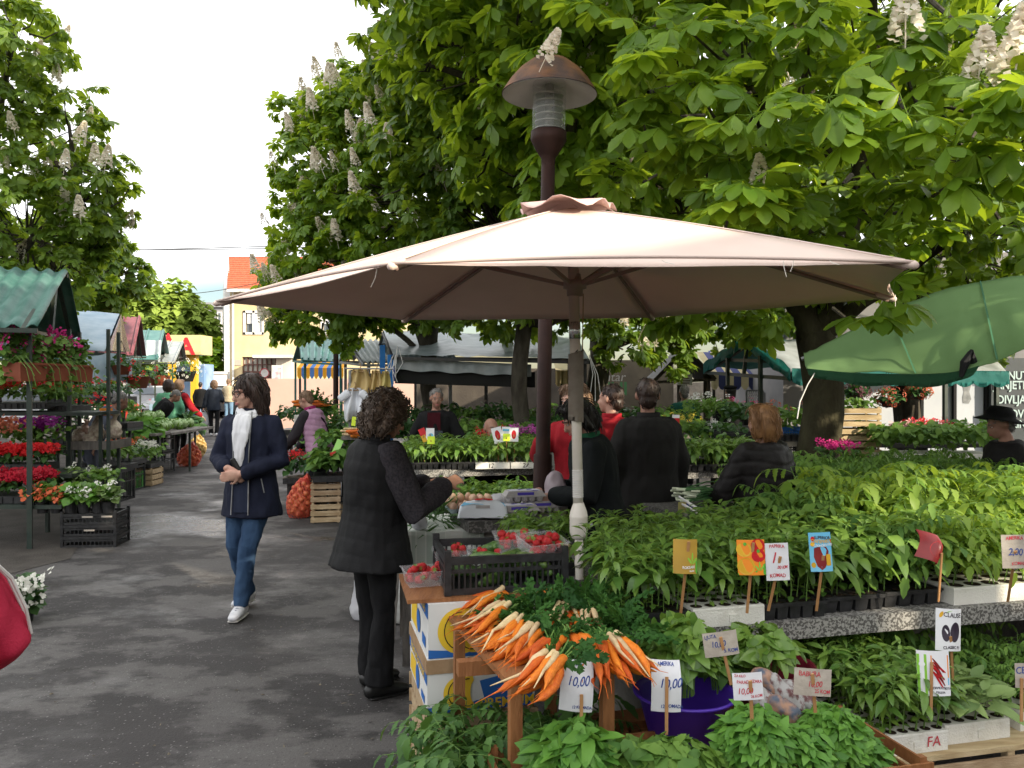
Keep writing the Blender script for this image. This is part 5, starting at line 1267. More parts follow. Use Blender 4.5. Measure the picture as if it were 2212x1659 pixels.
m_must=M_("packet_mustard",(.46,.28,.04),.45,(.4,.24,.04),9);m_wht=M_("print_white",(.8,.8,.8),.5);m_fluo=M_("fluo_yellow",(.62,.8,.05),.6);m_glossw=M_("packet_white",(.78,.78,.8),.35);m_org=M_("print_orange",(.8,.25,.02),.4)
leafmark=lambda cx,cy,s,m:[("leaf_mark",ellp(cx,cy+.1*s,.035*s,.14*s),m),("leaf_mark",ellp(cx-.11*s,cy,.035*s,.13*s,16,.8),m),("leaf_mark",ellp(cx+.11*s,cy,.035*s,.13*s,16,-.8),m)]
sign("seed_packet",1482,1203,52,74,2.83,[("ROKSARI",.12,-.31,.11,m_wht,0),("Garden",.26,-.41,.06,m_wht,0)],m_must,"mustard seed packet with a green leaf mark on a stick",.03,.12,stick=((1470,1332,2.9),(1487,1170)),yaw=.1,
 shapes=[("green_band",[(-.5,-.5),(.5,-.5),(.5,-.1),(.2,-.28),(-.5,-.36)],m_grn)]+leafmark(.28,-.12,1.0,m_lgrn),cat="seed packet")
sign("seed_packet",1624,1205,58,76,2.86,[],m_org,"seed packet picturing yellow and red peppers on a stick",-.04,.1,stick=((1614,1325,2.92),(1627,1172)),yaw=-.1,
 shapes=[("pepper_print",ellp(-.25,.22,.28,.2),m_yel),("pepper_print",ellp(.25,.33,.26,.2),m_red),("pepper_print",ellp(-.2,-.25,.32,.24),m_yel),("pepper_print",ellp(.26,.05,.26,.18),m_red),("green_band",[(-.5,-.5),(.5,-.5),(.5,-.16),(.1,-.4),(-.5,-.44)],m_grn),("stem_print",ellp(-.22,.38,.06,.05),m_grn),("stem_print",ellp(.25,.18,.06,.05),m_grn)]+leafmark(.28,-.3,.8,m_lgrn),cat="seed packet")
sign("price_sign",1680,1214,50,80,2.86,[("PAPRIKA",0,.41,.13,M_inkr,0),("1",-.18,.1,.42,M_inkr,.3),(".00 KM",.18,-.14,.12,M_inkr,.2),("KOMAD",-.02,-.37,.14,M_inkr,0)],M_paper,"white price sign in red reading PAPRIKA 1,00 KM KOMAD",-.04,.03,stick=((1660,1320,2.92),(1685,1202)))
sign("seed_packet",1774,1193,46,84,2.92,[("SUPERIOR",.1,.36,.11,m_pur,0),("ПАПРИКА",.05,.27,.12,m_yel,0),("СЛОНОВО УХО",.12,.17,.075,m_wht,0)],m_blu,"light blue seed packet with a dark red pepper and Cyrillic print",-.06,.08,stick=((1764,1320,2.98),(1778,1200)),yaw=-.08,
 shapes=[("orange_band",rect(-.3,.22,.5,.32),m_red),("pepper_print",[(-.3,.1),(-.1,.14),(.25,.13),(.35,.02),(.3,-.2),(.15,-.4),(0,-.46),(-.2,-.36),(-.33,-.12)],m_dred),("badge",ellp(-.36,-.33,.1,.07),m_yel),("round_mark",ellp(-.33,.34,.09,.06),m_red),("badge",ellp(-.35,.2,.1,.055),m_yel),("side_label",rect(.22,-.35,.42,-.06),m_yel)],cat="seed packet")
sign("seed_packet",2032,1186,44,62,3.03,[],m_dred,"curled dark red seed packet bent over its stick",.5,.55,.3,stick=((2028,1300,3.08),(2032,1195)),yaw=.5,shapes=[("pepper_print",ellp(0,-.05,.3,.3),m_red)],cat="seed packet")
sign("price_sign",2194,1192,54,72,3.0,[("AMERIKA",0,.4,.15,M_inkr,0),("2,00",0,-.02,.3,M_ink,.2),("KOMAD",.12,-.36,.14,M_inkr,0)],M_card,"grey brown price sign reading AMERIKA at the right edge of the table",-.02,.05,stick=((2178,1300,3.15),(2192,1190)))
sign("price_sign",1558,1392,74,52,2.56,[("LJUTA",-.28,.33,.22,M_ink,0),("10,00",-.08,.0,.34,M_ink,.15),("5. KOM",.26,-.3,.22,M_ink,0)],M_card,"tilted grey cardboard sign reading LJUTA 10,00 above the purple basin",-.14,.04,stick=((1580,1480,2.58),(1556,1376)))
sign("price_sign",1247,1488,72,104,2.34,[("AMERIKA",-.1,.43,.1,M_ink,0),("10,00",.02,.13,.26,M_ink,.25),("12 KOMADA",.18,-.4,.09,M_ink,.1)],M_paper,"white curled paper sign in front of the carrot table",.07,.1,.3,stick=((1255,1640,2.36),(1256,1500)),corner=.35)
sign("price_sign",1441,1487,64,106,2.44,[("AMERIKA",0,.43,.1,M_ink,0),("10,00",.12,.08,.26,M_ink,.25),("12 KOMADA",.18,-.38,.1,M_ink,.1)],M_paper,"white paper sign standing in front of the purple basin",.02,.08,.22,stick=((1440,1588,2.44),(1440,1462)))
sign("price_sign",1617,1484,64,58,2.3,[("ZA KILO",-.25,.4,.13,M_inkr,0),("PARADAJZARA",.05,.17,.17,M_inkr,.05),("10,00",-.12,-.17,.32,M_inkr,.2),("26 KOM",.26,-.36,.15,M_inkr,0)],M_paper,"white sign in red reading PARADAJZARA between basin and paper wraps",-.06,.05,stick=((1625,1560,2.32),(1620,1470)))
sign("price_sign",1757,1475,80,58,2.4,[("BABURA",-.1,.3,.26,M_inkr,.05),("10,00",.05,-.07,.3,M_inkr,.15),("25 KOM",.26,-.32,.2,M_inkr,0)],M_card,"tan cardboard sign reading BABURA 10,00 over the dense bundles",.06,.03,stick=((1762,1540,2.42),(1754,1455)))
sign("seed_packet",2054,1362,54,90,2.95,[("CLAUSE",.1,.35,.15,m_pur,0),("CLASSIC F1",.08,-.42,.1,m_pur,0)],m_glossw,"white seed packet showing two black aubergines",.05,.14,stick=((2060,1480,3.0),(2052,1375)),yaw=.1,
 shapes=[("aubergine_print",ellp(-.16,-.08,.15,.2,20,.15),m_pur),("aubergine_print",ellp(.2,-.05,.2,.24,20,-.3),m_pur),("leaf_mark",ellp(-.33,.36,.09,.05,14,.8),m_yel),("ray",[(-.5,.2),(-.1,.44),(.1,.46),(-.1,.42)],m_lgrn)],cat="seed packet")
sign("seed_packet",2020,1456,66,96,2.8,[("ПАПРИКА ЛЮТА",.16,-.33,.07,m_pur,0),("ВЕСЕЛА",.16,-.41,.06,m_pur,0)],m_glossw,"white and lime seed packet showing a heap of thin red chillies",-.03,.1,stick=((2012,1550,2.8),(2012,1430)),yaw=-.1,
 shapes=[("lime_side",rect(-.5,-.5,-.22,.42),m_lgrn),("photo",rect(-.1,-.26,.46,.4),m_org),("photo",rect(-.1,-.26,.46,-.1),m_blu)]+[("chilli_print",ellp(.12+.05*math.sin(k*2.3),.06-.045*k+.12,.24,.028,14,-.75+.2*math.sin(k*1.7)),m_red if k % 3 else m_dred) for k in range(8)]+[("round_mark",ellp(-.36,.2,.09,.06),m_wht)],cat="seed packet")
sign("price_sign",2206,1460,24,52,2.75,[("CE",0,.2,.4,M_ink,0)],M_card,"grey sign cut by the right edge above the aubergine seedlings",0,0,stick=((2208,1560,2.75),(2206,1465)))
# ================================================================== CARROT TABLE
TZ=.78
tb=empty("wooden_table",(.06,2.75,0),"small brown wooden table heaped with carrots","table")
NL,NR,FL,FR=Vector((-.021,2.374,TZ)),Vector((.385,2.47,TZ)),Vector((-.235,3.02,TZ)),Vector((.175,3.115,TZ))
mb=MB()
for k in range(5):
 a0,b0,a1,b1=NL.lerp(FL,k/5),NR.lerp(FR,k/5),NL.lerp(FL,(k+.985)/5),NR.lerp(FR,(k+.985)/5);dn=Vector((0,0,.018))
 mb.add([a0-dn,b0-dn,b1-dn,a1-dn,a0,b0,b1,a1],[(3,2,1,0),(4,5,6,7),(0,1,5,4),(1,2,6,5),(2,3,7,6),(3,0,4,7)])
mb.build("table_top",M_woodb,tb)
for p in (NL+Vector((.03,.03,0)),NR+Vector((-.1,.02,0)),FL+Vector((.05,-.12,0)),FR+Vector((-.03,-.05,0))):
 mb=MB();mb.box((p.x,p.y,(TZ-.02)/2),(.036,.036,TZ-.02),R(14));mb.build("leg",M_woodb,tb)
mb=MB();mb.bar(NL.lerp(FL,.28)+Vector((-.09,.03,-.045)),NL.lerp(FL,.28)+Vector((.3,.13,-.045)),.04,.045);mb.build("cross_rail",M_woodb,tb)
M_carr=M_("carrot_skin",(.68,.17,.015),.55,(.56,.11,.012),60,.25,160,.35,stretch=(1,1,6),objrand=.2)
M_root=M_("parsley_root_skin",(.68,.52,.3),.6,(.52,.38,.2),40,.2,120,.3,objrand=.15)
M_cstem=M_("carrot_stalk",(.14,.26,.05),.6)
def carrot_mesh(seed,L,r,fork=False):
 rr=random.Random(seed);mb=MB();n=9;b1,b2=rr.uniform(-.02,.02),rr.uniform(-.012,.012);pts,rad=[],[]
 for i in range(n):
  t=i/(n-1);pts.append((b1*math.sin(t*3)+b2*t*t,-L*t,.35*b1*math.sin(t*4+1)));rad.append(r*(.78 if i==0 else (1-.12*t-.55*t**2.2))*(1+.08*math.sin(seed+i*2.1)) if i < n-2 else r*(.22 if i==n-2 else .07))
 mb.caps(pts,rad,9);mb.tube([pts[-1],(pts[-1][0]+rr.uniform(-.02,.02),-L*1.22,-.004)],[r*.08,.0006],4,False)
 if fork:mb.tube([pts[4],(pts[4][0]+r*1.2,-L*.75,0),(pts[4][0]+r*1.9,-L*.98,0)],[r*.6,r*.45,r*.06],7)
 me=mb.mesh("carrot",M_carr,smooth=True);return me
ME_CAR=[carrot_mesh(s,L,r,f) for s,L,r,f in ((1,.17,.016,False),(2,.18,.0145,False),(3,.15,.0175,True),(4,.175,.014,False),(5,.16,.017,False))]
def root_mesh(seed):
 mb=MB();rr=random.Random(seed);mb.caps([(0,0,0),(.004,-.04,0),(rr.uniform(-.01,.01),-.1,.004),(rr.uniform(-.03,.03),-.19,0)],[.0095,.009,.0045,.0012],8);return mb.mesh("parsley_root",M_root,smooth=True)
ME_ROOT=[root_mesh(s) for s in range(3)]
def frond(L=.16,seed=0):
 r=random.Random(seed);parts=[];prev=np.array([0,0,0.])
 for i in range(1,6):
  t=i/5;p=np.array([r.uniform(-.006,.006),L*t,-.25*L*t*t]);parts.append(stemq(prev,p,.0013));prev=p
  if i >= 2:
   for s_ in (-1,1):
    for q in (0,1,2):
     l=.034*(1.15-.5*abs(t-.6));parts.append(pose(blade(l,l*.3,.2,.3,2,.55),p+np.array([s_*.009*q,.006*q,0]),s_*R(62-q*24)+r.uniform(-.3,.3),R(r.uniform(-25,20)),r.uniform(-.5,.5)))
 parts.append(pose(blade(.04,.012,.2,.3,2),prev,0,-.2));return merge(parts)
FRONDS=[frond(.16,1),frond(.19,2),frond(.13,3)]
def carrot_bunch(cx,cy,tx,ty,n,nr,spread,label,z=.795,leaves=12,lift=0.0):
 c=PG(cx,cy,z+.02);t=PG(tx,ty,z);d=Vector((t.x-c.x,t.y-c.y,0)).normalized();root=empty("carrot_bunch",Vector((c.x,c.y,z-.012)),label,"carrots","bunches of carrots and parsley roots on the brown table")
 side=Vector((-d.y,d.x,0))
 n=int(n*1.6);nr=nr//2+(nr > 2)
 for k in range(n+nr):
  isr=k >= n;f=(k/(n-1)-.5 if n > 1 else 0) if not isr else ((k-n+.5)/nr-.5)*.8
  lay=(k % 3) if not isr else 2.9
  a=f*spread+rng.normal()*.06;dd=(Matrix.Rotation(a,3,'Z') @ d);p=c+side*(f*.055)+dd*rng.uniform(-.01,.03)
  o=link("parsley_root" if isr else "carrot",(ME_ROOT[rng.integers(3)] if isr else ME_CAR[rng.integers(5)]),root)
  o.location=Vector((p.x,p.y,z+lay*.021+.004))-root.location
  y=-(dd+Vector((0,0,-.13-.05*lay+lift))).normalized();x=y.cross(UPZ).normalized();zz=x.cross(y)
  o.rotation_euler=(Matrix((x,y,zz)).transposed() @ Matrix.Rotation(rng.random()*6.28,3,'Y')).to_euler();o.scale=(rng.uniform(.85,1.15)*(1 if not isr else 1.0),)*3
 n_=leaves;az=np.array([list(-d)])+rng.normal(size=(n_,3))*np.array([.75,.75,.35])+np.array([0,0,.18])
 pos=np.array(c)+np.array([0,0,.015])+rng.normal(size=(n_,3))*np.array([.022,.022,.01])-np.array(list(d))*.01
 scatter("leaves",FRONDS,pos,frames(az,np.array([0,-.2,1.0])+rng.normal(size=(n_,3))*.5),rng.uniform(.45,.75,n_),ML_carrot,root)
 mb=MB()
 for k in range(9):q=c-d*.07+Vector((rng.normal()*.03,rng.normal()*.03,.02+rng.random()*.03));mb.tube([c+Vector((rng.normal()*.01,rng.normal()*.01,.01)),q],.0022,4,False)
 mb.build("stalks",M_cstem,root)
for a in ((1088,1296,1010,1322,6,4,.5,"carrot bunch farthest left, white root tips over the table edge"),(1092,1330,1005,1366,7,4,.4,"carrot bunch on the left edge just in front of the farthest left one"),
  (1118,1360,1020,1415,8,5,.45,"carrot bunch pointing to the front left corner under pale roots"),(1152,1378,1075,1440,8,5,.4,"thick carrot bunch with five pale roots at the left front"),
  (1188,1398,1140,1446,6,1,.7,"short carrot bunch in the middle of the front edge"),(1200,1440,1148,1482,6,4,.6,"carrot bunch hanging over the near corner of the table"),
  (1222,1328,1212,1402,6,6,.7,"carrot bunch with a fan of pale roots in the centre of the heap"),(1268,1345,1290,1412,7,4,.6,"carrot bunch in the centre right with four pale roots"),
  (1232,1392,1240,1450,6,0,1.0,"short knobbly carrots in the front centre"),(1300,1405,1312,1462,8,1,.6,"carrot bunch hanging over the front edge near the white paper sign"),(1326,1402,1366,1446,5,4,.4,"carrot bunch farthest right pointing to the front right corner"),
  (1205,1296,1130,1294,4,0,.3,"few carrots lying on the green tops against the black crate")):
 carrot_bunch(*a)
def greens(c,rx,ry,hz,n,tpl,mat,label,name="greens_heap",cat="greens",sc=(.7,1.1),group=None,kind=None):
 c=Vector(c);root=empty(name,c,label,cat,group,kind);d=sphere_dirs(n*2);d=d[d[:,2] > -.1][:n];n=len(d)
 pos=np.array(c)+d*np.array([rx,ry,hz])*(.4+.6*rng.random((n,1)));az=d+rng.normal(size=d.shape)*.6
 scatter("leaves",tpl,pos,frames(az,d*.5+np.array([0,-.1,.8])+rng.normal(size=d.shape)*.3),rng.uniform(*sc,n),mat,root);return root
greens(PG(1165,1335,.81),.1,.1,.035,75,FRONDS,ML_carrot,"heap of dark green carrot tops left of the centre",sc=(.4,.7))
greens(PG(1300,1335,.82),.08,.09,.05,65,FRONDS,ML_carrot,"heap of parsley tops at the foot of the parasol pole",sc=(.4,.75))
greens(PG(1348,1375,.82),.05,.07,.04,35,FRONDS,ML_carrot,"parsley tops spilling over the right end of the brown table",sc=(.4,.7))
# ================================================================== BLACK CRATE WITH CUCUMBERS, BANANA BOXES
def plastic_crate(name,org,w_,d,h,mat,label,ang=R(12),rows=1,nb=16,group="slotted plastic crates",cat="crate",dip=.03):
 e1=Vector((math.cos(ang),math.sin(ang),0));e2=Vector((-math.sin(ang),math.cos(ang),0));org=Vector(org)
 L_=lambda a,b,z:org+e1*a+e2*b+Vector((0,0,z));root=empty(name,L_(w_/2,d/2,0),label,cat,group);mb=MB();t=.008
 for a0,b0,a1,b1 in ((0,0,w_,0),(0,d,w_,d),(0,0,0,d),(w_,0,w_,d)):
  p=L_(a0,b0,0);q=L_(a1,b1,0);Lg=(q-p).length;n=max(4,int(nb*Lg/w_))
  for z,hh in ((.012,.024),(h-.014,.028),(h*.62,.014)):mb.bar(p+Vector((0,0,z)),q+Vector((0,0,z)),t if z != h-.014 else .018,hh)
  for k in range(n+1):m=p.lerp(q,k/n);mb.bar(m+Vector((0,0,.02)),m+Vector((0,0,h-.02)),.006,.007,(q-p).normalized())
 for a in (0,w_):
  for b in (0,d):mb.box(L_(a,b,h/2+.012),(.026,.026,h+.024),ang)
 mb.build("slotted_sides",mat,root);mb=MB();mb.box(L_(w_/2,d/2,.006),(w_-.02,d-.02,.008),ang);mb.build("floor_board",mat,root);return root
ang=R(12);c1=Vector((math.cos(ang),math.sin(ang),0));c2=Vector((-math.sin(ang),math.cos(ang),0));CO=Vector((-.237,3.05,.841));CL=lambda a,b,z:CO+c1*a+c2*b+Vector((0,0,z))
plastic_crate("plastic_crate",CO,.445,.36,.14,M_blackp,"black slotted crate of cucumbers and strawberries on a board",nb=22)
mb=MB();mb.box(CL(.16,.18,-.0085),(.62,.42,.014),ang);tag(mb.build("wooden_board",M_woodb),"brown board under the black crate on top of the banana boxes","board")
M_cuc=M_("cucumber_skin",(.03,.085,.015),.4,(.12,.2,.04),30,.3,90,.45,objrand=.2)
mb=MB();mb.caps([(0,-.075,0),(0,-.03,.006),(0,.03,.006),(0,.075,0)],[.014,.0205,.021,.013],12);ME_CUC=mb.mesh("cucumber",M_cuc,smooth=True)
for k in range(26):
 o=link("cucumber",ME_CUC);a,b=rng.uniform(.04,.4),rng.uniform(.05,.3);o.location=CL(a,b,.03+.024*(k % 4));o.rotation_euler=(rng.normal()*.2,rng.normal()*.2,rng.uniform(-1.3,1.3)+1.3);o.scale=(1,rng.uniform(.85,1.1),1)
 tag(o,"ridged dark green cucumber lying in the black slotted crate","cucumber","cucumbers in the black crate")
M_straw=M_("strawberry_skin",(.5,.012,.015),.3,(.38,.008,.01),40,.5,260,.5);M_clear=M_("clear_punnet",(.75,.75,.76),.08,alpha=.24,spec=.6)
mb=MB();mb.lathe((0,0,0),[(.001,-.019),(.008,-.016),(.0155,-.003),(.0165,.006),(.011,.014),(.001,.016)],12);mb.mat(1)
for k in range(6):
 a=k*1.047;mb.quad((0,0,.017),(.005*math.cos(a-.4),.005*math.sin(a-.4),.018),(.014*math.cos(a),.014*math.sin(a),.021),(.005*math.cos(a+.4),.005*math.sin(a+.4),.018))
ME_STR=mb.mesh("strawberry",[M_straw,M_("strawberry_calyx",(.1,.25,.03),.6)],smooth=True)
def punnet(c,rot,tilt,label,n=26,s=1.0):
 c=Vector(c);root=empty("fruit_punnet",c,label,"punnet","clear strawberry punnets");M=Matrix.Rotation(rot,3,'Z') @ Matrix.Rotation(tilt,3,'X')
 w_,d,h=.085*s,.065*s,.06*s;mb=MB()
 lo=[(-w_*.85,-d*.85,0),(w_*.85,-d*.85,0),(w_*.85,d*.85,0),(-w_*.85,d*.85,0)];hi=[(-w_,-d,h),(w_,-d,h),(w_,d,h),(-w_,d,h)];rm=[(-w_-.008,-d-.008,h),(w_+.008,-d-.008,h),(w_+.008,d+.008,h),(-w_-.008,d+.008,h)]
 mb.add([c+M @ Vector(p) for p in lo+hi+rm],[(0,1,2,3)]+[(i,(i+1) % 4,4+(i+1) % 4,4+i) for i in range(4)]+[(4+i,4+(i+1) % 4,8+(i+1) % 4,8+i) for i in range(4)]);mb.build("clear_box",M_clear,root)
 for k in range(n):
  o=link("strawberry",ME_STR);o.location=c+M @ Vector((rng.uniform(-.8,.8)*w_*.9,rng.uniform(-.8,.8)*d*.9,h*(.25+.3*(k % 3))+.008));o.rotation_euler=(rng.normal()*.9,rng.normal()*.9,rng.random()*6);o.scale=(s*rng.uniform(.85,1.15),)*3
  tag(o,"red strawberry in " + label,"strawberry","strawberries in " + label)
punnet(CL(.385,.13,.115),.5,.2,"the open punnet tilted on the right of the black crate",26);punnet(CL(.31,.24,.11),.2,.1,"the punnet standing behind the tilted one",20);punnet(CL(-.06,.2,.0),.3,0,"the punnet outside the crate on its left end",20)
punnet(CL(.06,.3,.06),.1,0,"the punnet in the far left corner of the black crate",14,.9);punnet(CL(.2,.28,.05),.1,0,"the punnet among the cucumbers at the back of the crate",14,.9)
M_boxw=M_("box_white_print",(.66,.66,.64),.75,(.6,.6,.58),6);M_boxb=M_("box_blue_print",(.02,.12,.4),.7);M_boxy=M_("box_yellow_print",(.75,.5,.03),.7,(.7,.45,.03),4)
def banana_box(org,w_,d,h,label,lid):
 org=Vector(org);ang=R(14);L_=lambda a,b,z:org+E1*a+E2*b+Vector((0,0,z));root=empty("banana_box",L_(w_/2,d/2,0),label,"cardboard box","stacked banana boxes")
 mb=MB();mb.box(L_(w_/2,d/2,h/2),(w_,d,h),ang);bd=mb.build("body",M_boxw,root)
 if lid:mb=MB();mb.box(L_(w_/2,d/2,h-.028),(w_+.008,d+.008,.05),ang);mb.build("lid",M_tan,root)
 def F_(pts,nm,m,off=.002):
  mb=MB();mb.quad(*[L_(a,-off,z) for a,z in pts]);return mb.build(nm,m,bd)
 def S_(pts,nm,m,off=.002):
  mb=MB();mb.quad(*[L_(-off,b,z) for b,z in pts]);return mb.build(nm,m,bd)
 zt=h-.055 if lid else h
 F_([(0,0),(w_*.98,0),(w_*.98,zt*.25),(w_*.45,zt*.25),(w_*.3,zt*.1),(0,zt*.16)],"blue_band",M_boxb)
 F_([(w_*.55,0),(w_*.98,0),(w_*.98,zt),(w_*.48,zt*.75)],"blue_band",M_boxb,.0024)
 cx,cz,r=w_*.3,zt*.48,zt*.44
 F_([(cx+r*math.cos(t),cz+r*.98*math.sin(t)) for t in np.linspace(1.1,5.1,24)]+[(cx+r*.35+r*.5*math.cos(t),cz+r*.8*math.sin(t)) for t in np.linspace(4.6,1.7,14)],"banana_print",M_boxy,.003)
 F_([(cx+r*.55+r*.8*math.cos(t),cz+r*.95*math.sin(t)) for t in np.linspace(1.3,5.0,20)]+[(cx+r*.9+r*.3*math.cos(t),cz+r*.7*math.sin(t)) for t in np.linspace(4.4,1.9,10)],"banana_print",M_boxy,.0036)
 for q in (0.0,.5):
  mb=MB();mb.tube([L_(cx+r*q+r*(.72-.1*q)*math.cos(t),-.0045,cz+r*.8*math.sin(t)) for t in np.linspace(1.5,4.8,14)],.0018,4);mb.build("outline",M_black,bd)
 text("lettering","PREMIUM",.05,L_(w_*.74,-.0042,zt*.14),M_boxy,bd,rot=(math.pi/2,0,ang),bold=.001)
 S_([(0,zt*.72),(d,zt*.72),(d,zt),(0,zt)],"blue_band",M_boxb);S_([(d*.55,zt*.1),(d*.95,zt*.1),(d*.9,zt*.62),(d*.6,zt*.66)],"banana_print",M_boxy);S_([(d*.12,zt*.1),(d*.3,zt*.1),(d*.3,zt*.3),(d*.12,zt*.3)],"blue_mark",M_boxb)
 S_([(d*.5+.05*math.cos(t),zt*.36+.045*math.sin(t)) for t in np.linspace(0,6.28,20)[:-1]],"round_seal",M_boxb,.003)
 text("lettering","PREMIUM BANANAS",.046,L_(-.0035,d*.5,zt*.85),M_boxy,bd,rot=(math.pi/2,0,ang-math.pi/2),xs=.95,bold=.0008)
 return root
slat_crate("wooden_crate",(-.31,2.985,0),.42,.5,.21,"lower wooden crate hidden under the banana boxes","crates under the banana boxes");slat_crate("wooden_crate",(-.31,2.985,.215),.42,.5,.21,"upper wooden crate right under the banana boxes","crates under the banana boxes")
banana_box((-.305,2.98,.431),.4,.5,.196,"lower banana box half hidden by tomato plants",True)
banana_box((-.302,2.985,.629),.4,.5,.196,"upper banana box under the brown board",False)
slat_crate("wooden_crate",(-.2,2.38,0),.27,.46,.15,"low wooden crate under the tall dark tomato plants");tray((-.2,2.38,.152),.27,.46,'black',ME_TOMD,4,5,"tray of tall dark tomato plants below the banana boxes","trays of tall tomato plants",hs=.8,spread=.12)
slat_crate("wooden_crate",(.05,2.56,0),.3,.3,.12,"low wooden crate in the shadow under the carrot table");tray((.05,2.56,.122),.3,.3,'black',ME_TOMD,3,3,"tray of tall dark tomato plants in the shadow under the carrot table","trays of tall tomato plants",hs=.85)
# ================================================================== EGG TABLE
tbl=empty("market_table",(-.3,5.0,0),"table under a white and grey green chequered cloth behind the crate","table","market tables")
A0,A1=Vector((P(868,0,4.72).x,4.72,.765)),Vector((P(1090,0,4.72).x,4.78,.765));dB=Vector((-.1,.62,0))
mb=MB();mb.add([A0,A1,A1+dB,A0+dB]+[p-Vector((0,0,.03)) for p in (A0,A1,A1+dB,A0+dB)],[(0,1,2,3),(7,6,5,4),(0,4,5,1),(1,5,6,2),(2,6,7,3),(3,7,4,0)]);mb.build("table_top",M_grey,tbl)
for p in (A0,A1,A0+dB,A1+dB):
 q=p.lerp((A0+A1+dB)/2,.1);mb=MB();mb.box((q.x,q.y,.367),(.05,.05,.735),.1);mb.build("leg",M_grey,tbl)
def cloth_mat():
 m=material("chequer_cloth",(.62,.63,.58),.85,trans=.1,trcol=(.5,.52,.46));n=m.node_tree;L=n.links;t=n.nodes.new("ShaderNodeTexCoord");c=n.nodes.new("ShaderNodeTexBrick")
 c.inputs['Color1'].default_value=(.64,.65,.6,1);c.inputs['Color2'].default_value=(.36,.42,.36,1);c.inputs['Mortar'].default_value=(.62,.63,.58,1);c.inputs['Scale'].default_value=9;c.inputs['Mortar Size'].default_value=.03
 L.new(t.outputs['Object'],c.inputs['Vector']);L.new(c.outputs['Color'],n.nodes["Principled BSDF"].inputs['Base Color']);return m
mb=MB();A1c=A0.lerp(A1,.8)
mb.sheet(lambda u,v:(A0-Vector((.04,0,0))).lerp(A1c,u)+(dB*(1-v/.6) if v < .6 else Vector((0,-.012-.015*math.sin(u*16)*(v-.6),-(v-.6)*.58-.02*math.sin(u*5)*(v-.6))))+Vector((0,-.003,.006+.004*math.sin(u*13+v*9))),40,20,.002)
tag(mb.build("tablecloth",cloth_mat(),None,True),"white and grey green chequered cloth hanging over the table front","tablecloth")
SL=[Vector((P(1012,0,4.62).x,4.66,0)),Vector((P(1200,0,4.62).x,4.78,0)),Vector((P(1200,0,5.2).x,5.3,0)),Vector((P(972,0,5.12).x,5.12,0))]
mb=MB();mb.add([p+Vector((0,0,z)) for z in (.775,.84) for p in SL],[(3,2,1,0),(4,5,6,7),(0,1,5,4),(1,2,6,5),(2,3,7,6),(3,0,4,7)]);tag(mb.build("stone_slab",M_("dark_terrazzo",(.055,.052,.048),.7,(.17,.16,.15),60,.2,120,contrast=(.5,.6))),"dark speckled stone slab carrying the eggs","slab")
M_egg=M_("egg_shell",(.62,.4,.28),.5,(.55,.33,.22),3,objrand=.18);M_pulp=M_("grey_pulp",(.42,.4,.39),.9,(.36,.34,.33),30,.3,60);M_pulpb=M_("blue_pulp",(.45,.55,.58),.9,(.4,.5,.54),30,.3)
mb=MB();mb.lathe((0,0,0),[(.001,-.028),(.012,-.025),(.02,-.012),(.0215,0),(.019,.012),(.011,.024),(.001,.029)],14);ME_EGGS=mb.mesh("egg",M_egg,smooth=True)
def flat_tray(c,n,m,label,s=.047):
 c=Vector(c);root=empty("egg_tray",c,label,"egg tray","egg trays and boxes");mb=MB()
 for i in range(n[0]):
  for j in range(n[1]):mb.lathe(c+E1*((i-(n[0]-1)/2)*s)+E2*((j-(n[1]-1)/2)*s),[(.010,.002),(.018,.012),(.0235,.03),(.027,.034)],8)
 mb.box(c+Vector((0,0,.03)),(n[0]*s,n[1]*s,.003),R(14));mb.build("cups",m,root);return c
def egg(p,rx=.4):o=link("egg",ME_EGGS);o.location=p;o.rotation_euler=(rng.normal()*rx,rng.normal()*rx,0);o.scale=(rng.uniform(.93,1.05),)*3;tag(o,"light brown egg among those piled behind the blue and white pack","egg","eggs heaped on the slab")
ec=flat_tray(Vector((P(1015,0,5.0).x,5.02,.842)),(6,5),M_pulpb,"pale blue egg tray with brown eggs on the stone slab")
for i in range(6):
 for j in range(5):
  if rng.random() < .9:egg(ec+E1*((i-2.5)*.047)+E2*((j-2)*.047)+Vector((0,0,.042)))
for k in range(9):egg(ec+E1*((k % 3-1)*.046+(-.05 if k > 5 else .06))+E2*((k//3-1)*.046)+Vector((0,0,.082)))
def egg_box(c,label,rot=.25,lab=True):
 c=Vector(c);root=empty("egg_box",c,label,"egg box","egg trays and boxes");M=Matrix.Rotation(rot,3,'Z');mb=MB()
 for i in range(5):
  for j in range(2):mb.lathe(c+M @ Vector(((i-2)*.046,(j-.5)*.05,0)),[(.012,0),(.019,.01),(.025,.034)],8)
 mb.box(c+Vector((0,0,.036)),(.25,.115,.006),M);mb.build("base",M_pulp,root);mb=MB();mb.box(c+Vector((0,0,.053)),(.24,.105,.028),M,.86);ld=mb.build("lid",M_pulp,root)
 if lab:
  mb=MB();mb.box(c+Vector((0,0,.0685)),(.18,.075,.002),M);mb.build("paper_label",M_("egg_label",(.6,.6,.66),.5,(.05,.03,.35),12,contrast=(.5,.56)),ld)
  mb=MB();mb.box(c+M @ Vector((0,-.0505,.052)),(.1,.003,.016),M);mb.build("purple_panel",M_("label_purple",(.06,.04,.36),.5),ld)
egg_box(Vector((P(1118,0,4.85).x,4.85,.842)),"lower left grey egg box beside the blue and white pack");egg_box(Vector((P(1168,0,5.0).x,5.0,.842)),"lower right grey egg box next to the lamp post");egg_box(Vector((P(1131,0,4.95).x,4.95,.913)),"grey egg box on top of the others with a purple label")
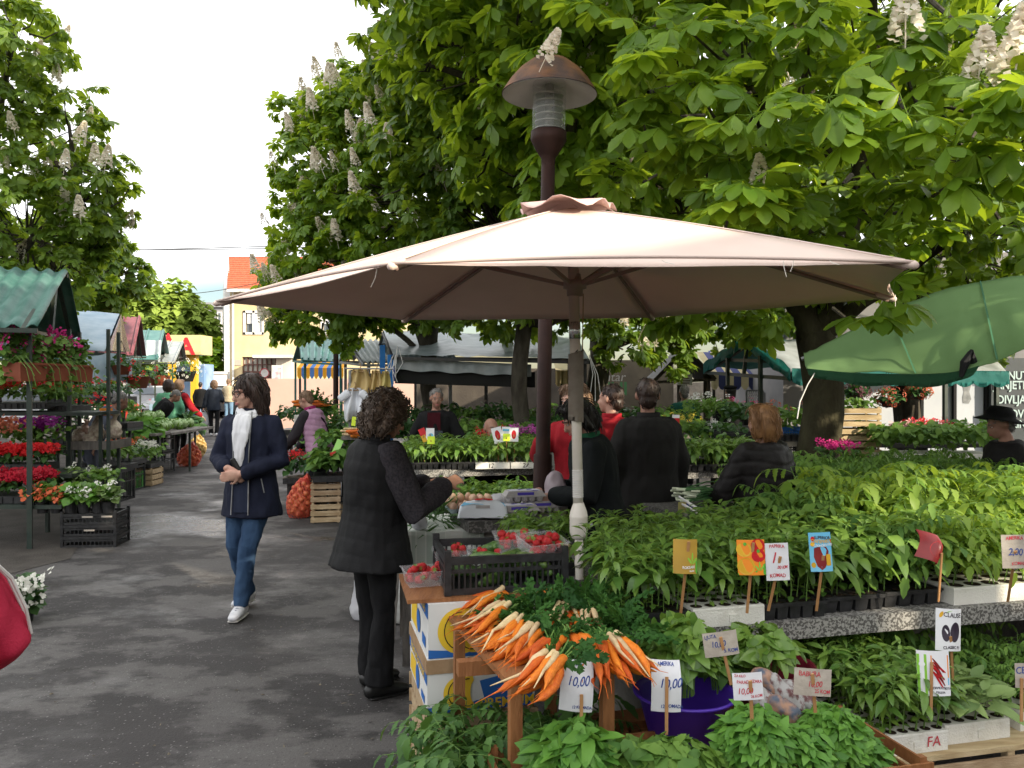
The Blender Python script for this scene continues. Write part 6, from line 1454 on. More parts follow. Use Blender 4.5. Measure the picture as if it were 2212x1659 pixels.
pk=empty("napkin_pack",Vector((P(1043,0,4.72).x,4.74,.842)),"blue and white plastic pack with a red print lying on the slab","pack");c=wloc(pk);mb=MB()
mb.sheet(lambda u,v:c+Vector(((u-.5)*.29,.02+.1*v-.05,.012+.1*math.sin(math.pi*v)**.6*(math.sin(math.pi*u)**.25 if 0 < u < 1 else 0)+.006*mnoise.noise(Vector((u*7,v*5,2))))),24,12);mb.sheet(lambda u,v:c+Vector(((u-.5)*.29,.02+.1*v-.05,.008)),2,2)
pb=mb.build("wrap",M_("pack_white",(.68,.72,.76),.35),pk,True)
def on_pack(pts,nm,m):
 mb=MB();
 mb.quad(*[c+Vector(((u-.5)*.29,.02+.1*v-.054,.0165+.1*math.sin(math.pi*v)**.6*math.sin(math.pi*u)**.25)) for u,v in pts]);mb.build(nm,m,pb)
on_pack([(.05,.32),(.3,.22),(.95,.32),(.9,.5),(.5,.46),(.12,.5)],"blue_band",m_blu)
for q in (.42,.6):on_pack([(q+.1*math.cos(t),.44+.09*math.sin(t)) for t in np.linspace(0,6.28,14)[:-1]],"apple_print",m_red)
on_pack([(.36,.1),(.64,.1),(.64,.17),(.36,.17)],"handle_hole",M_pulp)
def lump(name,c,r,m,label,cat,amp=.25,f=14,vox=.008,cut=None):
 c=Vector(c);root=empty(name,c-Vector((0,0,r[2])),label,cat);mb=MB();mb.ell(c,r,16,12);mb.remesh("body",m,root,vox,lambda co,no:vnoise(co,f,amp*min(r),c.x*7)+vnoise(co,f*2.6,amp*.4*min(r),3),1);return root
M_bag=M_("thin_white_bag",(.68,.68,.7),.4,(.58,.58,.62),6,.5,14,.4,trans=.35);M_pbag=M_("thin_pinkish_bag",(.5,.42,.45),.4,(.42,.34,.38),5,.5,12,trans=.3)
lump("net_bundle",(P(905,0,4.75).x,4.78,.815),(.052,.05,.05),M_bag,"crumpled white net bundle at the left end of the tablecloth","bundle");lump("plastic_bag",(P(1083,0,5.2).x,5.2,.875),(.09,.07,.05),M_bag,"crumpled white plastic bag behind the egg boxes","plastic bag")
lump("plastic_bag",(P(1200,0,5.15).x,5.1,.93),(.075,.07,.16),M_pbag,"pinkish carrier bag hanging behind the lamp post","plastic bag",.3,9)
greens((P(945,0,4.95).x,4.95,.79),.13,.12,.06,110,[merge([blade(.16,.006,.3,.35,4)]),merge([blade(.19,.007,.3,.5,4)])],ML_dark,"heap of dark green chives at the back of the tablecloth","chive_heap","herbs",(.8,1.2))
root=empty("cloth_bag",(P(1207,0,4.55).x,4.55,.62),"small tied yellowish cloth bag hanging on the lamp post","bag");c=wloc(root);mb=MB();mb.lathe(c,[(.001,0),(.045,.02),(.05,.08),(.03,.17),(.012,.215),(.022,.235),(.03,.262),(.012,.268)],14);mb.remesh("body",M_("straw_cloth",(.5,.37,.16),.85,(.38,.27,.1),12,.3),root,.005,lambda co,no:vnoise(co*np.array([1,1,.3]),45,.007),1)
mb=MB();mb.lathe((P(1175,0,5.2).x-.005,5.2,0.83),[(.06,.02),(.066,.03),(.06,.04)],14)
mb.tube([(P(1162,0,5.13).x,5.13,.86),(P(1150,0,5.1).x,5.1,.88),(P(1146,0,5.1).x,5.1,.85)],.009,5);mb.tube([(P(1162,0,5.13).x,5.13,.86),(P(1152,0,5.1).x,5.1,.84)],.008,5);tag(mb.build("red_ribbon",m_red),"red ribbon tied round the lamp post by the egg boxes","ribbon")
for k,(x,Y,z,w_,lb) in enumerate(((950,5.0,0,.5,"wooden crate on the ground under the chequered cloth"),(1095,5.05,0,.5,"wooden crate on the ground under the stone slab"),(1100,5.05,.3,.48,"pale wooden crate stacked just below the stone slab"))):
 slat_crate("wooden_crate",(P(x,0,Y).x-.02,Y,z),w_,.35,.29,lb,"crates under the egg table")
def carrier(c,w_,d,h,m,label,ears=True):
 c=Vector(c);root=empty("carrier_bag",c,label,"carrier bag","white carrier bags on the asphalt");mb=MB();mb.tube([c+Vector((0,0,.005)),c+Vector((0,0,.05)),c+Vector((.01,0,h*.6)),c+Vector((0,0,h*.9)),c+Vector((-.01,0,h))],[(w_*.42,d*.42),(w_*.5,d*.5),(w_*.47,d*.45),(w_*.36,d*.25),(w_*.42,d*.16)],18)
 if ears:mb.caps([c+Vector((-w_*.3,0,h*.96)),c+Vector((-w_*.55,-.01,h*1.06)),c+Vector((-w_*.75,-.02,h*.98))],[(.03,.012),(.035,.01),(.02,.008)],8)
 mb.remesh("body",m,root,.01,lambda co,no:vnoise(co*np.array([1,1,.6]),11,.02,c.x)+vnoise(co,30,.006),1)
carrier(PG(782,1350)+Vector((0,.12,0)),.2,.14,.36,M_bag,"white plastic carrier bag left of the black trousers");carrier(PG(850,1375)+Vector((.02,.3,0)),.19,.16,.42,M_("grey_sack",(.4,.4,.38),.7,(.3,.3,.28),6,.4,14),"greyish sack standing right of the black trousers",False)
mb=MB();mb.bar(PG(843,1388),PG(843,1388)+Vector((.02,.1,.42)),.05,.014,Vector((0,1,0)));tag(mb.build("wooden_lath",M_grey),"grey wooden lath leaning on the sack behind the trousers","plank")
# ---- spring onions and folded umbrella on the next table
slab_table(P(1455,0,5.0).to_2d().to_3d(),.62,.8,.83,.05,"dark speckled table with spring onions behind the pepper seedlings",MATS["dark_terrazzo"])
root=empty("spring_onions",P(1525,1068,5.35),"bundle of spring onions with white bulbs on the dark table","spring onions");mb=MB();mw=MB()
for k in range(34):
 a=Vector((P(1478,0,5.3).x+rng.uniform(-.02,.1),5.25+rng.uniform(-.05,.15),.87+rng.random()*.07));b=a+Vector((.3+rng.normal()*.03,.1+rng.normal()*.05,-.02+rng.normal()*.02));mb.tube([a,a.lerp(b,.5)+Vector((0,0,.025)),b],[.006,.005,.002],5,False);mw.caps([a+Vector((-.05,-.01,.004)),a],[.008,.006],6)
mb.build("leaves",M_("onion_leaf",(.03,.1,.03),.45,(.07,.16,.05),20),root,True);mw.build("bulbs",M_("onion_white",(.62,.66,.5),.4),root,True)
root=empty("folded_umbrella",P(1490,1100,5.05),"folded blue umbrella with a white shaft lying on the dark table","umbrella");mb=MB();a,b=P(1466,1072,5.08),P(1535,1118,4.98);mb.tube([a,a.lerp(b,.6),b],[.006,.01,.012],8);mb.tube([P(1472,1088,5.06),P(1520,1116,5.0)],.009,8);mb.build("shaft",M_white,root,True);mb=MB();mb.caps([P(1480,1092,5.1),P(1545,1106,5.06)],[.03,.012],10,.5);mb.build("canopy",M_("umbrella_blue",(.02,.03,.16),.7),root,True)
mb=MB();mb.sheet(lambda u,v:P(1465,1085,5.05)+Vector((.05*u,.002*math.sin(u*5),-.1*v)),4,4,.003);tag(mb.build("yellow_card",M_("dull_yellow_card",(.55,.5,.2),.7)),"dull yellow card at the left end of the dark table","card")
# ================================================================== PEPPER ROWS IN THE MIDDLE
slab_table(P(860,0,7.7).to_2d().to_3d(),2.0,1.5,.8,.07,"speckled table with rows of pepper seedlings in front of the man in the apron")
GM="pepper trays on the middle tables";B0=P(868,0,7.75).to_2d().to_3d();e1m=Vector((.995,.1,0));e2m=Vector((-.1,.995,0))
for k,(kd,lb,tx) in enumerate((("black","black pepper tray nearest the knitted sleeve on the middle table",None),("black","second black pepper tray on the middle table, left of the white trays",None),("foam","white foam pepper tray marked 12 on the middle table",("12",.06,M_black,.45)),("foam","white foam pepper tray marked 2A beside the lamp post",("2A",.06,M_black,.45)))):
 tray(B0+e1m*(.02+k*.335)+Vector((0,0,.802)),.325,.5,kd,ME_FARP,6,6,lb,GM,e1m,e2m,h=.06,text_=tx)
for k in range(4):tray(B0+e1m*(.02+k*.335)+e2m*.55+Vector((0,0,.802)),.325,.6,'black',ME_FARP,5,5,"black pepper tray in the back row of the middle table","back row of pepper trays on the middle table",e1m,e2m)
B1=P(893,0,6.7).to_2d().to_3d();slab_table(B1,1.1,.8,.5,.05,"low table of pepper seedlings behind the eggs",M_grey,group="market tables")
for k in range(3):tray(B1+e1m*(.02+k*.35)+Vector((0,0,.502)),.34,.6,'black',ME_FARP,6,7,("low pepper tray behind the chive heap","low pepper tray behind the egg tray","low pepper tray behind the egg boxes")[k],GM,e1m,e2m,hs=1.05)
B2=P(1430,0,7.6).to_2d().to_3d();slab_table(B2,1.2,1.2,.8,.07,"speckled table of peppers between the dark coat and the blonde woman")
for k in range(3):tray(B2+e1m*(.05+k*.36)+Vector((0,0,.802)),.35,.6,'black',ME_FARP,6,7,("pepper tray beside the dark coat on the far right table","middle pepper tray on the table beside the blonde woman","pepper tray nearest the blonde woman")[k],GM,e1m,e2m,hs=1.1)
for nm,x,y,w_,h_,lb,mt,sh in (("seed_packet",915,940,14,30,"red and yellow seed packet left of the white card before the apron",m_red,[("yellow_part",rect(-.5,-.5,.2,0),m_yel)]),("seed_packet",929,938,18,26,"white blue card standing before the apron",m_glossw,[("blue_print",ellp(.1,-.1,.3,.18),m_blu)]),("price_sign",931,951,16,17,"fluorescent yellow price tag before the apron",m_fluo,[]),
  ("seed_packet",1075,940,22,34,"silver seed packet with a red pepper left of the tag by the seated man",m_glossw,[("pepper_print",ellp(0,0,.25,.32),m_red)]),("seed_packet",1110,939,20,30,"silver seed packet with a red pepper right of the tag",m_glossw,[("pepper_print",ellp(0,0,.25,.32),m_red)]),("seed_packet",1093,938,18,32,"white seed card between two silver packets",m_glossw,[("blue_print",rect(-.4,.2,.4,.35),m_blu)]),("price_sign",1094,945,15,16,"fluorescent yellow price tag beside the seated man",m_fluo,[]),
  ("seed_packet",1428,936,16,26,"red purple seed packet beside the dark coat",m_red,[("purple_part",rect(-.5,.1,.5,.5),m_pur)]),("seed_packet",1440,938,22,24,"tilted pale blue card beside the dark coat",m_glossw,[("tag_part",rect(-.5,-.5,.3,-.1),m_fluo)]),("seed_packet",1460,908,16,24,"small red and white card in the far greenery",m_red,[("white_part",rect(-.5,.2,.5,.5),m_wht)])):
 sign(nm,x,y,w_,h_,7.9-(.04 if "tag" in lb else 0)+(.03 if "silver" in lb else 0),[],mt,lb,{"silver seed packet with a red pepper left of the tag by the seated man":-.25,"tilted pale blue card beside the dark coat":.6,"red and yellow seed packet left of the white card before the apron":-.4}.get(lb,.02),stick=((x+2,1000,7.95),(x,y)),shapes=sh,cat="price sign" if nm=="price_sign" else "seed packet")
# ---- dark greenery trays farther back
def green_tray(c,w_,d,z,h,n,L,mat,label,group,tpl=None,flower=None,nfl=0,body=M_blackp,ang=.1,name="plant_tray",fl_s=1.0):
 c=Vector((c[0],c[1],z));root=empty(name,c,label,"plant tray",group);e1=Vector((math.cos(ang),math.sin(ang),0));e2=Vector((-math.sin(ang),math.cos(ang),0));mb=MB()
 mb.box(c+Vector((0,0,.035)),(w_,d,.07),ang)
 for k in range(6):mb.box(c+e1*((k-2.5)*w_/6)-e2*(d/2+.004)+Vector((0,0,.032)),(w_/9,.012,.06),ang)
 mb.build("tray_body",body,root)
 tp=tpl or [blade(L,L*.3,.25,.4,4),blade(L,L*.34,.3,.7,4),blade(L,L*.26,.1,.3,4)]
 a=rng.uniform(-.5,.5,n)*w_*1.08;b=rng.uniform(-.5,.5,n)*d*1.08;zz=.06+h*(.35+.65*rng.random(n)**.6)*(1+.2*np.sin(a*23)*np.sin(b*19))
 pos=np.array(c)+a[:,None]*np.array(e1)+b[:,None]*np.array(e2);pos[:,2]+=zz
 az=rng.normal(size=(n,3));az[:,2]=rng.uniform(-.5,.5,n);az+=(a/w_)[:,None]*np.array(e1)+(b/d)[:,None]*np.array(e2)
 scatter("foliage",tp,pos,frames(az,np.array([0,-.1,1])+rng.normal(size=(n,3))*.35),rng.uniform(.7,1.2,n),mat,root)
 if nfl:
  a=rng.uniform(-.5,.5,nfl)*w_;b=rng.uniform(-.5,.45,nfl)*d;pos=np.array(c)+a[:,None]*np.array(e1)+b[:,None]*np.array(e2);pos[:,2]+=.08+h*rng.uniform(.85,1.2,nfl)
  dv=rng.normal(size=(nfl,3))*.6+np.array([.1,-.6,.7]);scatter("blossoms",FLOW,pos,frames(np.cross(dv,rng.normal(size=(nfl,3))),dv),fl_s*rng.uniform(.7,1.2,nfl),flower,root)
 return root
def flower_head(seed,n=9,r=.03):
 rr=random.Random(seed);parts=[]
 for k in range(n):
  a=rr.random()*6.28;q=r*math.sqrt(rr.random());parts.append(pose(blade(.02,.01,.2,.3,2),(q*math.cos(a),q*math.sin(a),.012*(1-(q/r)**2)),a-1.57,rr.uniform(-.1,.7)))
 return merge(parts)
FLOW=[flower_head(s,14) for s in range(4)]
GF="dark green plant trays on the far benches"
for (Y,z,xs,hh,lb) in ((11.0,.72,np.arange(735,900,58),.34,"bushy green tray behind the woman in the pink vest"),(10.6,.75,np.arange(880,1420,58),.3,"bushy dark tray on the bench behind the man in the apron"),(12.4,.85,np.arange(640,1480,62),.34,"bushy tray on the farthest bench under the plastic roof")):
 a,b=P(xs[0]-30,0,Y),P(xs[-1]+40,0,Y);slab_table(a.to_2d().to_3d()-Vector((0,.3,0)),b.x-a.x,.7,z-.003,.05,"grey bench under the %s" % lb,M_grey,e1=Vector((1,0,0)),e2=Vector((0,1,0)),group="far plant benches")
 for x in xs:green_tray(P(x,0,Y),62*Y/FD*.97,.6,z,hh*rng.uniform(.85,1.15),170,.1,ML_dark if rng.random() < .65 else ML_tom,lb,GF+" "+lb[:24],ang=0)
for k,(x,Y,z,n,fl,m,lb) in enumerate(((1475,9.5,.85,36,.5,M_("yellow_petal",(.7,.55,.06),.7),"tray of small yellow flowers beside the man in the dark coat"),(1560,9.4,.8,10,.7,M_white,"tray of grey green herbs with white tags"),(1525,10.4,1.05,14,1,M_white,"raised tray of mixed leaves before the vendor in green"),(1600,9.9,1.02,9,.8,M_("pink_petal",(.6,.08,.2),.7),"raised geranium tray behind the blonde woman"),(1690,9.0,1.0,9,.8,M_("salmon_petal",(.6,.16,.1),.7),"geranium crate right of the blonde hair"),(1130,9.4,.7,70,1,M_("violet_petal",(.4,.06,.3),.7),"tray of violet flowers beside the dark trunk"),(1060,9.2,.7,30,1,m_red,"tray with red flowers left of the dark trunk"))):
 slab_table(P(x-35,0,Y).to_2d().to_3d()-Vector((0,.3,0)),80*Y/FD,.6,z-.003,.05,"bench carrying the "+lb,M_dark,e1=Vector((1,0,0)),e2=Vector((0,1,0)),legs=(.1,),group="far plant benches")
 green_tray(P(x,0,Y),75*Y/FD,.55,z,.28,200,.085,ML_dark if k % 2 else ML_tom,lb,"flower trays in the middle of the market",None,m,n,ang=0,fl_s=fl)
for k in range(3):slat_crate("wooden_crate",(P(1808,0,9.0).x,9.0,.68+k*.225),.49,.35,.215,("lowest","middle","topmost")[k]+" pale crate in the stack right of the forked trunk","pale crate stack right of the trunk",e1=Vector((1,.02,0)),e2=Vector((0,1,0)))
slab_table((P(1800,0,8.9).x,8.85,0),1.9,.9,.677,.06,"table under the crate stack and the long plant tray",M_conc,e1=Vector((1,0,0)),e2=Vector((0,1,0)))
greens((P(1855,0,9.1).x,9.15,1.36),.22,.12,.07,120,[blade(.07,.024,.2,.4,4)],ML_tom,"cabbage seedlings lying on the crate stack","seedling_heap","seedlings")
green_tray((P(2025,0,8.8).x,9.0,0),1.25,.5,.79,.3,800,.1,ML_tom,"long white tray of bushy tomato plants right of the crate stack",GF,body=M_styro,ang=0)
mb=MB();mb.box((P(2025,0,8.8).x,9.0,.733),(1.3,.5,.105));tag(mb.build("foam_block",M_styro),"white foam block raising the long tomato tray","foam block")
for x,y,lb,fm in ((2010,912,"red",m_red),(1960,918,"pale pink",M_("palepink_petal",(.55,.3,.28),.7))):
 c=P(x,y+20,10.5);green_tray((c.x,10.5,0),.55 if x > 2000 else .35,.35,c.z-.2,.22,120,.08,ML_dark,lb+" geraniums in front of the white shop panels","geranium boxes by the shop",None,fm,60,ang=0)
slab_table((P(1880,0,10.4).x,10.25,0),1.4,.6,.86,.05,"table with geraniums before the shop",M_dark,e1=Vector((1,0,0)),e2=Vector((0,1,0)))
c=P(1835,1035,8.0);
def hanging_pot(x,y,Y,r,label,fm,mat=M_("dark_pot",(.06,.03,.025),.6),n=24,hang=.5,zt=1.9):
 c=P(x,y,Y);root=empty("hanging_pot",c,label,"hanging pot","hanging flower pots");mb=MB();mb.lathe(c,[(.001,-r*.9),(r*.65,-r*.9),(r*.95,0),(r*1.02,.01),(r*.9,.01),(r*.85,-.02)],18);mb.build("pot",mat,root,True)
 mb=MB()
 for k in range(3):a=k*2.09;mb.tube([c+Vector((r*math.cos(a),r*math.sin(a),0)),c+Vector((0,0,max(hang,.15)))],.004,4)
 mb.build("hanger",M_black,root);nn=110;d=sphere_dirs(nn);d[:,2]=np.abs(d[:,2])*.8-.15;pos=np.array(c)+d*r*1.5*(.5+.5*rng.random((nn,1)))
 scatter("foliage",[blade(.07,.028,.2,.4,4)],pos,frames(d+rng.normal(size=d.shape)*.5,np.array([0,-.2,1])+rng.normal(size=d.shape)*.4),rng.uniform(.7,1.2,nn),ML_dark,root)
 d=sphere_dirs(n*2);d=d[(d[:,1] < .3)][:n];d[:,2]=d[:,2]*.6+.15;scatter("blossoms",FLOW,np.array(c)+d*r*1.75,frames(np.cross(d,sphere_dirs(len(d))),d),1.0,fm,root)
hanging_pot(1850,850,10.9,.1,"dark leaved pot hanging left under the teal fringe",M_("dusk_petal",(.1,.03,.04),.7));hanging_pot(1920,862,10.9,.12,"round dark pot with red blooms hanging in the middle",M_("rust_petal",(.35,.07,.03),.7));hanging_pot(1985,848,11.2,.1,"pot of rusty red flowers hanging by the slim trunk",M_("rust_petal",(.35,.07,.03),.7))
hanging_pot(1800,845,11.3,.09,"small dark pot hanging beside the forked trunk",M_("dusk_petal",(.1,.03,.04),.7))
green_tray((P(1812,0,7.7).x,7.7,0),.3,.25,.82,.14,70,.06,ML_dark,"box of magenta flowers at the foot of the forked trunk","magenta flower boxes",None,M_("magenta_petal",(.55,.02,.2),.7),40,ang=0)
slab_table((P(1790,0,7.5).x,7.5,0),.5,.5,.817,.05,"small table beside the forked trunk",M_conc,e1=Vector((1,0,0)),e2=Vector((0,1,0)),legs=(.25,))
plastic_crate("plastic_crate",(P(1655,0,8.8).x,8.8,1.0),.42,.3,.14,M_("blue_plastic",(.015,.09,.3),.45),"blue plastic crate of geraniums right of the blonde hair",0);plastic_crate("plastic_crate",(P(1655,0,8.8).x,8.8,.78),.42,.3,.2,M_blackp,"black plastic crate under the blue one",0);plastic_crate("plastic_crate",(P(1560,0,8.8).x,8.8,.78),.42,.3,.3,M_blackp,"tall black crate behind the blonde woman's shoulder",0)
slab_table((P(1540,0,8.7).x,8.75,0),1.1,.5,.777,.05,"bench carrying the blue and black crates",M_dark,e1=Vector((1,0,0)),e2=Vector((0,1,0)))
M_apr=M_("cream_oilcloth",(.6,.45,.2),.7,(.5,.36,.15),4,.3,20,trans=.2)
def hung(c,w_,h,m,label,folds=3,name="hanging_cloth",cat="cloth",sleeves=False):
 c=Vector(c);root=empty(name,c-Vector((0,0,h)),label,cat);mb=MB()
 mb.sheet(lambda u,v:c+Vector(((u-.5)*w_*(.55+.45*min(1,v*2.5)),.05*math.sin(u*math.pi*2*folds+v*2)*(.4+v)+.03*math.sin(v*7),-h*v*(1+.08*math.sin(u*9)))),30,14,.004)
 if sleeves:
  for s_ in (-1,1):mb.caps([c+Vector((s_*w_*.3,0,-.06)),c+Vector((s_*w_*.62,-.01,-h*.34))],[.05,.045],8,.5)
 mb.build("fabric",m,root,True);mb=MB();mb.tube([c+Vector((0,0,.07)),c+Vector((.015,0,.04)),c,c+Vector((-w_*.25,0,-.03)),c+Vector((w_*.25,0,-.03)),c],.006,4);mb.build("hanger",M_wood,root)
hung(P(777,798,9.9),.3,.42,M_apr,"crumpled cream oilcloth hanging left of the blue posts",2);hung(P(766,838,9.8),.27,.38,M_("white_shirt_cloth",(.72,.74,.78),.85,trans=.15),"white shirt hanging below the cream oilcloth",2,"white_shirt","shirt",True);hung(P(812,800,9.9),.18,.4,M_apr,"cream apron hanging just left of the blue posts",2,"apron","apron");hung(P(832,802,9.85),.15,.4,M_("straw_oilcloth",(.55,.46,.17),.75,trans=.2),"yellowish apron hanging between the blue posts",1.5,"apron","apron");hung(P(795,806,10.0),.12,.24,M_("grey_cloth",(.2,.2,.2),.9),"short grey cloth hanging between the cream ones",2)
mb=MB();mb.tube([P(745,796,9.95),P(850,797,9.95)],.012,6);mb.tube([P(756,800,9.95),P(756,1000,9.95)],.02,6);mb.tube([P(772,800,10.1),P(772,1000,10.1)],.02,6);mb.tube([P(756,801,9.95),P(772,800,10.1)],.012,6);tag(mb.build("hanging_rail",M_steel),"grey metal rail from which cloths and aprons hang","rail")
sign("price_sign",764,910,9,20,9.7,[],m_fluo,"small fluorescent tag below the white shirt",.1)
# ================================================================== LEFT STALLS: FLOWERS AND VEGETABLES
X1=Vector((1,0,0));Y1=Vector((0,1,0))
def petm(nm,c):return M_(nm,c,.6,trans=.25)
m_mag=petm("magenta_petal",(.55,.03,.32));m_scar=petm("scarlet_petal",(.75,.02,.025));m_deep=petm("deep_red_petal",(.5,.008,.03));m_vio=petm("purple_petal",(.3,.02,.26));m_oran=petm("orange_petal",(.75,.16,.06));m_wpet=petm("white_petal",(.75,.74,.66));m_cor=petm("coral_petal",(.7,.22,.12))
M_terra=M_("terracotta_plastic",(.3,.085,.045),.6,(.25,.07,.04),6)
def trough(x0,x1,y,Y,label,dY=.35):
 a,b=P(x0,y,Y),P(x1,y,Y+dY);a.z=b.z=(a.z+b.z)/2;c=(a+b)/2;root=empty("flower_trough",c,label,"flower trough","terracotta troughs hung under the green roof");L=(b-a).length;d=(b-a).normalized();ang=math.atan2(d.y,d.x)
 mb=MB();mb.box(c,(L*.96,.17,.17),ang,1.12);mb.box(c+Vector((0,0,.085)),(L*1.03,.21,.022),ang);mb.build("trough",M_terra,root)
 n=330;t=rng.uniform(-.55,.55,n);o=rng.normal(size=n)*.1;pos=np.array(c)+t[:,None]*L*np.array(d)+np.stack([o*.3,o-.04,.1+.28*rng.random(n)**.8-.3*(np.abs(o) > .13)],1);dv=rng.normal(size=(n,3));dv[:,2]=rng.uniform(-.6,.4,n)
 scatter("foliage",[blade(.07,.032,.25,.4,4),blade(.06,.026,.1,.6,4)],pos,frames(dv,np.array([0,-.3,1])+rng.normal(size=(n,3))*.4),rng.uniform(.7,1.2,n),ML_tom,root)
 n=15;t=rng.uniform(-.55,.55,n);pos=np.array(c)+t[:,None]*L*np.array(d)+np.stack([rng.normal(size=n)*.03,-.08-.1*rng.random(n),.16+.3*rng.random(n)],1);dv=np.array([.2,-.8,.4])+rng.normal(size=(n,3))*.4
 scatter("blossoms",FLOW,pos,frames(np.cross(dv,rng.normal(size=(n,3))),dv),rng.uniform(1.0,1.5,n),m_mag,root)
 mb=MB()
 for k in range(4):p=a.lerp(b,rng.random())+Vector((0,-.1,.1));mb.tube([p,p+Vector((.1,-.05,.06)),p+Vector((.2,-.05,-.06)),p+Vector((.24,-.04,-.3*rng.random()-.1))],.003,4,False)
 mb.build("trailing_stems",M_stem,root)
trough(26,82,805,7.9,"left terracotta trough of magenta geraniums");trough(82,134,806,8.35,"middle terracotta trough of magenta geraniums");trough(134,184,808,8.8,"right terracotta trough of magenta geraniums")
GL="flower crates of the near left stall"
def bench(c,w_,d,z,label,mat=M_dmetal):return slab_table((c[0]-w_/2,c[1]-d/2,0),w_,d,z,.04,label,mat,e1=X1,e2=Y1,group="benches of the left stalls",legs=(.08,w_-.08))
def flowers(x0,x1,ybase,Y,h,n,mat,label,fm,nfl,d=.4,fls=1.0,tpl=None,body=M_blackp,L=.08):
 c=P((x0+x1)/2,ybase,Y);return green_tray((c.x,Y+d/2,0),(x1-x0)*Y/FD,d,c.z,h,n,L,mat,label,GL,tpl,fm,nfl,body,0,"flower_crate",fls)
bench((P(20,0,9.7).x,9.7),2.3,.6,1.28,"top bench of scarlet geraniums under the green roof")
flowers(-40,40,884,9.5,.2,150,ML_tom,"scarlet geranium crate at the left of the top bench",m_scar,60,.5);flowers(42,100,884,9.5,.2,120,ML_tom,"scarlet geranium crate at the right of the top bench",m_scar,45,.5);flowers(102,150,890,9.7,.18,110,ML_tom,"mostly green crate at the end of the top bench",m_scar,14,.5)
bench((P(20,0,8.9).x,9.0),1.6,.7,.66,"middle bench of petunias and begonias")
flowers(-40,95,1018,8.7,.14,200,ML_dark,"bright scarlet begonia crate in the middle row",m_scar,190,.3,1.3)
flowers(-40,60,985,9.05,.26,160,ML_tom,"coral and purple petunia crate behind the scarlet begonias",m_cor,55,.3,1.5);flowers(35,110,985,9.1,.26,140,ML_tom,"purple petunia crate behind the scarlet begonias",m_vio,45,.3,1.6)
for k,x in enumerate((-10,55)):plastic_crate("plastic_crate",(P(x-30,0,8.72).x,8.72,.665),.28,.3,.04,M_blackp,("left","right")[k]+" shallow black crate under the scarlet begonias",0)
bench((P(40,0,8.3).x,8.35),1.1,.55,.425,"low front bench with deep red geraniums and mixed pots")
flowers(-60,78,1088,8.15,.17,200,ML_dark,"deep red geranium crate at the front left",m_deep,230,.4,1.3)
for k,x in enumerate((92,122,152,182,212,234)):
 c=P(x,1108,8.15);root=empty("potted_plant",c,("pot with orange trumpet flowers nearest the red geraniums","pot with apricot flowers in the mixed tray","pot of pale green leaves in the mixed tray","pot of cream and white flowers in the mixed tray","pot of yellow cream flowers in the mixed tray","silver leaved pot at the right end of the mixed tray")[k],"potted plant","pots on the low front bench")
 mb=MB();mb.lathe(c,[(.001,0),(.05,0),(.065,.11),(.07,.115),(.001,.112)],14);mb.build("pot",M_blackp,root)
 n=60;d=sphere_dirs(n);d[:,2]=np.abs(d[:,2]);pos=np.array(c)+np.array([0,0,.13])+d*np.array([.1,.1,.15])*rng.uniform(.4,1,(n,1));scatter("foliage",[blade(.075,.036,.25,.4,4)],pos,frames(d+rng.normal(size=d.shape)*.5,np.array([0,-.2,1])+rng.normal(size=d.shape)*.4),rng.uniform(.7,1.2,n),(ML_tom,ML_tom,ML_lush,ML_pepper,ML_lush,ML_pale)[k],root)
 n=(3,4,1,5,4,2)[k];dv=np.array([0,-.8,.5])+rng.normal(size=(n,3))*.35;scatter("blossoms",FLOW,np.array(c)+np.array([0,-.06,.2])+rng.normal(size=(n,3))*np.array([.06,.02,.05]),frames(np.cross(dv,rng.normal(size=(n,3))),dv),(2.0,1.8,1,1.0,1.0,1)[k],(m_oran,m_oran,m_deep,m_wpet,m_wpet,m_wpet)[k],root)
bench((P(158,0,8.9).x,8.93),.75,.4,.4,"bench under the leafy trays behind the mixed pots")
for k in range(3):flowers(84+k*50,132+k*50,1075,8.75,.22,90,(ML_tom,ML_pale,ML_tom)[k],("left","middle","right")[k]+" leafy tray behind the mixed pots",m_wpet,2,.35)
for k in range(3):plastic_crate("plastic_crate",(P(145,0,8.2).x,8.1,.112*k),.5,.36,.108,M_blackp,("bottom","middle","top")[k]+" crate of the black stack at the corner of the flower stall",.1,nb=14)
mb=MB()
for k,(x,y,s_) in enumerate(((188,1117,.05),(230,1116,.05),(192,1146,.05))):
 p=P(x,y,8.07);mb.box(p,(.1,.003,.016),.1)
tag(mb.build("crate_marking",M_card),"worn pale lettering bars on the black crate stack","marking")
st=empty("display_stand",(P(205,0,9.8).x,9.9,0),"grey wooden shelf between dark green posts carrying garlic bags","stand");a,b=P(146,966,9.7),P(252,958,9.9)
mb=MB();mb.box(((a.x+b.x)/2,10.0,a.z-.01),(b.x-a.x,.6,.02),.06);mb.box(((a.x+b.x)/2,9.69,a.z+.02),(b.x-a.x,.02,.1),.06);mb.box((b.x,10.0,a.z+.02),(.02,.6,.1),.06);mb.build("shelf",M_grey,st)
for x,Y in ((234,9.68),(256,10.3),(150,9.68),(172,10.3)):c=P(x,0,Y);mb=MB();mb.box((c.x,Y,1.12),(.035,.035,2.24),.1);mb.build("post",M_dmetal,st)
M_garl=M_("garlic_net",(.62,.55,.42),.6,(.4,.3,.25),26,.5,40);M_garl2=M_("brown_onion_net",(.35,.19,.13),.6,(.5,.36,.3),26,.5,40)
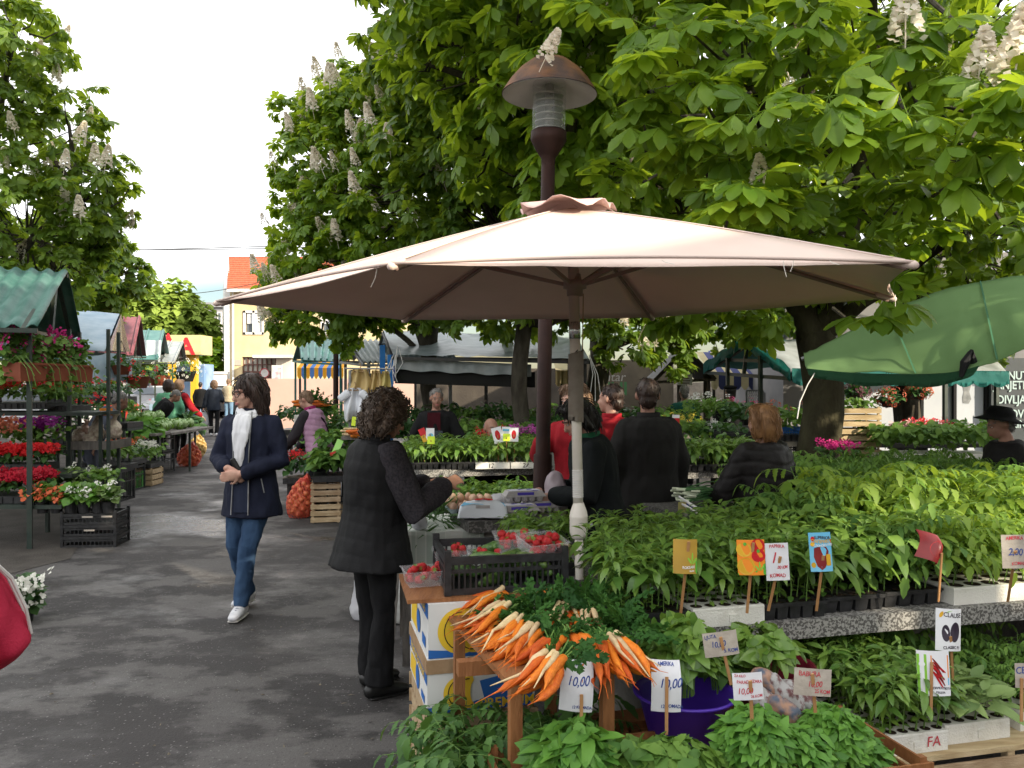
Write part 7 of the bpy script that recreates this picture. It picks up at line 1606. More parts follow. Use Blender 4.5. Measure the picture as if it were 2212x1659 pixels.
for k,(x,y,Y,r,h,m,lb) in enumerate(((168,952,9.95,.09,.16,M_garl,"small cream garlic bag at the left of the grey shelf"),(184,950,10.05,.08,.24,M_garl2,"brownish net bag of shallots beside the garlic"),(209,948,9.95,.085,.3,M_garl,"tall cream garlic bag with a tied top"),(246,946,10.0,.09,.3,M_garl,"cream garlic bag at the right end behind the post"),(196,956,9.85,.08,.14,M_garl,"low cream garlic bag in front"))):
 c=P(x,y,Y);root=empty("garlic_bag",c,lb,"net bag","net bags on the grey shelf");mb=MB();mb.tube([c,c+Vector((0,0,h*.1)),c+Vector((0,0,h*.45)),c+Vector((0,0,h*.7)),c+Vector((.01,0,h*.85)),c+Vector((.02,0,h))],[r*.8,r*1.05,r,r*.45,r*.25,r*.5],14);mb.remesh("bag",m,root,.012,lambda co,no:vnoise(co,20,.02,k),1)
sgn_=MB();sgn_.box(P(229,890,9.9),(.14,.01,.09),.5);tag(sgn_.build("orange_tag",m_org),"small orange card above the garlic bags","card")
for k,(x0,x1,yb,Y,h,m,lb) in enumerate(((85,150,960,10.6,.4,ML_dark,"bushy dark tray behind the petunias"),(150,215,930,11.2,.3,ML_dark,"dark leafy tray in the shadow behind the garlic bags"),(215,275,925,11.6,.3,ML_tom,"green leafy tray behind the right stand post"),(90,180,870,11.4,.22,ML_dark,"high dark tray under the back of the green roof"),(180,262,868,12.0,.2,ML_dark,"high dark tray left of the blue tarp posts"))):
 flowers(x0,x1,yb,Y,h,170,m,lb,m_scar,10 if k in (1,3,4) else 2,.5);c=P((x0+x1)/2,yb,Y);bench((c.x,Y+.25),(x1-x0)*Y/FD,.5,c.z-.004,"bench under the "+lb)
for k,(x0,x1,yb,Y,m,fm,nf,lb) in enumerate(((150,205,1012,10.9,ML_tom,m_wpet,8,"grey green tray on the ground left of the orange flowers"),(205,262,1018,11.2,ML_tom,m_oran,45,"tray of small orange flowers on the ground before the lane"),(225,285,1006,12.2,ML_dark,m_oran,20,"round leaved nasturtium tray behind the orange flowers"),(275,325,1012,12.9,ML_tom,m_wpet,90,"tray of white flowers on the pale wooden crate"))):
 flowers(x0,x1,yb,Y,.26,190,m,lb,fm,nf,.5)
slat_crate("wooden_crate",(P(284,0,12.8).x,12.85,0),.3,.4,.27,"pale wooden crate under the white flowers on the left",e1=X1,e2=Y1);plastic_crate("plastic_crate",(P(246,0,12.3).x,12.3,0),.26,.35,.24,M_("green_plastic",(.08,.3,.05),.5),"light green plastic crate beside the pale wooden crate",0,nb=7)
for k,(x,Y,w_,h) in enumerate(((150,10.95,.3,.42),(205,11.2,.33,.42),(228,12.3,.38,.36))):plastic_crate("plastic_crate",(P(x+2,0,Y).x,Y,0),w_,.4,h,M_blackp,("black crate under the grey green tray","black crate under the orange flowers","black crate under the nasturtiums")[k],0,nb=8)
bench((P(330,0,14.6).x,15.0),1.15,2.0,.76,"grey plank table of cabbages on the left side of the lane",M_grey)
ME_CAB=[]
for s_ in range(3):
 lv=[pose(blade(.15,.085,-.45,-.75,5,.55,0,.15),(0,0,-.09),a*2.4+s_,R(70-18*(a//4)),0) for a in range(12)];V,F=merge(lv);me=np_mesh("outer_leaves",V,[F],ML_tom);add_tint(me,np.repeat(rng.random(12),len(lv[0][0])));ME_CAB.append(me)
mbc=MB();mbc.ell((0,0,0),(.095,.095,.085),14,10);ME_HEAD=mbc.mesh("head",M_("cabbage_head",(.2,.32,.12),.55,(.32,.44,.2),9,.3,20),smooth=True)
k=0
for row in range(5):
 for col in range(4):
  lay=1 if (row in (1,2,3) and col in (0,1)) else 0
  for l in range(lay+1):
   x=P(330,0,14.6).x-.35+col*.21+rng.normal()*.02;y=14.3+row*.3+rng.normal()*.03;root=empty("cabbage",(x,y,.86+l*.15),"round green cabbage heaped on the grey plank table","cabbage","cabbages on the plank table")
   link("head",ME_HEAD,root);o=link("outer_leaves",ME_CAB[k % 3],root);o.rotation_euler=(rng.normal()*.3,rng.normal()*.3,rng.random()*6);k+=1
greens((P(292,0,13.6).x,13.7,.8),.35,.3,.2,160,[blade(.17,.07,.3,.6,5,.6,0,.2)],ML_lush,"heap of loose green lettuce before the cabbages","lettuce_heap","lettuce",(.7,1.1));greens((P(400,0,17).x,17,.7),.3,.4,.25,160,[blade(.2,.06,.3,.6,4)],ML_dark,"dark leafy greens at the lane end of the cabbage table","leafy_greens","greens",(.7,1.1))
bench((P(398,0,17).x,17.0),.6,.8,.68,"small table under the dark leafy greens",M_grey);bench((P(292,0,13.6).x,13.75),.8,.6,.78,"grey table under the loose lettuce",M_grey)
for k in range(2):plastic_crate("plastic_crate",(P(332,0,15.4).x,14.6,.37*k),.5,.5,.36,M_blackp,("lower","upper")[k]+" black crate under the cabbage table",0,nb=9)
mb=MB();c=P(304,874,13.5);mb.sheet(lambda u,v:c+Vector((.2*u,.1*v,.05*v+.02*math.sin(u*3))),4,4,.002);tag(mb.build("paper_card",M_paper),"white paper card lying on the lettuce","card")
M_net=M_("red_net",(.55,.045,.04),.5,(.7,.14,.08),60,.2);M_onion=M_("onion_skin",(.6,.17,.06),.45,(.5,.1,.05),6,.2,40)
def sack(c,r,h,label,m=M_onion,netm=M_net,tiltx=0.0,n=46,ro=.034):
 c=Vector(c);root=empty("onion_sack",c,label,"net sack","net sacks of onions");V=[];mb=MB();mn=MB()
 prof=lambda t:r*(.75+.55*math.sin(math.pi*min(1,t*1.15+.08)))*(1 if t < .8 else 1-(t-.8)*3.6)
 for k in range(n):
  t=(k+.5)/n*.85;a=k*2.4;rr=prof(t)-ro*.6;mb.ell(c+Vector((rr*math.cos(a)+tiltx*t*h,rr*math.sin(a),ro+t*h)),(ro,ro,ro*.95),10,7)
 mb.tube([c+Vector((tiltx*t*h,0,ro*.5+t*h*.9)) for t in (0,.3,.6,.85)],[prof(t)-ro for t in (0,.3,.6,.85)],12)
 bd=mb.remesh("onions",m,root,.01 if c.y < 11 else .014,None,1)
 for k in range(22):
  for s_ in (-1,1):mn.tube([c+Vector(((prof(t)+.004)*math.cos(k*.2856+s_*t*2.2)+tiltx*t*h,(prof(t)+.004)*math.sin(k*.2856+s_*t*2.2),.01+t*(h+.02))) for t in np.linspace(0,.97,9)],.0028,3,False)
 mn.tube([c+Vector((tiltx*h*.9,0,h*.92)),c+Vector((tiltx*h+.02,0,h*1.02)),c+Vector((tiltx*h+.06,0,h*1.06))],[.04,.03,.05],8);mn.build("net",netm,root)
sack(PG(641,1122)+Vector((0,.12,0)),.13,.46,"red net sack of onions leaning beside the pale crates",tiltx=.12);sack(PG(398,1010)+Vector((0,.2,0)),.17,.42,"red net sack of onions under the cabbage table end",tiltx=.1);sack(PG(412,990)+Vector((0,.3,0)),.15,.45,"yellowish net sack behind the red onion sack",M_("potato_skin",(.5,.35,.15),.6),M_("yellow_net",(.6,.4,.1),.5),.1)
hanging_pot(298,815,13.6,.2,"big hanging basket with scarlet blooms by the blue tarp",m_scar,M_terra,14,.5);hanging_pot(400,803,24,.32,"hanging basket of white flowers at the end of the left stalls",m_wpet,M_dark,40,.5);hanging_pot(262,790,13.2,.16,"leafy hanging basket under the edge of the blue tarp",m_scar,M_terra,4,.4);hanging_pot(345,812,18.0,.24,"hanging basket with pale flowers under the maroon roof",m_wpet,M_terra,14,.4)
c=PG(22,1362)+Vector((-.05,.2,0));root=empty("potted_plant",c,"potted plant with white flowers at the left edge of the lane","potted plant");mb=MB();mb.lathe(c,[(.001,0),(.07,0),(.09,.14),(.095,.145),(.001,.14)],16);mb.build("pot",M_blackp,root);n=110;d=sphere_dirs(n);d[:,2]=np.abs(d[:,2]);scatter("foliage",[blade(.075,.034,.25,.4,4)],np.array(c)+np.array([0,0,.1])+d*np.array([.15,.15,.2])*rng.uniform(.4,1,(n,1)),frames(d+rng.normal(size=d.shape)*.5,np.array([0,-.2,1])+rng.normal(size=d.shape)*.4),1.0,ML_dark,root);n=12;dv=np.array([.3,-.8,.5])+rng.normal(size=(n,3))*.35;scatter("blossoms",FLOW,np.array(c)+np.array([.02,-.1,.26])+rng.normal(size=(n,3))*np.array([.08,.03,.06]),frames(np.cross(dv,rng.normal(size=(n,3))),dv),1.5,m_wpet,root)
for k in range(2):slat_crate("wooden_crate",PG(668,1133)+Vector((0,.05,.235*k)),.34,.5,.225,("lower","upper")[k]+" pale crate beside the red onion sack","crates by the onion sack",e1=Vector((.98,.2,0)),e2=Vector((-.2,.98,0)),ns=3)
c=P(700,1045,9.4);green_tray((c.x+.05,9.75,0),.5,.5,.475,.28,240,.13,ML_tom,"dark leafy cabbage seedlings on the pale crates","greens beside the onion sack",ang=.2);green_tray((P(640,0,10.2).x,10.3,0),.35,.4,.38,.25,150,.1,ML_dark,"red flowering tray behind the onion sack","greens beside the onion sack",None,m_scar,30,ang=.2);green_tray((P(730,0,9.9).x,9.95,0),.45,.45,.72,.26,200,.1,ML_tom,"leafy tray with a lime price tag beside the black quilted vest","greens beside the onion sack",ang=.2)
plastic_crate("plastic_crate",(P(620,0,10.1).x,10.15,0),.4,.4,.375,M_blackp,"black crate under the red flowering tray",.2,nb=8);plastic_crate("plastic_crate",(P(705,0,9.7).x,9.75,.2),.45,.4,.5,M_blackp,"tall black crate beside the quilted vest",.2,nb=8);slat_crate("wooden_crate",(P(705,0,9.7).x,9.75,0),.45,.4,.19,"pale crate at the bottom behind the quilted vest",e1=X1,e2=Y1)
sign("price_sign",728,968,14,38,9.6,[],M_("lime_tag",(.4,.75,.2),.7),"lime green tag standing in the leafy tray by the quilted vest",.4);sign("seed_packet",721,985,14,18,9.55,[],m_red,"small red seed packet under the lime green tag",-.3,cat="seed packet")
slab_table((P(632,0,10.6).x,10.6,0),.75,1.6,.74,.05,"table where the woman in the pink vest sorts greens",M_grey,e1=Vector((.98,.2,0)),e2=Vector((-.2,.98,0)))
slat_crate("wooden_crate",(P(640,0,10.5).x,10.62,.745),.36,.4,.14,"open crate of lettuce before the woman in the pink vest",e1=Vector((.98,.2,0)),e2=Vector((-.2,.98,0)),ns=2);greens((P(665,0,10.6).x,10.8,.88),.18,.2,.09,130,[blade(.13,.05,.3,.6,5,.6,0,.2)],ML_lush,"lettuce heaped in the open crate before the pink vest","lettuce_heap","lettuce",(.7,1.1))
mb=MB();c=P(650,905,11.2);mb.box(c+Vector((0,.3,-.02)),(.32,.3,.12),.2);tag(mb.build("foam_box",M_styro),"white foam box on the table at the lane side","box")
def veg_pile(c,n,mes,d,label,name,sp):
 c=Vector(c);root=empty(name,c,label,"vegetables");
 for k in range(n):
  o=link(mes[0].name.split('.')[0],mes[k % len(mes)],root);o.location=Vector((rng.normal()*sp[0],rng.normal()*sp[1],.02+.02*(k % 4)));o.rotation_euler=(0,0,d+rng.normal()*.2);o.scale=(1.3,)*3
veg_pile(P(655,880,11.4),16,ME_CAR,2.0,"pile of carrots on the foam box","carrot_pile",(.09,.06));greens(P(680,882,11.6),.12,.12,.08,80,FRONDS,ML_carrot,"carrot tops on the foam box",sc=(.8,1.2));veg_pile(P(762,945,9.5),14,ME_CAR,1.9,"fan of carrots left of the quilted vest","carrot_pile",(.05,.05));veg_pile(P(748,942,9.55),8,ME_ROOT,1.9,"white roots beside the fan of carrots","root_pile",(.04,.05))
slab_table((P(735,0,9.45).x,9.5,0),.32,.45,1.0,.04,"small stand under the fan of carrots",M_grey,e1=X1,e2=Y1,legs=(.16,))
# ================================================================== CARS
def car(c,ang,col,label,L=4.1):
 root=empty("parked_car",c,label,"car","parked cars at the end of the lane");c=Vector(c);M=Matrix.Rotation(ang,3,'Z');T_=lambda x,y,z:c+M @ Vector((x,y,z));m=M_(label[:10].replace(' ','_')+"_paint",col,.25,spec=.6);w_=.84
 prof=[(-2.05,.3),(-2.05,.75),(-1.9,.9),(-1.55,.95),(-1.35,1.0),(-.75,1.4),(.5,1.43),(1.05,1.05),(1.85,.88),(2.05,.7),(2.05,.3)]
 mb=MB();V=[]
 for s_ in (-1,1):V+=[T_(x,s_*w_*(1 if z < 1.0 else .82),z) for x,z in prof]
 n=len(prof);mb.add(V,[tuple(range(n))[::-1],tuple(range(n,2*n))]+[(i,(i+1) % n,n+(i+1) % n,n+i) for i in range(n)]);mb.build("body",m,root)
 for s_ in (-1,1):
  mb=MB();mb.quad(*[T_(x,s_*(w_*(.985 if z < 1.05 else .845)+.012),z) for x,z in ((-1.2,1.02),(-.72,1.34),(.42,1.36),(.9,1.02))]);mb.build("side_window",M_glassd,root)
  for x in (-1.3,1.3):
   mb=MB();mb.cyl(T_(x,s_*(w_-.12),.31),T_(x,s_*(w_+.01),.31),.31,n=18);wh=mb.build("wheel",M_black,root);mb=MB();mb.cyl(T_(x,s_*(w_),.31),T_(x,s_*(w_+.025),.31),.2,n=12);mb.build("rim",M_steel,wh)
  mb=MB();mb.box(T_(2.03,s_*.6,.68),(.06,.3,.14),ang);mb.build("headlight",M_white,root);mb=MB();mb.box(T_(-2.03,s_*.62,.75),(.06,.25,.16),ang);mb.build("tail_light",m_red,root)
 mb=MB();mb.quad(T_(.53,-.64,1.4),T_(.53,.64,1.4),T_(1.06,.74,1.07),T_(1.06,-.74,1.07));mb.build("windscreen",M_glassd,root);mb=MB();mb.quad(T_(-.78,.64,1.385),T_(-.78,-.64,1.385),T_(-1.36,-.74,1.02),T_(-1.36,.74,1.02));mb.build("rear_window",M_glassd,root)
car((P(432,0,38).x,38,0),.3,(.2,.28,.36),"silver blue car parked behind the yellow kiosk column");car((P(500,0,37).x,37.5,0),2.9,(.03,.03,.035),"black car parked behind the woman in the scarf");car((P(628,0,36).x,36,0),.25,(.12,.16,.24),"dark blue car parked before the white annex");car((P(330,0,40).x,41,0),.2,(.5,.5,.52),"pale grey car behind the far left stalls");car((P(60,0,27).x,27,0),.35,(.55,.56,.58),"white car parked behind the near flower stall");car((P(130,0,28).x,29,0),.35,(.5,.04,.03),"red car parked behind the near flower stall")
# ================================================================== PEOPLE
def cloth_mat(name,c,c2=None,rough=.85,sc=8,**k):return M_(name,c,rough,c2 or tuple(v*.72 for v in c),sc,.15,140,.2,**k)
M_coatn=cloth_mat("navy_coat",(.012,.015,.032));M_jean=cloth_mat("blue_denim",(.04,.08,.15),(.02,.045,.095),.85,9,stretch=(1,1,.4));M_scarf=cloth_mat("white_scarf",(.72,.72,.72),(.6,.6,.62));M_blackc=cloth_mat("black_cloth",(.008,.008,.009));M_vest=cloth_mat("black_quilt",(.008,.008,.009),None,.65);M_knit=cloth_mat("dark_knit",(.022,.02,.024),(.045,.04,.045),.95,90);M_dcoat=cloth_mat("charcoal_wool",(.016,.015,.014));M_redk=cloth_mat("red_knit",(.32,.012,.02));M_pinkv=cloth_mat("lilac_vest",(.42,.25,.36),(.36,.2,.3),.7);M_greenj=cloth_mat("mint_jacket",(.14,.4,.24));M_greyc=cloth_mat("grey_blue_cloth",(.1,.11,.15));M_beige=cloth_mat("beige_cloth",(.45,.38,.26));M_maroon=cloth_mat("maroon_cloth",(.12,.02,.03));M_apron=cloth_mat("slate_apron",(.05,.06,.07));M_dgreen=cloth_mat("dark_green_work_cloth",(.015,.09,.07));M_pinkj=cloth_mat("raspberry_jacket",(.5,.03,.07),(.42,.022,.055),.7);M_shoew=M_("white_leather",(.66,.65,.66),.5,(.5,.5,.52),20);M_shoeb=M_("black_leather",(.01,.01,.01),.4);M_sole=M_("rubber_sole",(.5,.48,.45),.8)
H_dbrown=M_("dark_brown_hair",(.022,.013,.01),.5,(.045,.025,.018),30,stretch=(1,1,.2));H_brown=M_("curly_brown_hair",(.05,.032,.022),.6,(.11,.075,.05),30);H_black=M_("black_hair",(.008,.006,.006),.4,(.016,.012,.01),40,stretch=(1,1,.15));H_blond=M_("ginger_blond_hair",(.26,.13,.05),.55,(.17,.08,.03),45,stretch=(1,1,.12));H_grey=M_("grey_hair",(.1,.09,.08),.7,(.2,.19,.18),60);H_ltbr=M_("light_brown_hair",(.12,.07,.04),.6,(.2,.12,.07),40)
def person(x,Y,rot,H,label,pose={},clothes={},skin=None,hair=None,voxel=.012,face=False,hands=False,group=None):
 s=H/1.70;root_loc=Vector((x,Y,0));Rz=Matrix.Rotation(rot,3,'Z');g=pose.get
 lean,side,drop=g('lean',0),g('side',0),g('drop',0);Rl=Matrix.Rotation(-lean,3,'X') @ Matrix.Rotation(side,3,'Y')
 hipc=Vector((g('hx',0),g('hy',0),.93-drop))
 W=lambda p:root_loc+Rz @ (Vector(p)*s)
 U=lambda p:W(hipc+Rl @ (Vector(p)-Vector((0,0,.93))))
 Mh=Rz @ Rl @ Matrix.Rotation(g('yaw',0),3,'Z') @ Matrix.Rotation(-g('pitch',0),3,'X') @ Matrix.Rotation(g('roll',0),3,'Y');h0=U((0,.012,1.475));hs=s*1.02
 Hd=lambda p:h0+Mh @ (Vector(p)*hs)
 xd=Rz @ Vector((1,0,0))
 el_l,wr_l=g('el_l',(-.24,0,1.12)),g('wr_l',(-.25,.06,.88));el_r,wr_r=g('el_r',(.24,0,1.12)),g('wr_r',(.25,.06,.88))
 kn_l,an_l=g('kn_l',(-.1,.02,.49)),g('an_l',(-.1,-.02,.09));kn_r,an_r=g('kn_r',(.1,.02,.49)),g('an_r',(.1,-.02,.09))
 shl,shr=U((-.155,-.005,1.355)),U((.155,-.005,1.355));A=g('armrel',True);WA=(U if A else W)
 skin=skin or M_skin;mb=MB()
 mb.tube([U((0,0,z)) for z in (.82,.95,1.1,1.28,1.4,1.45)],[(a*s,b*s) for a,b in ((.13,.085),(.135,.09),(.115,.08),(.14,.09),(.12,.07),(.05,.05))],14,True,1,xd)
 hl,hr=U((-.085,0,.9)),U((.085,0,.9))
 for hp,kn,an in ((hl,kn_l,an_l),(hr,kn_r,an_r)):mb.caps([hp,W(kn),W(an)],[.07*s,.045*s,.034*s],10)
 for sh,el,wr in ((shl,el_l,wr_l),(shr,el_r,wr_r)):mb.caps([sh,WA(el),WA(wr)],[.045*s,.036*s,.026*s],10)
 mb.caps([Hd((0,-.025,-.09)),Hd((0,-.02,.0)),Hd((0,-.012,.06))],[.056*hs,.05*hs,.05*hs],12)
 mb.ell(Hd((0,-.015,.135)),(.075*hs,.096*hs,.09*hs),18,12,Mh);mb.ell(Hd((0,.035,.078)),(.057*hs,.062*hs,.074*hs),16,10,Mh);mb.ell(Hd((0,.068,.02)),(.026*hs,.022*hs,.02*hs),10,8,Mh)
 mb.ell(Hd((0,.074,.132)),(.05*hs,.02*hs,.014*hs),10,8,Mh)
 for q in (-1,1):mb.ell(Hd((q*.034,.064,.08)),(.024*hs,.022*hs,.022*hs),10,8,Mh);mb.ell(Hd((q*.077,-.012,.108)),(.011*hs,.02*hs,.031*hs),10,8,Mh)
 mb.caps([Hd((0,.09,.118)),Hd((0,.108,.092)),Hd((0,.112,.076))],[.008*hs,.011*hs,.013*hs],8);mb.ell(Hd((0,.09,.047)),(.024*hs,.012*hs,.012*hs),10,6,Mh)
 def hand(wr,el,hd):
  w0=WA(wr);d=(w0-WA(el)).normalized() if hd is None or 'dir' not in hd else (Rz @ Vector(hd['dir'])).normalized()
  pn=(Rz @ Vector(hd['palm'] if hd and 'palm' in hd else (0,0,-1)));pn=(pn-d*pn.dot(d)).normalized();sd=d.cross(pn).normalized()*(hd.get('thumb',1) if hd else 1);cu=hd.get('curl',.5) if hd else .5;f=s*.98
  c=w0+d*.045*f;mb.caps([w0-d*.01*f,c,w0+d*.08*f],[(.026*f,.017*f),(.037*f,.017*f),(.04*f,.014*f)],12,1,sd)
  for k,ln in enumerate((.072,.08,.074,.058)):
   b=w0+d*.085*f+sd*((1.5-k)*.0195*f);pts=[b];dd=d.copy();
   for j in range(3):dd=(dd*math.cos(cu*(.5+.35*j))+pn*math.sin(cu*(.5+.35*j))).normalized();pts.append(pts[-1]+dd*(ln*f*(.45,.32,.26)[j]))
   mb.caps(pts,[.0092*f,.0088*f,.0082*f,.0068*f],8)
  t0=w0+d*.03*f+sd*.033*f;t1=t0+(d*.6+sd*.62+pn*.3).normalized()*.034*f;t2=t1+(d*.85+sd*.05+pn*.35).normalized()*.032*f;mb.caps([t0-sd*.012*f,t0,t1,t2],[.014*f,.0125*f,.0105*f,.008*f],8)
 hand(wr_l,el_l,g('hand_l'));hand(wr_r,el_r,g('hand_r'))
 body=mb.remesh("person",skin,None,voxel,None,3 if voxel < .008 else 2,True,root_loc);tag(body,label,"person",group);root=body
 if face:
  for q in (-1,1):
   m2=MB();m2.ell(Hd((q*.03,.083,.112)),(.0125*hs,.009*hs,.006*hs),10,6,Mh);e=m2.build("eye",M_eye,root,True);m2=MB();m2.ell(Hd((q*.03+g('gaze',0),.0885,.1115)),(.0055*hs,.0055*hs,.0055*hs),8,6,Mh);m2.build("iris",M_iris,e,True)
   m2=MB();m2.caps([Hd((q*.014,.0965,.131)),Hd((q*.032,.0955,.136)),Hd((q*.05,.08,.131))],[.0035*hs,.004*hs,.002*hs],6);m2.build("eyebrow",hair[1] if hair else H_dbrown,root)
   m2=MB();m2.caps([Hd((q*.017,.088,.118)),Hd((q*.031,.0925,.1195)),Hd((q*.045,.084,.116))],.0028*hs,6);m2.build("eyelid",skin,e,True)
  m2=MB();m2.caps([Hd((-.023,.094,.047)),Hd((0,.102,.05)),Hd((.023,.094,.047))],[.003*hs,.0055*hs,.003*hs],6);m2.caps([Hd((-.018,.095,.041)),Hd((0,.102,.0405)),Hd((.018,.095,.041))],[.003*hs,.006*hs,.003*hs],6);m2.build("lips",M_lips,root,True)
 cv=max(voxel,.009)
 ph=rng.random()*50
 def folds(amp=.008,f=14,quilt=0.0,quiltf=60):
  def fn(co,no):
   d=vnoise(co*np.array([1,1,.55]),f,amp,ph)+vnoise(co*np.array([1,1,.5]),f*2.4,amp*.5,ph+9)
   if quilt:zz=co[:,2]+.012*np.sin(co[:,0]*16)+.3*np.abs(co[:,0])*0;d=d-quilt*np.exp(-((zz*quiltf/6.283 % 1-.5)*7)**2)
   return d
  return fn
 c_=clothes.get
 if c_('trousers'):
  mt,fl=c_('trousers'),c_('flare',0);m2=MB();m2.tube([U((0,0,.84)),U((0,0,.9)),U((0,0,1.0))],[(.155*s,.11*s),(.17*s,.12*s),(.15*s,.1*s)],16,True,1,xd)
  for hp,kn,an in ((hl,kn_l,an_l),(hr,kn_r,an_r)):k_,a_=W(kn),W(an);m2.tube([hp+Vector((0,0,.02)),hp.lerp(k_,.3),hp.lerp(k_,.65),k_,k_.lerp(a_,.4),k_.lerp(a_,.8),a_-(k_-a_).normalized()*.015*s],[r*s for r in (.092,.093,.078,.064,.06+fl*.3,.056+fl*.7,.056+fl)],14)
  m2.remesh("trousers",mt,root,cv,folds(.009,16),2)
 if c_('top'):
  mt,hem,th=c_('top'),c_('hem',.8),c_('thick',.02);m2=MB();z=[hem,hem+.06,.93,1.04,1.16,1.29,1.375,1.415,1.44];fl=c_('hemflare',.03)
  z=[hem]+[q for q in z[1:] if q > hem+.03]
  rx=np.interp(z,[.7,.93,1.04,1.16,1.29,1.375,1.415,1.44],[.17+fl,.165,.148,.152,.162,.158,.115,.06]);ry=np.interp(z,[.7,.93,1.04,1.16,1.29,1.375,1.415,1.44],[.13+fl,.13,.115,.125,.125,.105,.09,.07]);bl=c_('bulk',1.0)
  m2.tube([U((0,c_('yo',.0),q)) for q in z],[((a+th)*s*bl,(b+th)*s*bl) for a,b in zip(rx,ry)],22,True,1,xd)
  sl=c_('sleeves',True);m3=m2 if sl is True else MB()
  if sl:
   for sh,el,wr in ((shl,el_l,wr_l),(shr,el_r,wr_r)):e_,w_=WA(el),WA(wr);m3.caps([sh,sh.lerp(e_,.5),e_,e_.lerp(w_,.5),w_-(w_-e_).normalized()*.04*s],[r*s*(1+(bl-1)*.5)+th*s*.6 for r in (.062,.06,.054,.047,.041)],14)
  tp=m2.remesh(c_('topname',"coat"),mt,root,cv,folds(c_('amp',.009),c_('ff',13),c_('quilt',0),c_('quiltf',60)),2)
  if sl and sl is not True:m3.caps([shl,shr],.075*s,12);m3.remesh("sleeves",sl,root,cv,folds(.007,20),2)
  if c_('collar'):m2=MB();m2.lathe((0,0,0),[(.062,-.03),(.074,.0),(.078,.045),(.07,.048),(.066,.0),(.055,-.03)],20,None);V=[h0+(Rz @ Rl) @ (Vector((p[0]*1.08,p[1]*1.02-.02,p[2]-.05))*s) for p in m2.v];m4=MB();m4.add(V,m2.f);m4.build("collar",c_('collar'),tp,True)
 if c_('shoes'):
  for an,kn,tw in ((an_l,kn_l,g('toe_l',.12)),(an_r,kn_r,g('toe_r',-.12))):
   a=Vector(an);f=Matrix.Rotation(tw,3,'Z') @ Vector((0,1,0));f2=Vector((f.x,f.y,g('toelift',0)));b=Vector((a.x,a.y,a.z-.09+.0));m2=MB();m2.caps([W(b+f*-.055+Vector((0,0,.045))),W(b+f*.02+Vector((0,0,.052))),W(b+f*.1+Vector((0,0,.04))),W(b+f*.165+Vector((0,0,.03)))],[(.036*s,.042*s),(.042*s,.05*s),(.046*s,.034*s),(.036*s,.022*s)],14,1,(Rz @ Vector((f.y,-f.x,0))));m2.caps([W(a+Vector((0,0,.03))),W(b+Vector((0,0,.05)))],.042*s,10)
   sh_=m2.remesh("shoe",c_('shoes'),root,.008,None,2);m2=MB()
   for pz,w2 in ((.006,1),):m2.caps([W(b+f*-.055+Vector((0,0,.009))),W(b+f*.05+Vector((0,0,.009))),W(b+f*.165+Vector((0,0,.01)))],[(.04*s,.0085*s),(.047*s,.0085*s),(.038*s,.0085*s)],12,1,(Rz @ Vector((f.y,-f.x,0))))
   m2.build("sole",c_('sole',M_shoeb),sh_,True)
   if c_('laces'):
    m2=MB()
    for q in range(4):y_=.03+q*.022;m2.tube([W(b+f*y_+Vector((f.y,-f.x,0))*-.024+Vector((0,0,.092-.42*(y_-.03)))),W(b+f*(y_+.012)+Vector((0,0,.1-.42*(y_-.03)))),W(b+f*y_+Vector((f.y,-f.x,0))*.024+Vector((0,0,.092-.42*(y_-.03))))],.003,4)
    m2.build("laces",M_greyc,sh_)
 if hair:
  st,hm=hair[0],hair[1];m2=MB()
  if st=='short':m2.ell(Hd((0,-.025,.145)),(.08*hs,.098*hs,.091*hs),16,10,Mh);m2.ell(Hd((0,-.07,.08)),(.062*hs,.045*hs,.06*hs),12,8,Mh);na,nf,ns,sl_=.006,40,140,.02
  elif st=='bald':m2.ell(Hd((0,-.03,.13)),(.078*hs,.092*hs,.075*hs),16,10,Mh);na,nf,ns,sl_=.003,40,0,.02
  else:
   big={'bob':1.0,'wavy':1.04,'curly':1.17,'long':1.0}[st];m2.ell(Hd((0,-.025,.145)),(.088*hs*big,.106*hs*big,.098*hs*big),18,12,Mh);low={'bob':-.0,'wavy':-.075,'curly':-.02,'long':-.05}[st]
   m2.caps([Hd((0,-.08,.14)),Hd((0,-.085,.06)),Hd((0,-.075,low))],[(.085*hs*big,.05*hs),(.088*hs*big,.05*hs*big),(.07*hs*big,.035*hs)],14,1,Mh @ Vector((1,0,0)))
   for q in (-1,1):m2.caps([Hd((q*.06,.02,.19)),Hd((q*.086*big,-.015,.12)),Hd((q*.085*big,-.022,.05)),Hd((q*.078,-.03,low+.01))],[.028*hs,.032*hs*big,.032*hs*big,.024*hs],10)
   if st in ('curly','bob'):m2.caps([Hd((-.055,.045,.2)),Hd((0,.055,.215)),Hd((.055,.045,.2))],.026*hs,10)
   na,nf,ns,sl_={'bob':(.004,26,300,.06),'wavy':(.008,20,420,.06),'curly':(.013,34,700,.035),'long':(.006,24,260,.07)}[st]
  ho=m2.remesh("hair",hm,root,min(cv,.01),lambda co,no:vnoise(co*np.array([1,1,.5 if st != 'curly' else 1]),nf,na,ph),2)
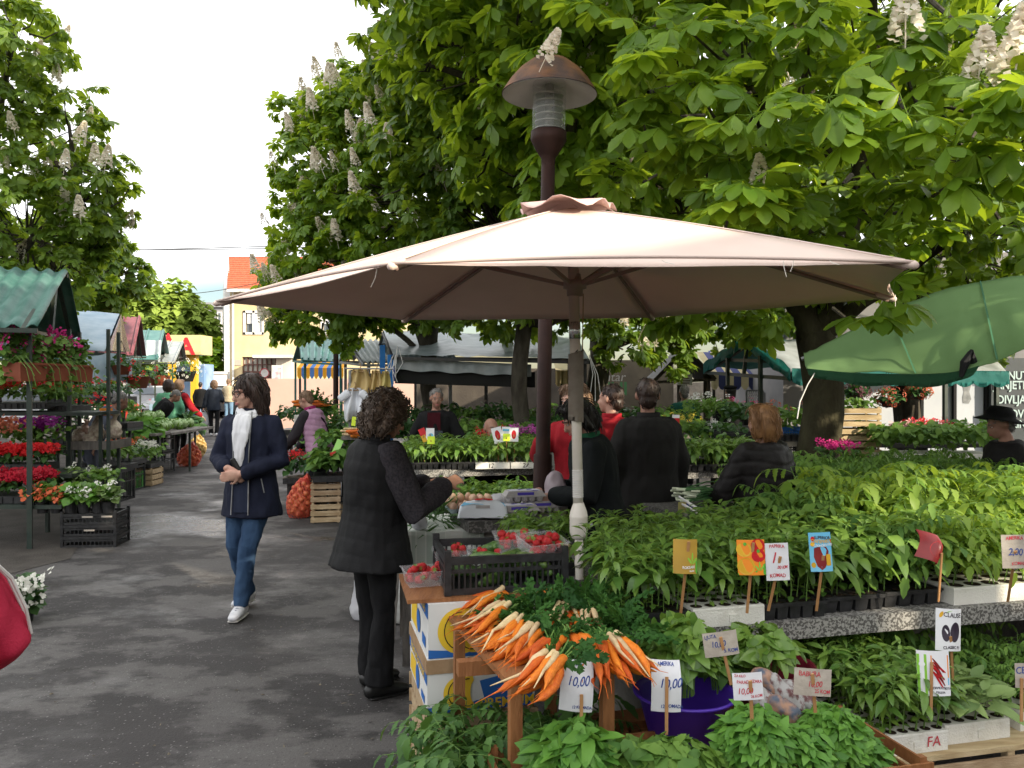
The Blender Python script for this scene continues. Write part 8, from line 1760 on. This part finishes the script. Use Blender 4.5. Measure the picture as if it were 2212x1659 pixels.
  if ns and voxel < .0125:
   me=ho.data;off=wloc(root);m2=MB();m2.add([v.co+off for v in me.vertices],[tuple(f.vertices) for f in me.polygons]);vs=[v for v in me.vertices]
   hc=Hd((0,-.02,.14))
   for k in range(ns):
    v=vs[rng.integers(len(vs))];p=v.co+off;n_=v.normal;dn=Vector((0,0,-1));t=(dn-n_*dn.dot(n_));
    if st=='curly':t=Vector(rng.normal(size=3));t=t-n_*t.dot(n_)
    if t.length < .1:t=Vector((rng.normal(),rng.normal(),0))
    t.normalize();sd=n_.cross(t);L=sl_*rng.uniform(.5,1.3)*hs;am={'curly':.012,'wavy':.005}.get(st,.002)*rng.normal()
    pts=[p+n_*.001,p+t*L*.33+n_*.006+sd*am,p+t*L*.66+n_*.006-sd*am*.6,p+t*L+n_*(.004+(.008*rng.random() if st=='curly' else 0))];r_=(.0035 if st=='curly' else .003)*hs*rng.uniform(.7,1.3);m2.tube(pts,[r_*.8,r_,r_,r_*.3],4,False)
   nm=m2.mesh("hair",hm,off,True);ho.data=nm
 return root,U,W,Hd,s
def hat(root,Hd,hs,mat,brim,label=None):
 pass
# --- woman with the white scarf walking towards us
wx=P(543,0,5.85).x
scw,U,W,Hd,s=person(wx,5.85,math.pi-.12,1.665,"person in a navy coat, white scarf and jeans walking up the lane with clasped hands",
 dict(hx=-.0,el_l=(-.235,.02,1.1),wr_l=(-.02,.22,1.02),el_r=(.235,.03,1.1),wr_r=(.085,.21,1.06),hand_l=dict(dir=(.85,.25,-.15),palm=(0,-1,.1),curl=.55,thumb=1),hand_r=dict(dir=(-.75,.12,-.5),palm=(-.2,-1,-.2),curl=.75,thumb=-1),kn_l=(-.03,.12,.5),an_l=(.02,.13,.095),kn_r=(.11,.03,.49),an_r=(.11,-.17,.11),toe_l=.1,toe_r=-.1,yaw=-.75,pitch=.16,gaze=-.003),
 dict(trousers=M_jean,top=M_coatn,hem=.7,thick=.02,hemflare=.03,collar=M_coatn,shoes=M_shoew,sole=M_sole,laces=True,amp=.011),M_skin,('wavy',H_dbrown),.0062,True)
mb=MB()
for k in range(2):mb.tube([U((.082*math.cos(t)*(1-.1*k),.014+.08*math.sin(t)*(1-.1*k),1.432+.028*k+.01*math.sin(t*2+k)-.018*math.sin(t))) for t in np.linspace(0,2*math.pi,21)],.024,8,False)
mb.caps([U((.03,.12,1.42)),U((.025,.17,1.3)),U((.01,.18,1.18)),U((.015,.175,1.08))],[(.035,.016),(.045,.014),(.04,.012),(.035,.01)],10,1,(1,0,0));mb.caps([U((-.03,.12,1.42)),U((-.02,.165,1.3)),U((-.005,.18,1.2)),U((.03,.172,.95))],[(.03,.016),(.038,.014),(.03,.012),(.02,.008)],10,1,(1,0,0))
mb.remesh("scarf",M_scarf,scw,.007,lambda co,no:vnoise(co*np.array([2,1,.5]),26,.008,2),1)
mb=MB();mb.tube([U((.06,.112,1.45)),U((.068,.156,1.3)),U((.06,.162,1.1)),U((.062,.172,.93)),U((.066,.19,.73))],.0045,5);mb.tube([U((-.055,.112,1.45)),U((-.06,.156,1.3)),U((-.05,.162,1.1)),U((-.055,.172,.93)),U((-.06,.19,.73))],.0045,5);mb.tube([U((-.13,.13,.98)),U((-.15,.125,.88))],.004,5);mb.build("zip",M_steel,scw)
mb=MB();mb.sheet(lambda u,v:U((-.05+.1*u,.166+.018*v-.004*math.cos(u*6.3),1.3-.55*v)),6,10,.002);mb.build("jumper",cloth_mat("navy_knit",(.02,.026,.05)),scw)
mb=MB()
for q in (-1,1):mb.tube([Hd((q*.033+.026*math.cos(t),.104-.012*abs(math.cos(t)*.5+q*.5),.112+.019*math.sin(t))) for t in np.linspace(0,6.283,17)],.0026,5);mb.tube([Hd((q*.058,.094,.118)),Hd((q*.08,.03,.122)),Hd((q*.082,-.01,.116))],.0026,5)
mb.tube([Hd((-.008,.107,.116)),Hd((.008,.107,.116))],.0026,5);mb.build("glasses",M_("tortoise_frame",(.03,.015,.01),.3),scw)
mb=MB();mb.caps([W((-.005,.19,1.02)),W((.05,.2,1.12))],[(.02,.008)]*2,8);mb.build("wrist_strap",M_shoeb,scw)
# --- woman in the black quilted vest
vx=P(806,0,4.35).x
vw,U,W,Hd,s=person(vx,4.35,R(-52),1.56,"person with curly brown hair in a black quilted vest counting money at the egg table",
 dict(lean=.06,el_r=(.25,.12,1.06),wr_r=(.13,.39,1.19),el_l=(-.24,.12,1.08),wr_l=(-.0,.36,1.19),hand_r=dict(dir=(-.05,.95,.3),palm=(-.6,-.2,-.7),curl=.7,thumb=-1),hand_l=dict(dir=(.4,.85,.2),palm=(.3,-.3,-.8),curl=.7,thumb=1),kn_l=(-.09,.02,.48),an_l=(-.1,.05,.09),kn_r=(.09,.02,.48),an_r=(.1,-.02,.09),yaw=-.15,pitch=.35),
 dict(trousers=M_blackc,flare=.028,top=M_vest,topname="vest",hem=.72,thick=.045,bulk=1.06,hemflare=.05,sleeves=M_knit,collar=M_vest,shoes=M_shoeb,quilt=.0018,quiltf=80,amp=.006),M_skind,('curly',H_brown),.0065,True)
mb=MB();mb.sheet(lambda u,v:W((.06+.07*u,.47+.03*v,1.17-.05*v+.01*math.sin(u*5))),5,4,.001);mb.build("banknote",M_("banknote_print",(.4,.36,.45),.7,(.3,.22,.32),40),vw)
# --- group at the right of the lamp post
BLK=dict(trousers=M_blackc,shoes=M_shoeb)
person(P(1400,0,5.65).x,5.65,.25,1.64,"person with short dark hair in a long charcoal coat seen from behind",dict(yaw=-.35),dict(BLK,top=M_dcoat,hem=.55,thick=.04,bulk=1.12,collar=M_dcoat),M_skind,('short',H_dbrown),.011)
bw,U,W,Hd,s=person(P(1296,0,5.1).x,5.1,1.65,1.53,"person with a black bob in a dark fleece holding a pinkish bag",dict(lean=.16,yaw=.1,pitch=.4,el_l=(-.24,.1,1.08),wr_l=(-.1,.33,1.1),el_r=(.25,.1,1.08),wr_r=(.1,.34,1.12),hand_l=dict(dir=(.2,.8,-.3),palm=(1,0,-.2),curl=.8,thumb=1),hand_r=dict(dir=(-.2,.8,-.3),palm=(-1,0,-.2),curl=.8,thumb=-1)),dict(BLK,top=cloth_mat("dark_fleece",(.01,.013,.014)),hem=.75,thick=.03,bulk=1.08,collar=cloth_mat("green_collar",(.02,.12,.06))),M_skin,('bob',H_black),.008,True)
mb=MB()
for k in range(5):a=W((-.235+.02*k,.11+.02*k,1.2-.006*k));mb.tube([a,a+Vector((.012,-.012,.012)),a+Vector((.018,-.006,-.008)),a+Vector((.026,-.01,.006))],.003,4)
mb.build("embroidery",M_white,bw)
person(P(1245,0,6.0).x,6.05,math.pi-.45,1.6,"person in a red knitted sweater half hidden by the parasol pole",dict(el_r=(.29,.1,1.15),wr_r=(.17,.28,1.3),hand_r=dict(dir=(-.3,.3,.9),palm=(0,-1,0),curl=.4,thumb=-1),yaw=-.5,pitch=.1),dict(BLK,top=M_redk,topname="sweater",hem=.8,thick=.02),M_skin,('bob',H_ltbr),.011,True)
person(P(1322,0,6.35).x,6.4,.6,1.6,"person with greying dark hair and a red collar behind the black bob",dict(yaw=.3),dict(BLK,top=M_redk,hem=.75,thick=.03,collar=M_redk),M_skin,('short',H_dbrown),.012)
person(P(1648,0,5.25).x,5.25,.45,1.47,"person with ginger blond hair in a dark puffy coat seen from behind",dict(el_l=(-.27,.1,1.08),wr_l=(-.2,.32,1.0),yaw=.15,hand_l=dict(dir=(.1,.8,-.4),palm=(1,0,0),curl=.9)),dict(BLK,top=cloth_mat("dark_puffer",(.014,.012,.012),None,.55),hem=.6,thick=.05,bulk=1.1,quilt=.005,quiltf=70,amp=.01),M_skin,('bob',H_blond),.009)
# --- vendors and shoppers
ap,U,W,Hd,s=person(P(943,0,9.3).x,9.3,math.pi-.1,1.54,"person in an open black jacket and slate apron standing behind the pepper trays",dict(yaw=.3,pitch=.1,el_l=(-.3,.02,1.1),el_r=(.3,.02,1.1),wr_l=(-.27,.15,.9),wr_r=(.27,.15,.9)),dict(BLK,top=M_blackc,hem=.75,thick=.03,bulk=1.1),M_skind,('short',H_grey),.012,True)
mb=MB();mb.sheet(lambda u,v:U((-.08+.16*u,.17-.03*math.cos((u-.5)*3)*0,1.42-.24*v)),6,4,.003);mb.build("shirt_front",M_maroon,ap);mb=MB();mb.sheet(lambda u,v:U((-.11+.22*u,.178+.02*v,1.2-.5*v)),6,6,.003);aq=mb.build("apron",M_apron,ap);mb=MB();mb.sheet(lambda u,v:U((.0+.1*u,.186+.006*v,1.12-.12*v)),3,3,.001);mb.build("pale_print",M_("apron_print",(.2,.2,.2),.8,(.12,.13,.14),20),aq)
person(P(1061,0,9.0).x,9.0,math.pi+.15,1.64,"person with cropped grey hair sitting low behind the silver seed packets",dict(drop=.43,kn_l=(-.12,.4,.5),an_l=(-.12,.42,.09),kn_r=(.12,.4,.5),an_r=(.12,.42,.09),yaw=.25),dict(BLK,top=M_blackc,hem=.8,thick=.025),M_skind,('bald',H_grey),.012,True)
mb=MB();c=Vector((P(1061,0,9.0).x,9.02,.0));mb.box(c+Vector((0,0,.4)),(.36,.34,.03));
for dx in (-.15,.15):
 for dy in (-.14,.14):mb.box(c+Vector((dx,dy,.193)),(.03,.03,.385))
tag(mb.build("stool",M_wood),"plain wooden stool under the sitting grey haired person","stool")
pv,U,W,Hd,s=person(P(688,0,10.35).x,10.35,1.2,1.53,"person in a lilac vest and dark sleeves leaning over the greens",dict(lean=.28,el_l=(-.22,.22,1.1),wr_l=(-.16,.45,1.0),el_r=(.22,.2,1.1),wr_r=(.12,.43,1.0),pitch=.2),dict(trousers=cloth_mat("dark_grey_skirt",(.03,.03,.035)),shoes=M_shoeb,top=M_pinkv,topname="vest",hem=.78,thick=.03,bulk=1.08,sleeves=cloth_mat("grey_sleeve",(.035,.03,.035)),quilt=.006,quiltf=90,collar=cloth_mat("magenta_collar",(.3,.02,.12))),M_skin,('short',H_ltbr),.012,True)
mb=MB();mb.tube([U((-.1,-.06,1.44)),U((0,-.17,1.25)),U((.15,-.13,1.02)),U((.19,0,.95))],.012,6);mb.caps([U((.18,-.1,.93)),U((.2,.02,.93))],[.05,.05],8);mb.build("shoulder_strap",M_blackc,pv)
gv,U,W,Hd,s=person(P(1478,0,12.6).x,12.6,.1,1.56,"person in a dark green work jacket with a yellow stripe",{},dict(BLK,top=M_dgreen,hem=.7,thick=.03),M_skind,('short',H_grey),.016)
mb=MB();mb.tube([U((.185*math.cos(t),.135*math.sin(t)-.005,1.3)) for t in np.linspace(math.pi+.35,2*math.pi-.35,14)],.012,4,True,2.0);mb.build("reflective_stripe",M_fl2 if 'M_fl2' in globals() else m_fluo,gv)
cm,U,W,Hd,s=person(P(1578,0,12.0).x,12.0,.3,1.56,"person in black with a flat cap at the back of the market",{},dict(BLK,top=M_blackc,hem=.65,thick=.04,bulk=1.1),M_skind,('short',H_black),.016)
mb=MB();mb.ell(Hd((0,-.005,.2)),(.095,.12,.035),14,8);mb.build("cap",M_blackc,cm,True)
hp,U,W,Hd,s=person(P(2185,0,6.0).x,6.0,1.5,1.42,"person in a dark hat and jacket at the right edge of the market",dict(lean=.1,pitch=.2),dict(BLK,top=cloth_mat("faded_black_jacket",(.018,.016,.016)),hem=.6,thick=.035,bulk=1.12),M_skind,('short',H_grey),.011,True)
mb=MB();mb.lathe(Hd((0,-.01,.15)),[(.001,.1),(.07,.095),(.1,.05),(.105,.02),(.16,-.005),(.165,-.012),(.1,.005),(.001,.01)],22,Matrix.Rotation(.15,3,'Y'));mb.build("hat",M_blackc,hp,True)
fw,U,W,Hd,s=person(P(462,0,24.8).x,24.8,.15,1.66,"person in a dark jacket walking away down the lane with shopping bags",dict(kn_l=(-.1,.06,.49),an_l=(-.1,.1,.09),kn_r=(.11,-.04,.49),an_r=(.12,-.18,.1),wr_l=(-.3,.02,.86),wr_r=(.22,.2,1.05)),dict(trousers=M_blackc,shoes=M_shoew,flare=.02,top=cloth_mat("dark_anorak",(.015,.02,.032)),hem=.78,thick=.035),M_skin,('bob',H_ltbr),.02)
a=W((-.3,.05,.8));
for dx,h,m,lb in ((-.02,.5,M_("grey_white_bag",(.4,.4,.42),.5),"pale grey shopping bag carried by the person walking away"),(-.28,.36,M_("blue_bag",(.01,.08,.5),.4),"blue carrier bag beside the pale grey shopping bag")):
 c=a+Vector((dx,0,-h));root=empty("shopping_bag",c,lb,"bag","bags carried down the lane");mb=MB();mb.tube([c,c+Vector((0,0,h*.1)),c+Vector((0,0,h*.6)),c+Vector((0,0,h*.85))],[(.13,.07),(.17,.09),(.16,.08),(.1,.04)],12);mb.build("body",m,root,True);mb=MB();mb.tube([c+Vector((-.08,0,h*.8)),c+Vector((0,0,h+.02)),c+Vector((.08,0,h*.8))],.012,5);mb.build("handle",m,root)
person(P(433,0,31).x,31,.1,1.6,"person in black farther down the lane",{},dict(BLK,top=M_blackc,hem=.7,thick=.03),M_skin,('short',H_black),.025);person(P(494,0,32).x,32,-.2,1.72,"person in a beige jacket and jeans near the gate post",dict(el_l=(-.3,.05,1.15)),dict(trousers=M_("light_denim",(.14,.24,.36),.8),shoes=M_shoeb,top=M_beige,hem=.82,thick=.03),M_skin,('short',H_ltbr),.025)
gj,U,W,Hd,s=person(P(364,0,16.8).x,16.8,.35,1.66,"person in a mint green jacket with their back to us at the cabbages",{},dict(BLK,top=M_greenj,topname="jacket",hem=.84,thick=.03,bulk=1.05),M_skin,('bob',H_dbrown),.018)
mb=MB();mb.tube([U((-.17,-.1,.9)),U((-.12,-.165,1.1)),U((0,-.172,1.22)),U((.12,-.165,1.3))],.006,4);mb.build("seam",M_dgreen,gj);mb=MB()
for k in range(5):mb.ell(U((-.08+.03*math.cos(k*1.26),-.178,1.3+.03*math.sin(k*1.26))),(.014,.008,.014),8,6)
mb.build("pink_flower_print",M_("pink_print",(.6,.2,.3),.7),gj)
rj,U,W,Hd,s=person(P(388,0,17.3).x,17.3,-.5,1.66,"person with red sleeves and a black vest beside the mint green jacket",dict(el_r=(.26,.1,1.1),wr_r=(.32,.3,.92)),dict(BLK,top=M_blackc,topname="vest",hem=.75,thick=.03,sleeves=M_redk),M_skin,('bob',H_ltbr),.018)
person(P(203,0,11.0).x,10.9,-.9,1.6,"person in grey blue bending among the plants of the left stall",dict(lean=.65,pitch=-.1),dict(trousers=M_greyc,shoes=M_shoeb,top=M_greyc,hem=.8,thick=.03,bulk=1.05),M_skind,('short',H_grey),.014);person(P(322,0,16.0).x,16.2,-1.3,1.6,"person in black bending over behind the cabbages",dict(lean=.7),dict(BLK,top=M_blackc,hem=.75,thick=.03,bulk=1.05),M_skind,('short',H_grey),.018)
# --- raspberry jacket at the left edge
rk,U,W,Hd,s=person(-1.555,2.05,.9,1.5,"person in a raspberry jacket with white piping cut off by the left edge",dict(el_r=(.3,.02,1.05),wr_r=(.28,.24,.93)),dict(trousers=M_blackc,shoes=M_shoeb,top=M_pinkj,topname="jacket",hem=.78,thick=.05,bulk=1.15,amp=.018,ff=9),M_skin,('bob',H_brown),.011)
mb=MB()
for dx in (0,.03):mb.tube([U((.2+dx*.2,-.12+dx,1.36)),U((.3,-.075+dx,1.25)),U((.345,-.06+dx,1.15)),U((.372,-.03+dx,1.06)),U((.368,.04+dx,1.0)),U((.355,.12+dx,.97))],.005,5)
mb.build("piping",M_white,rk)
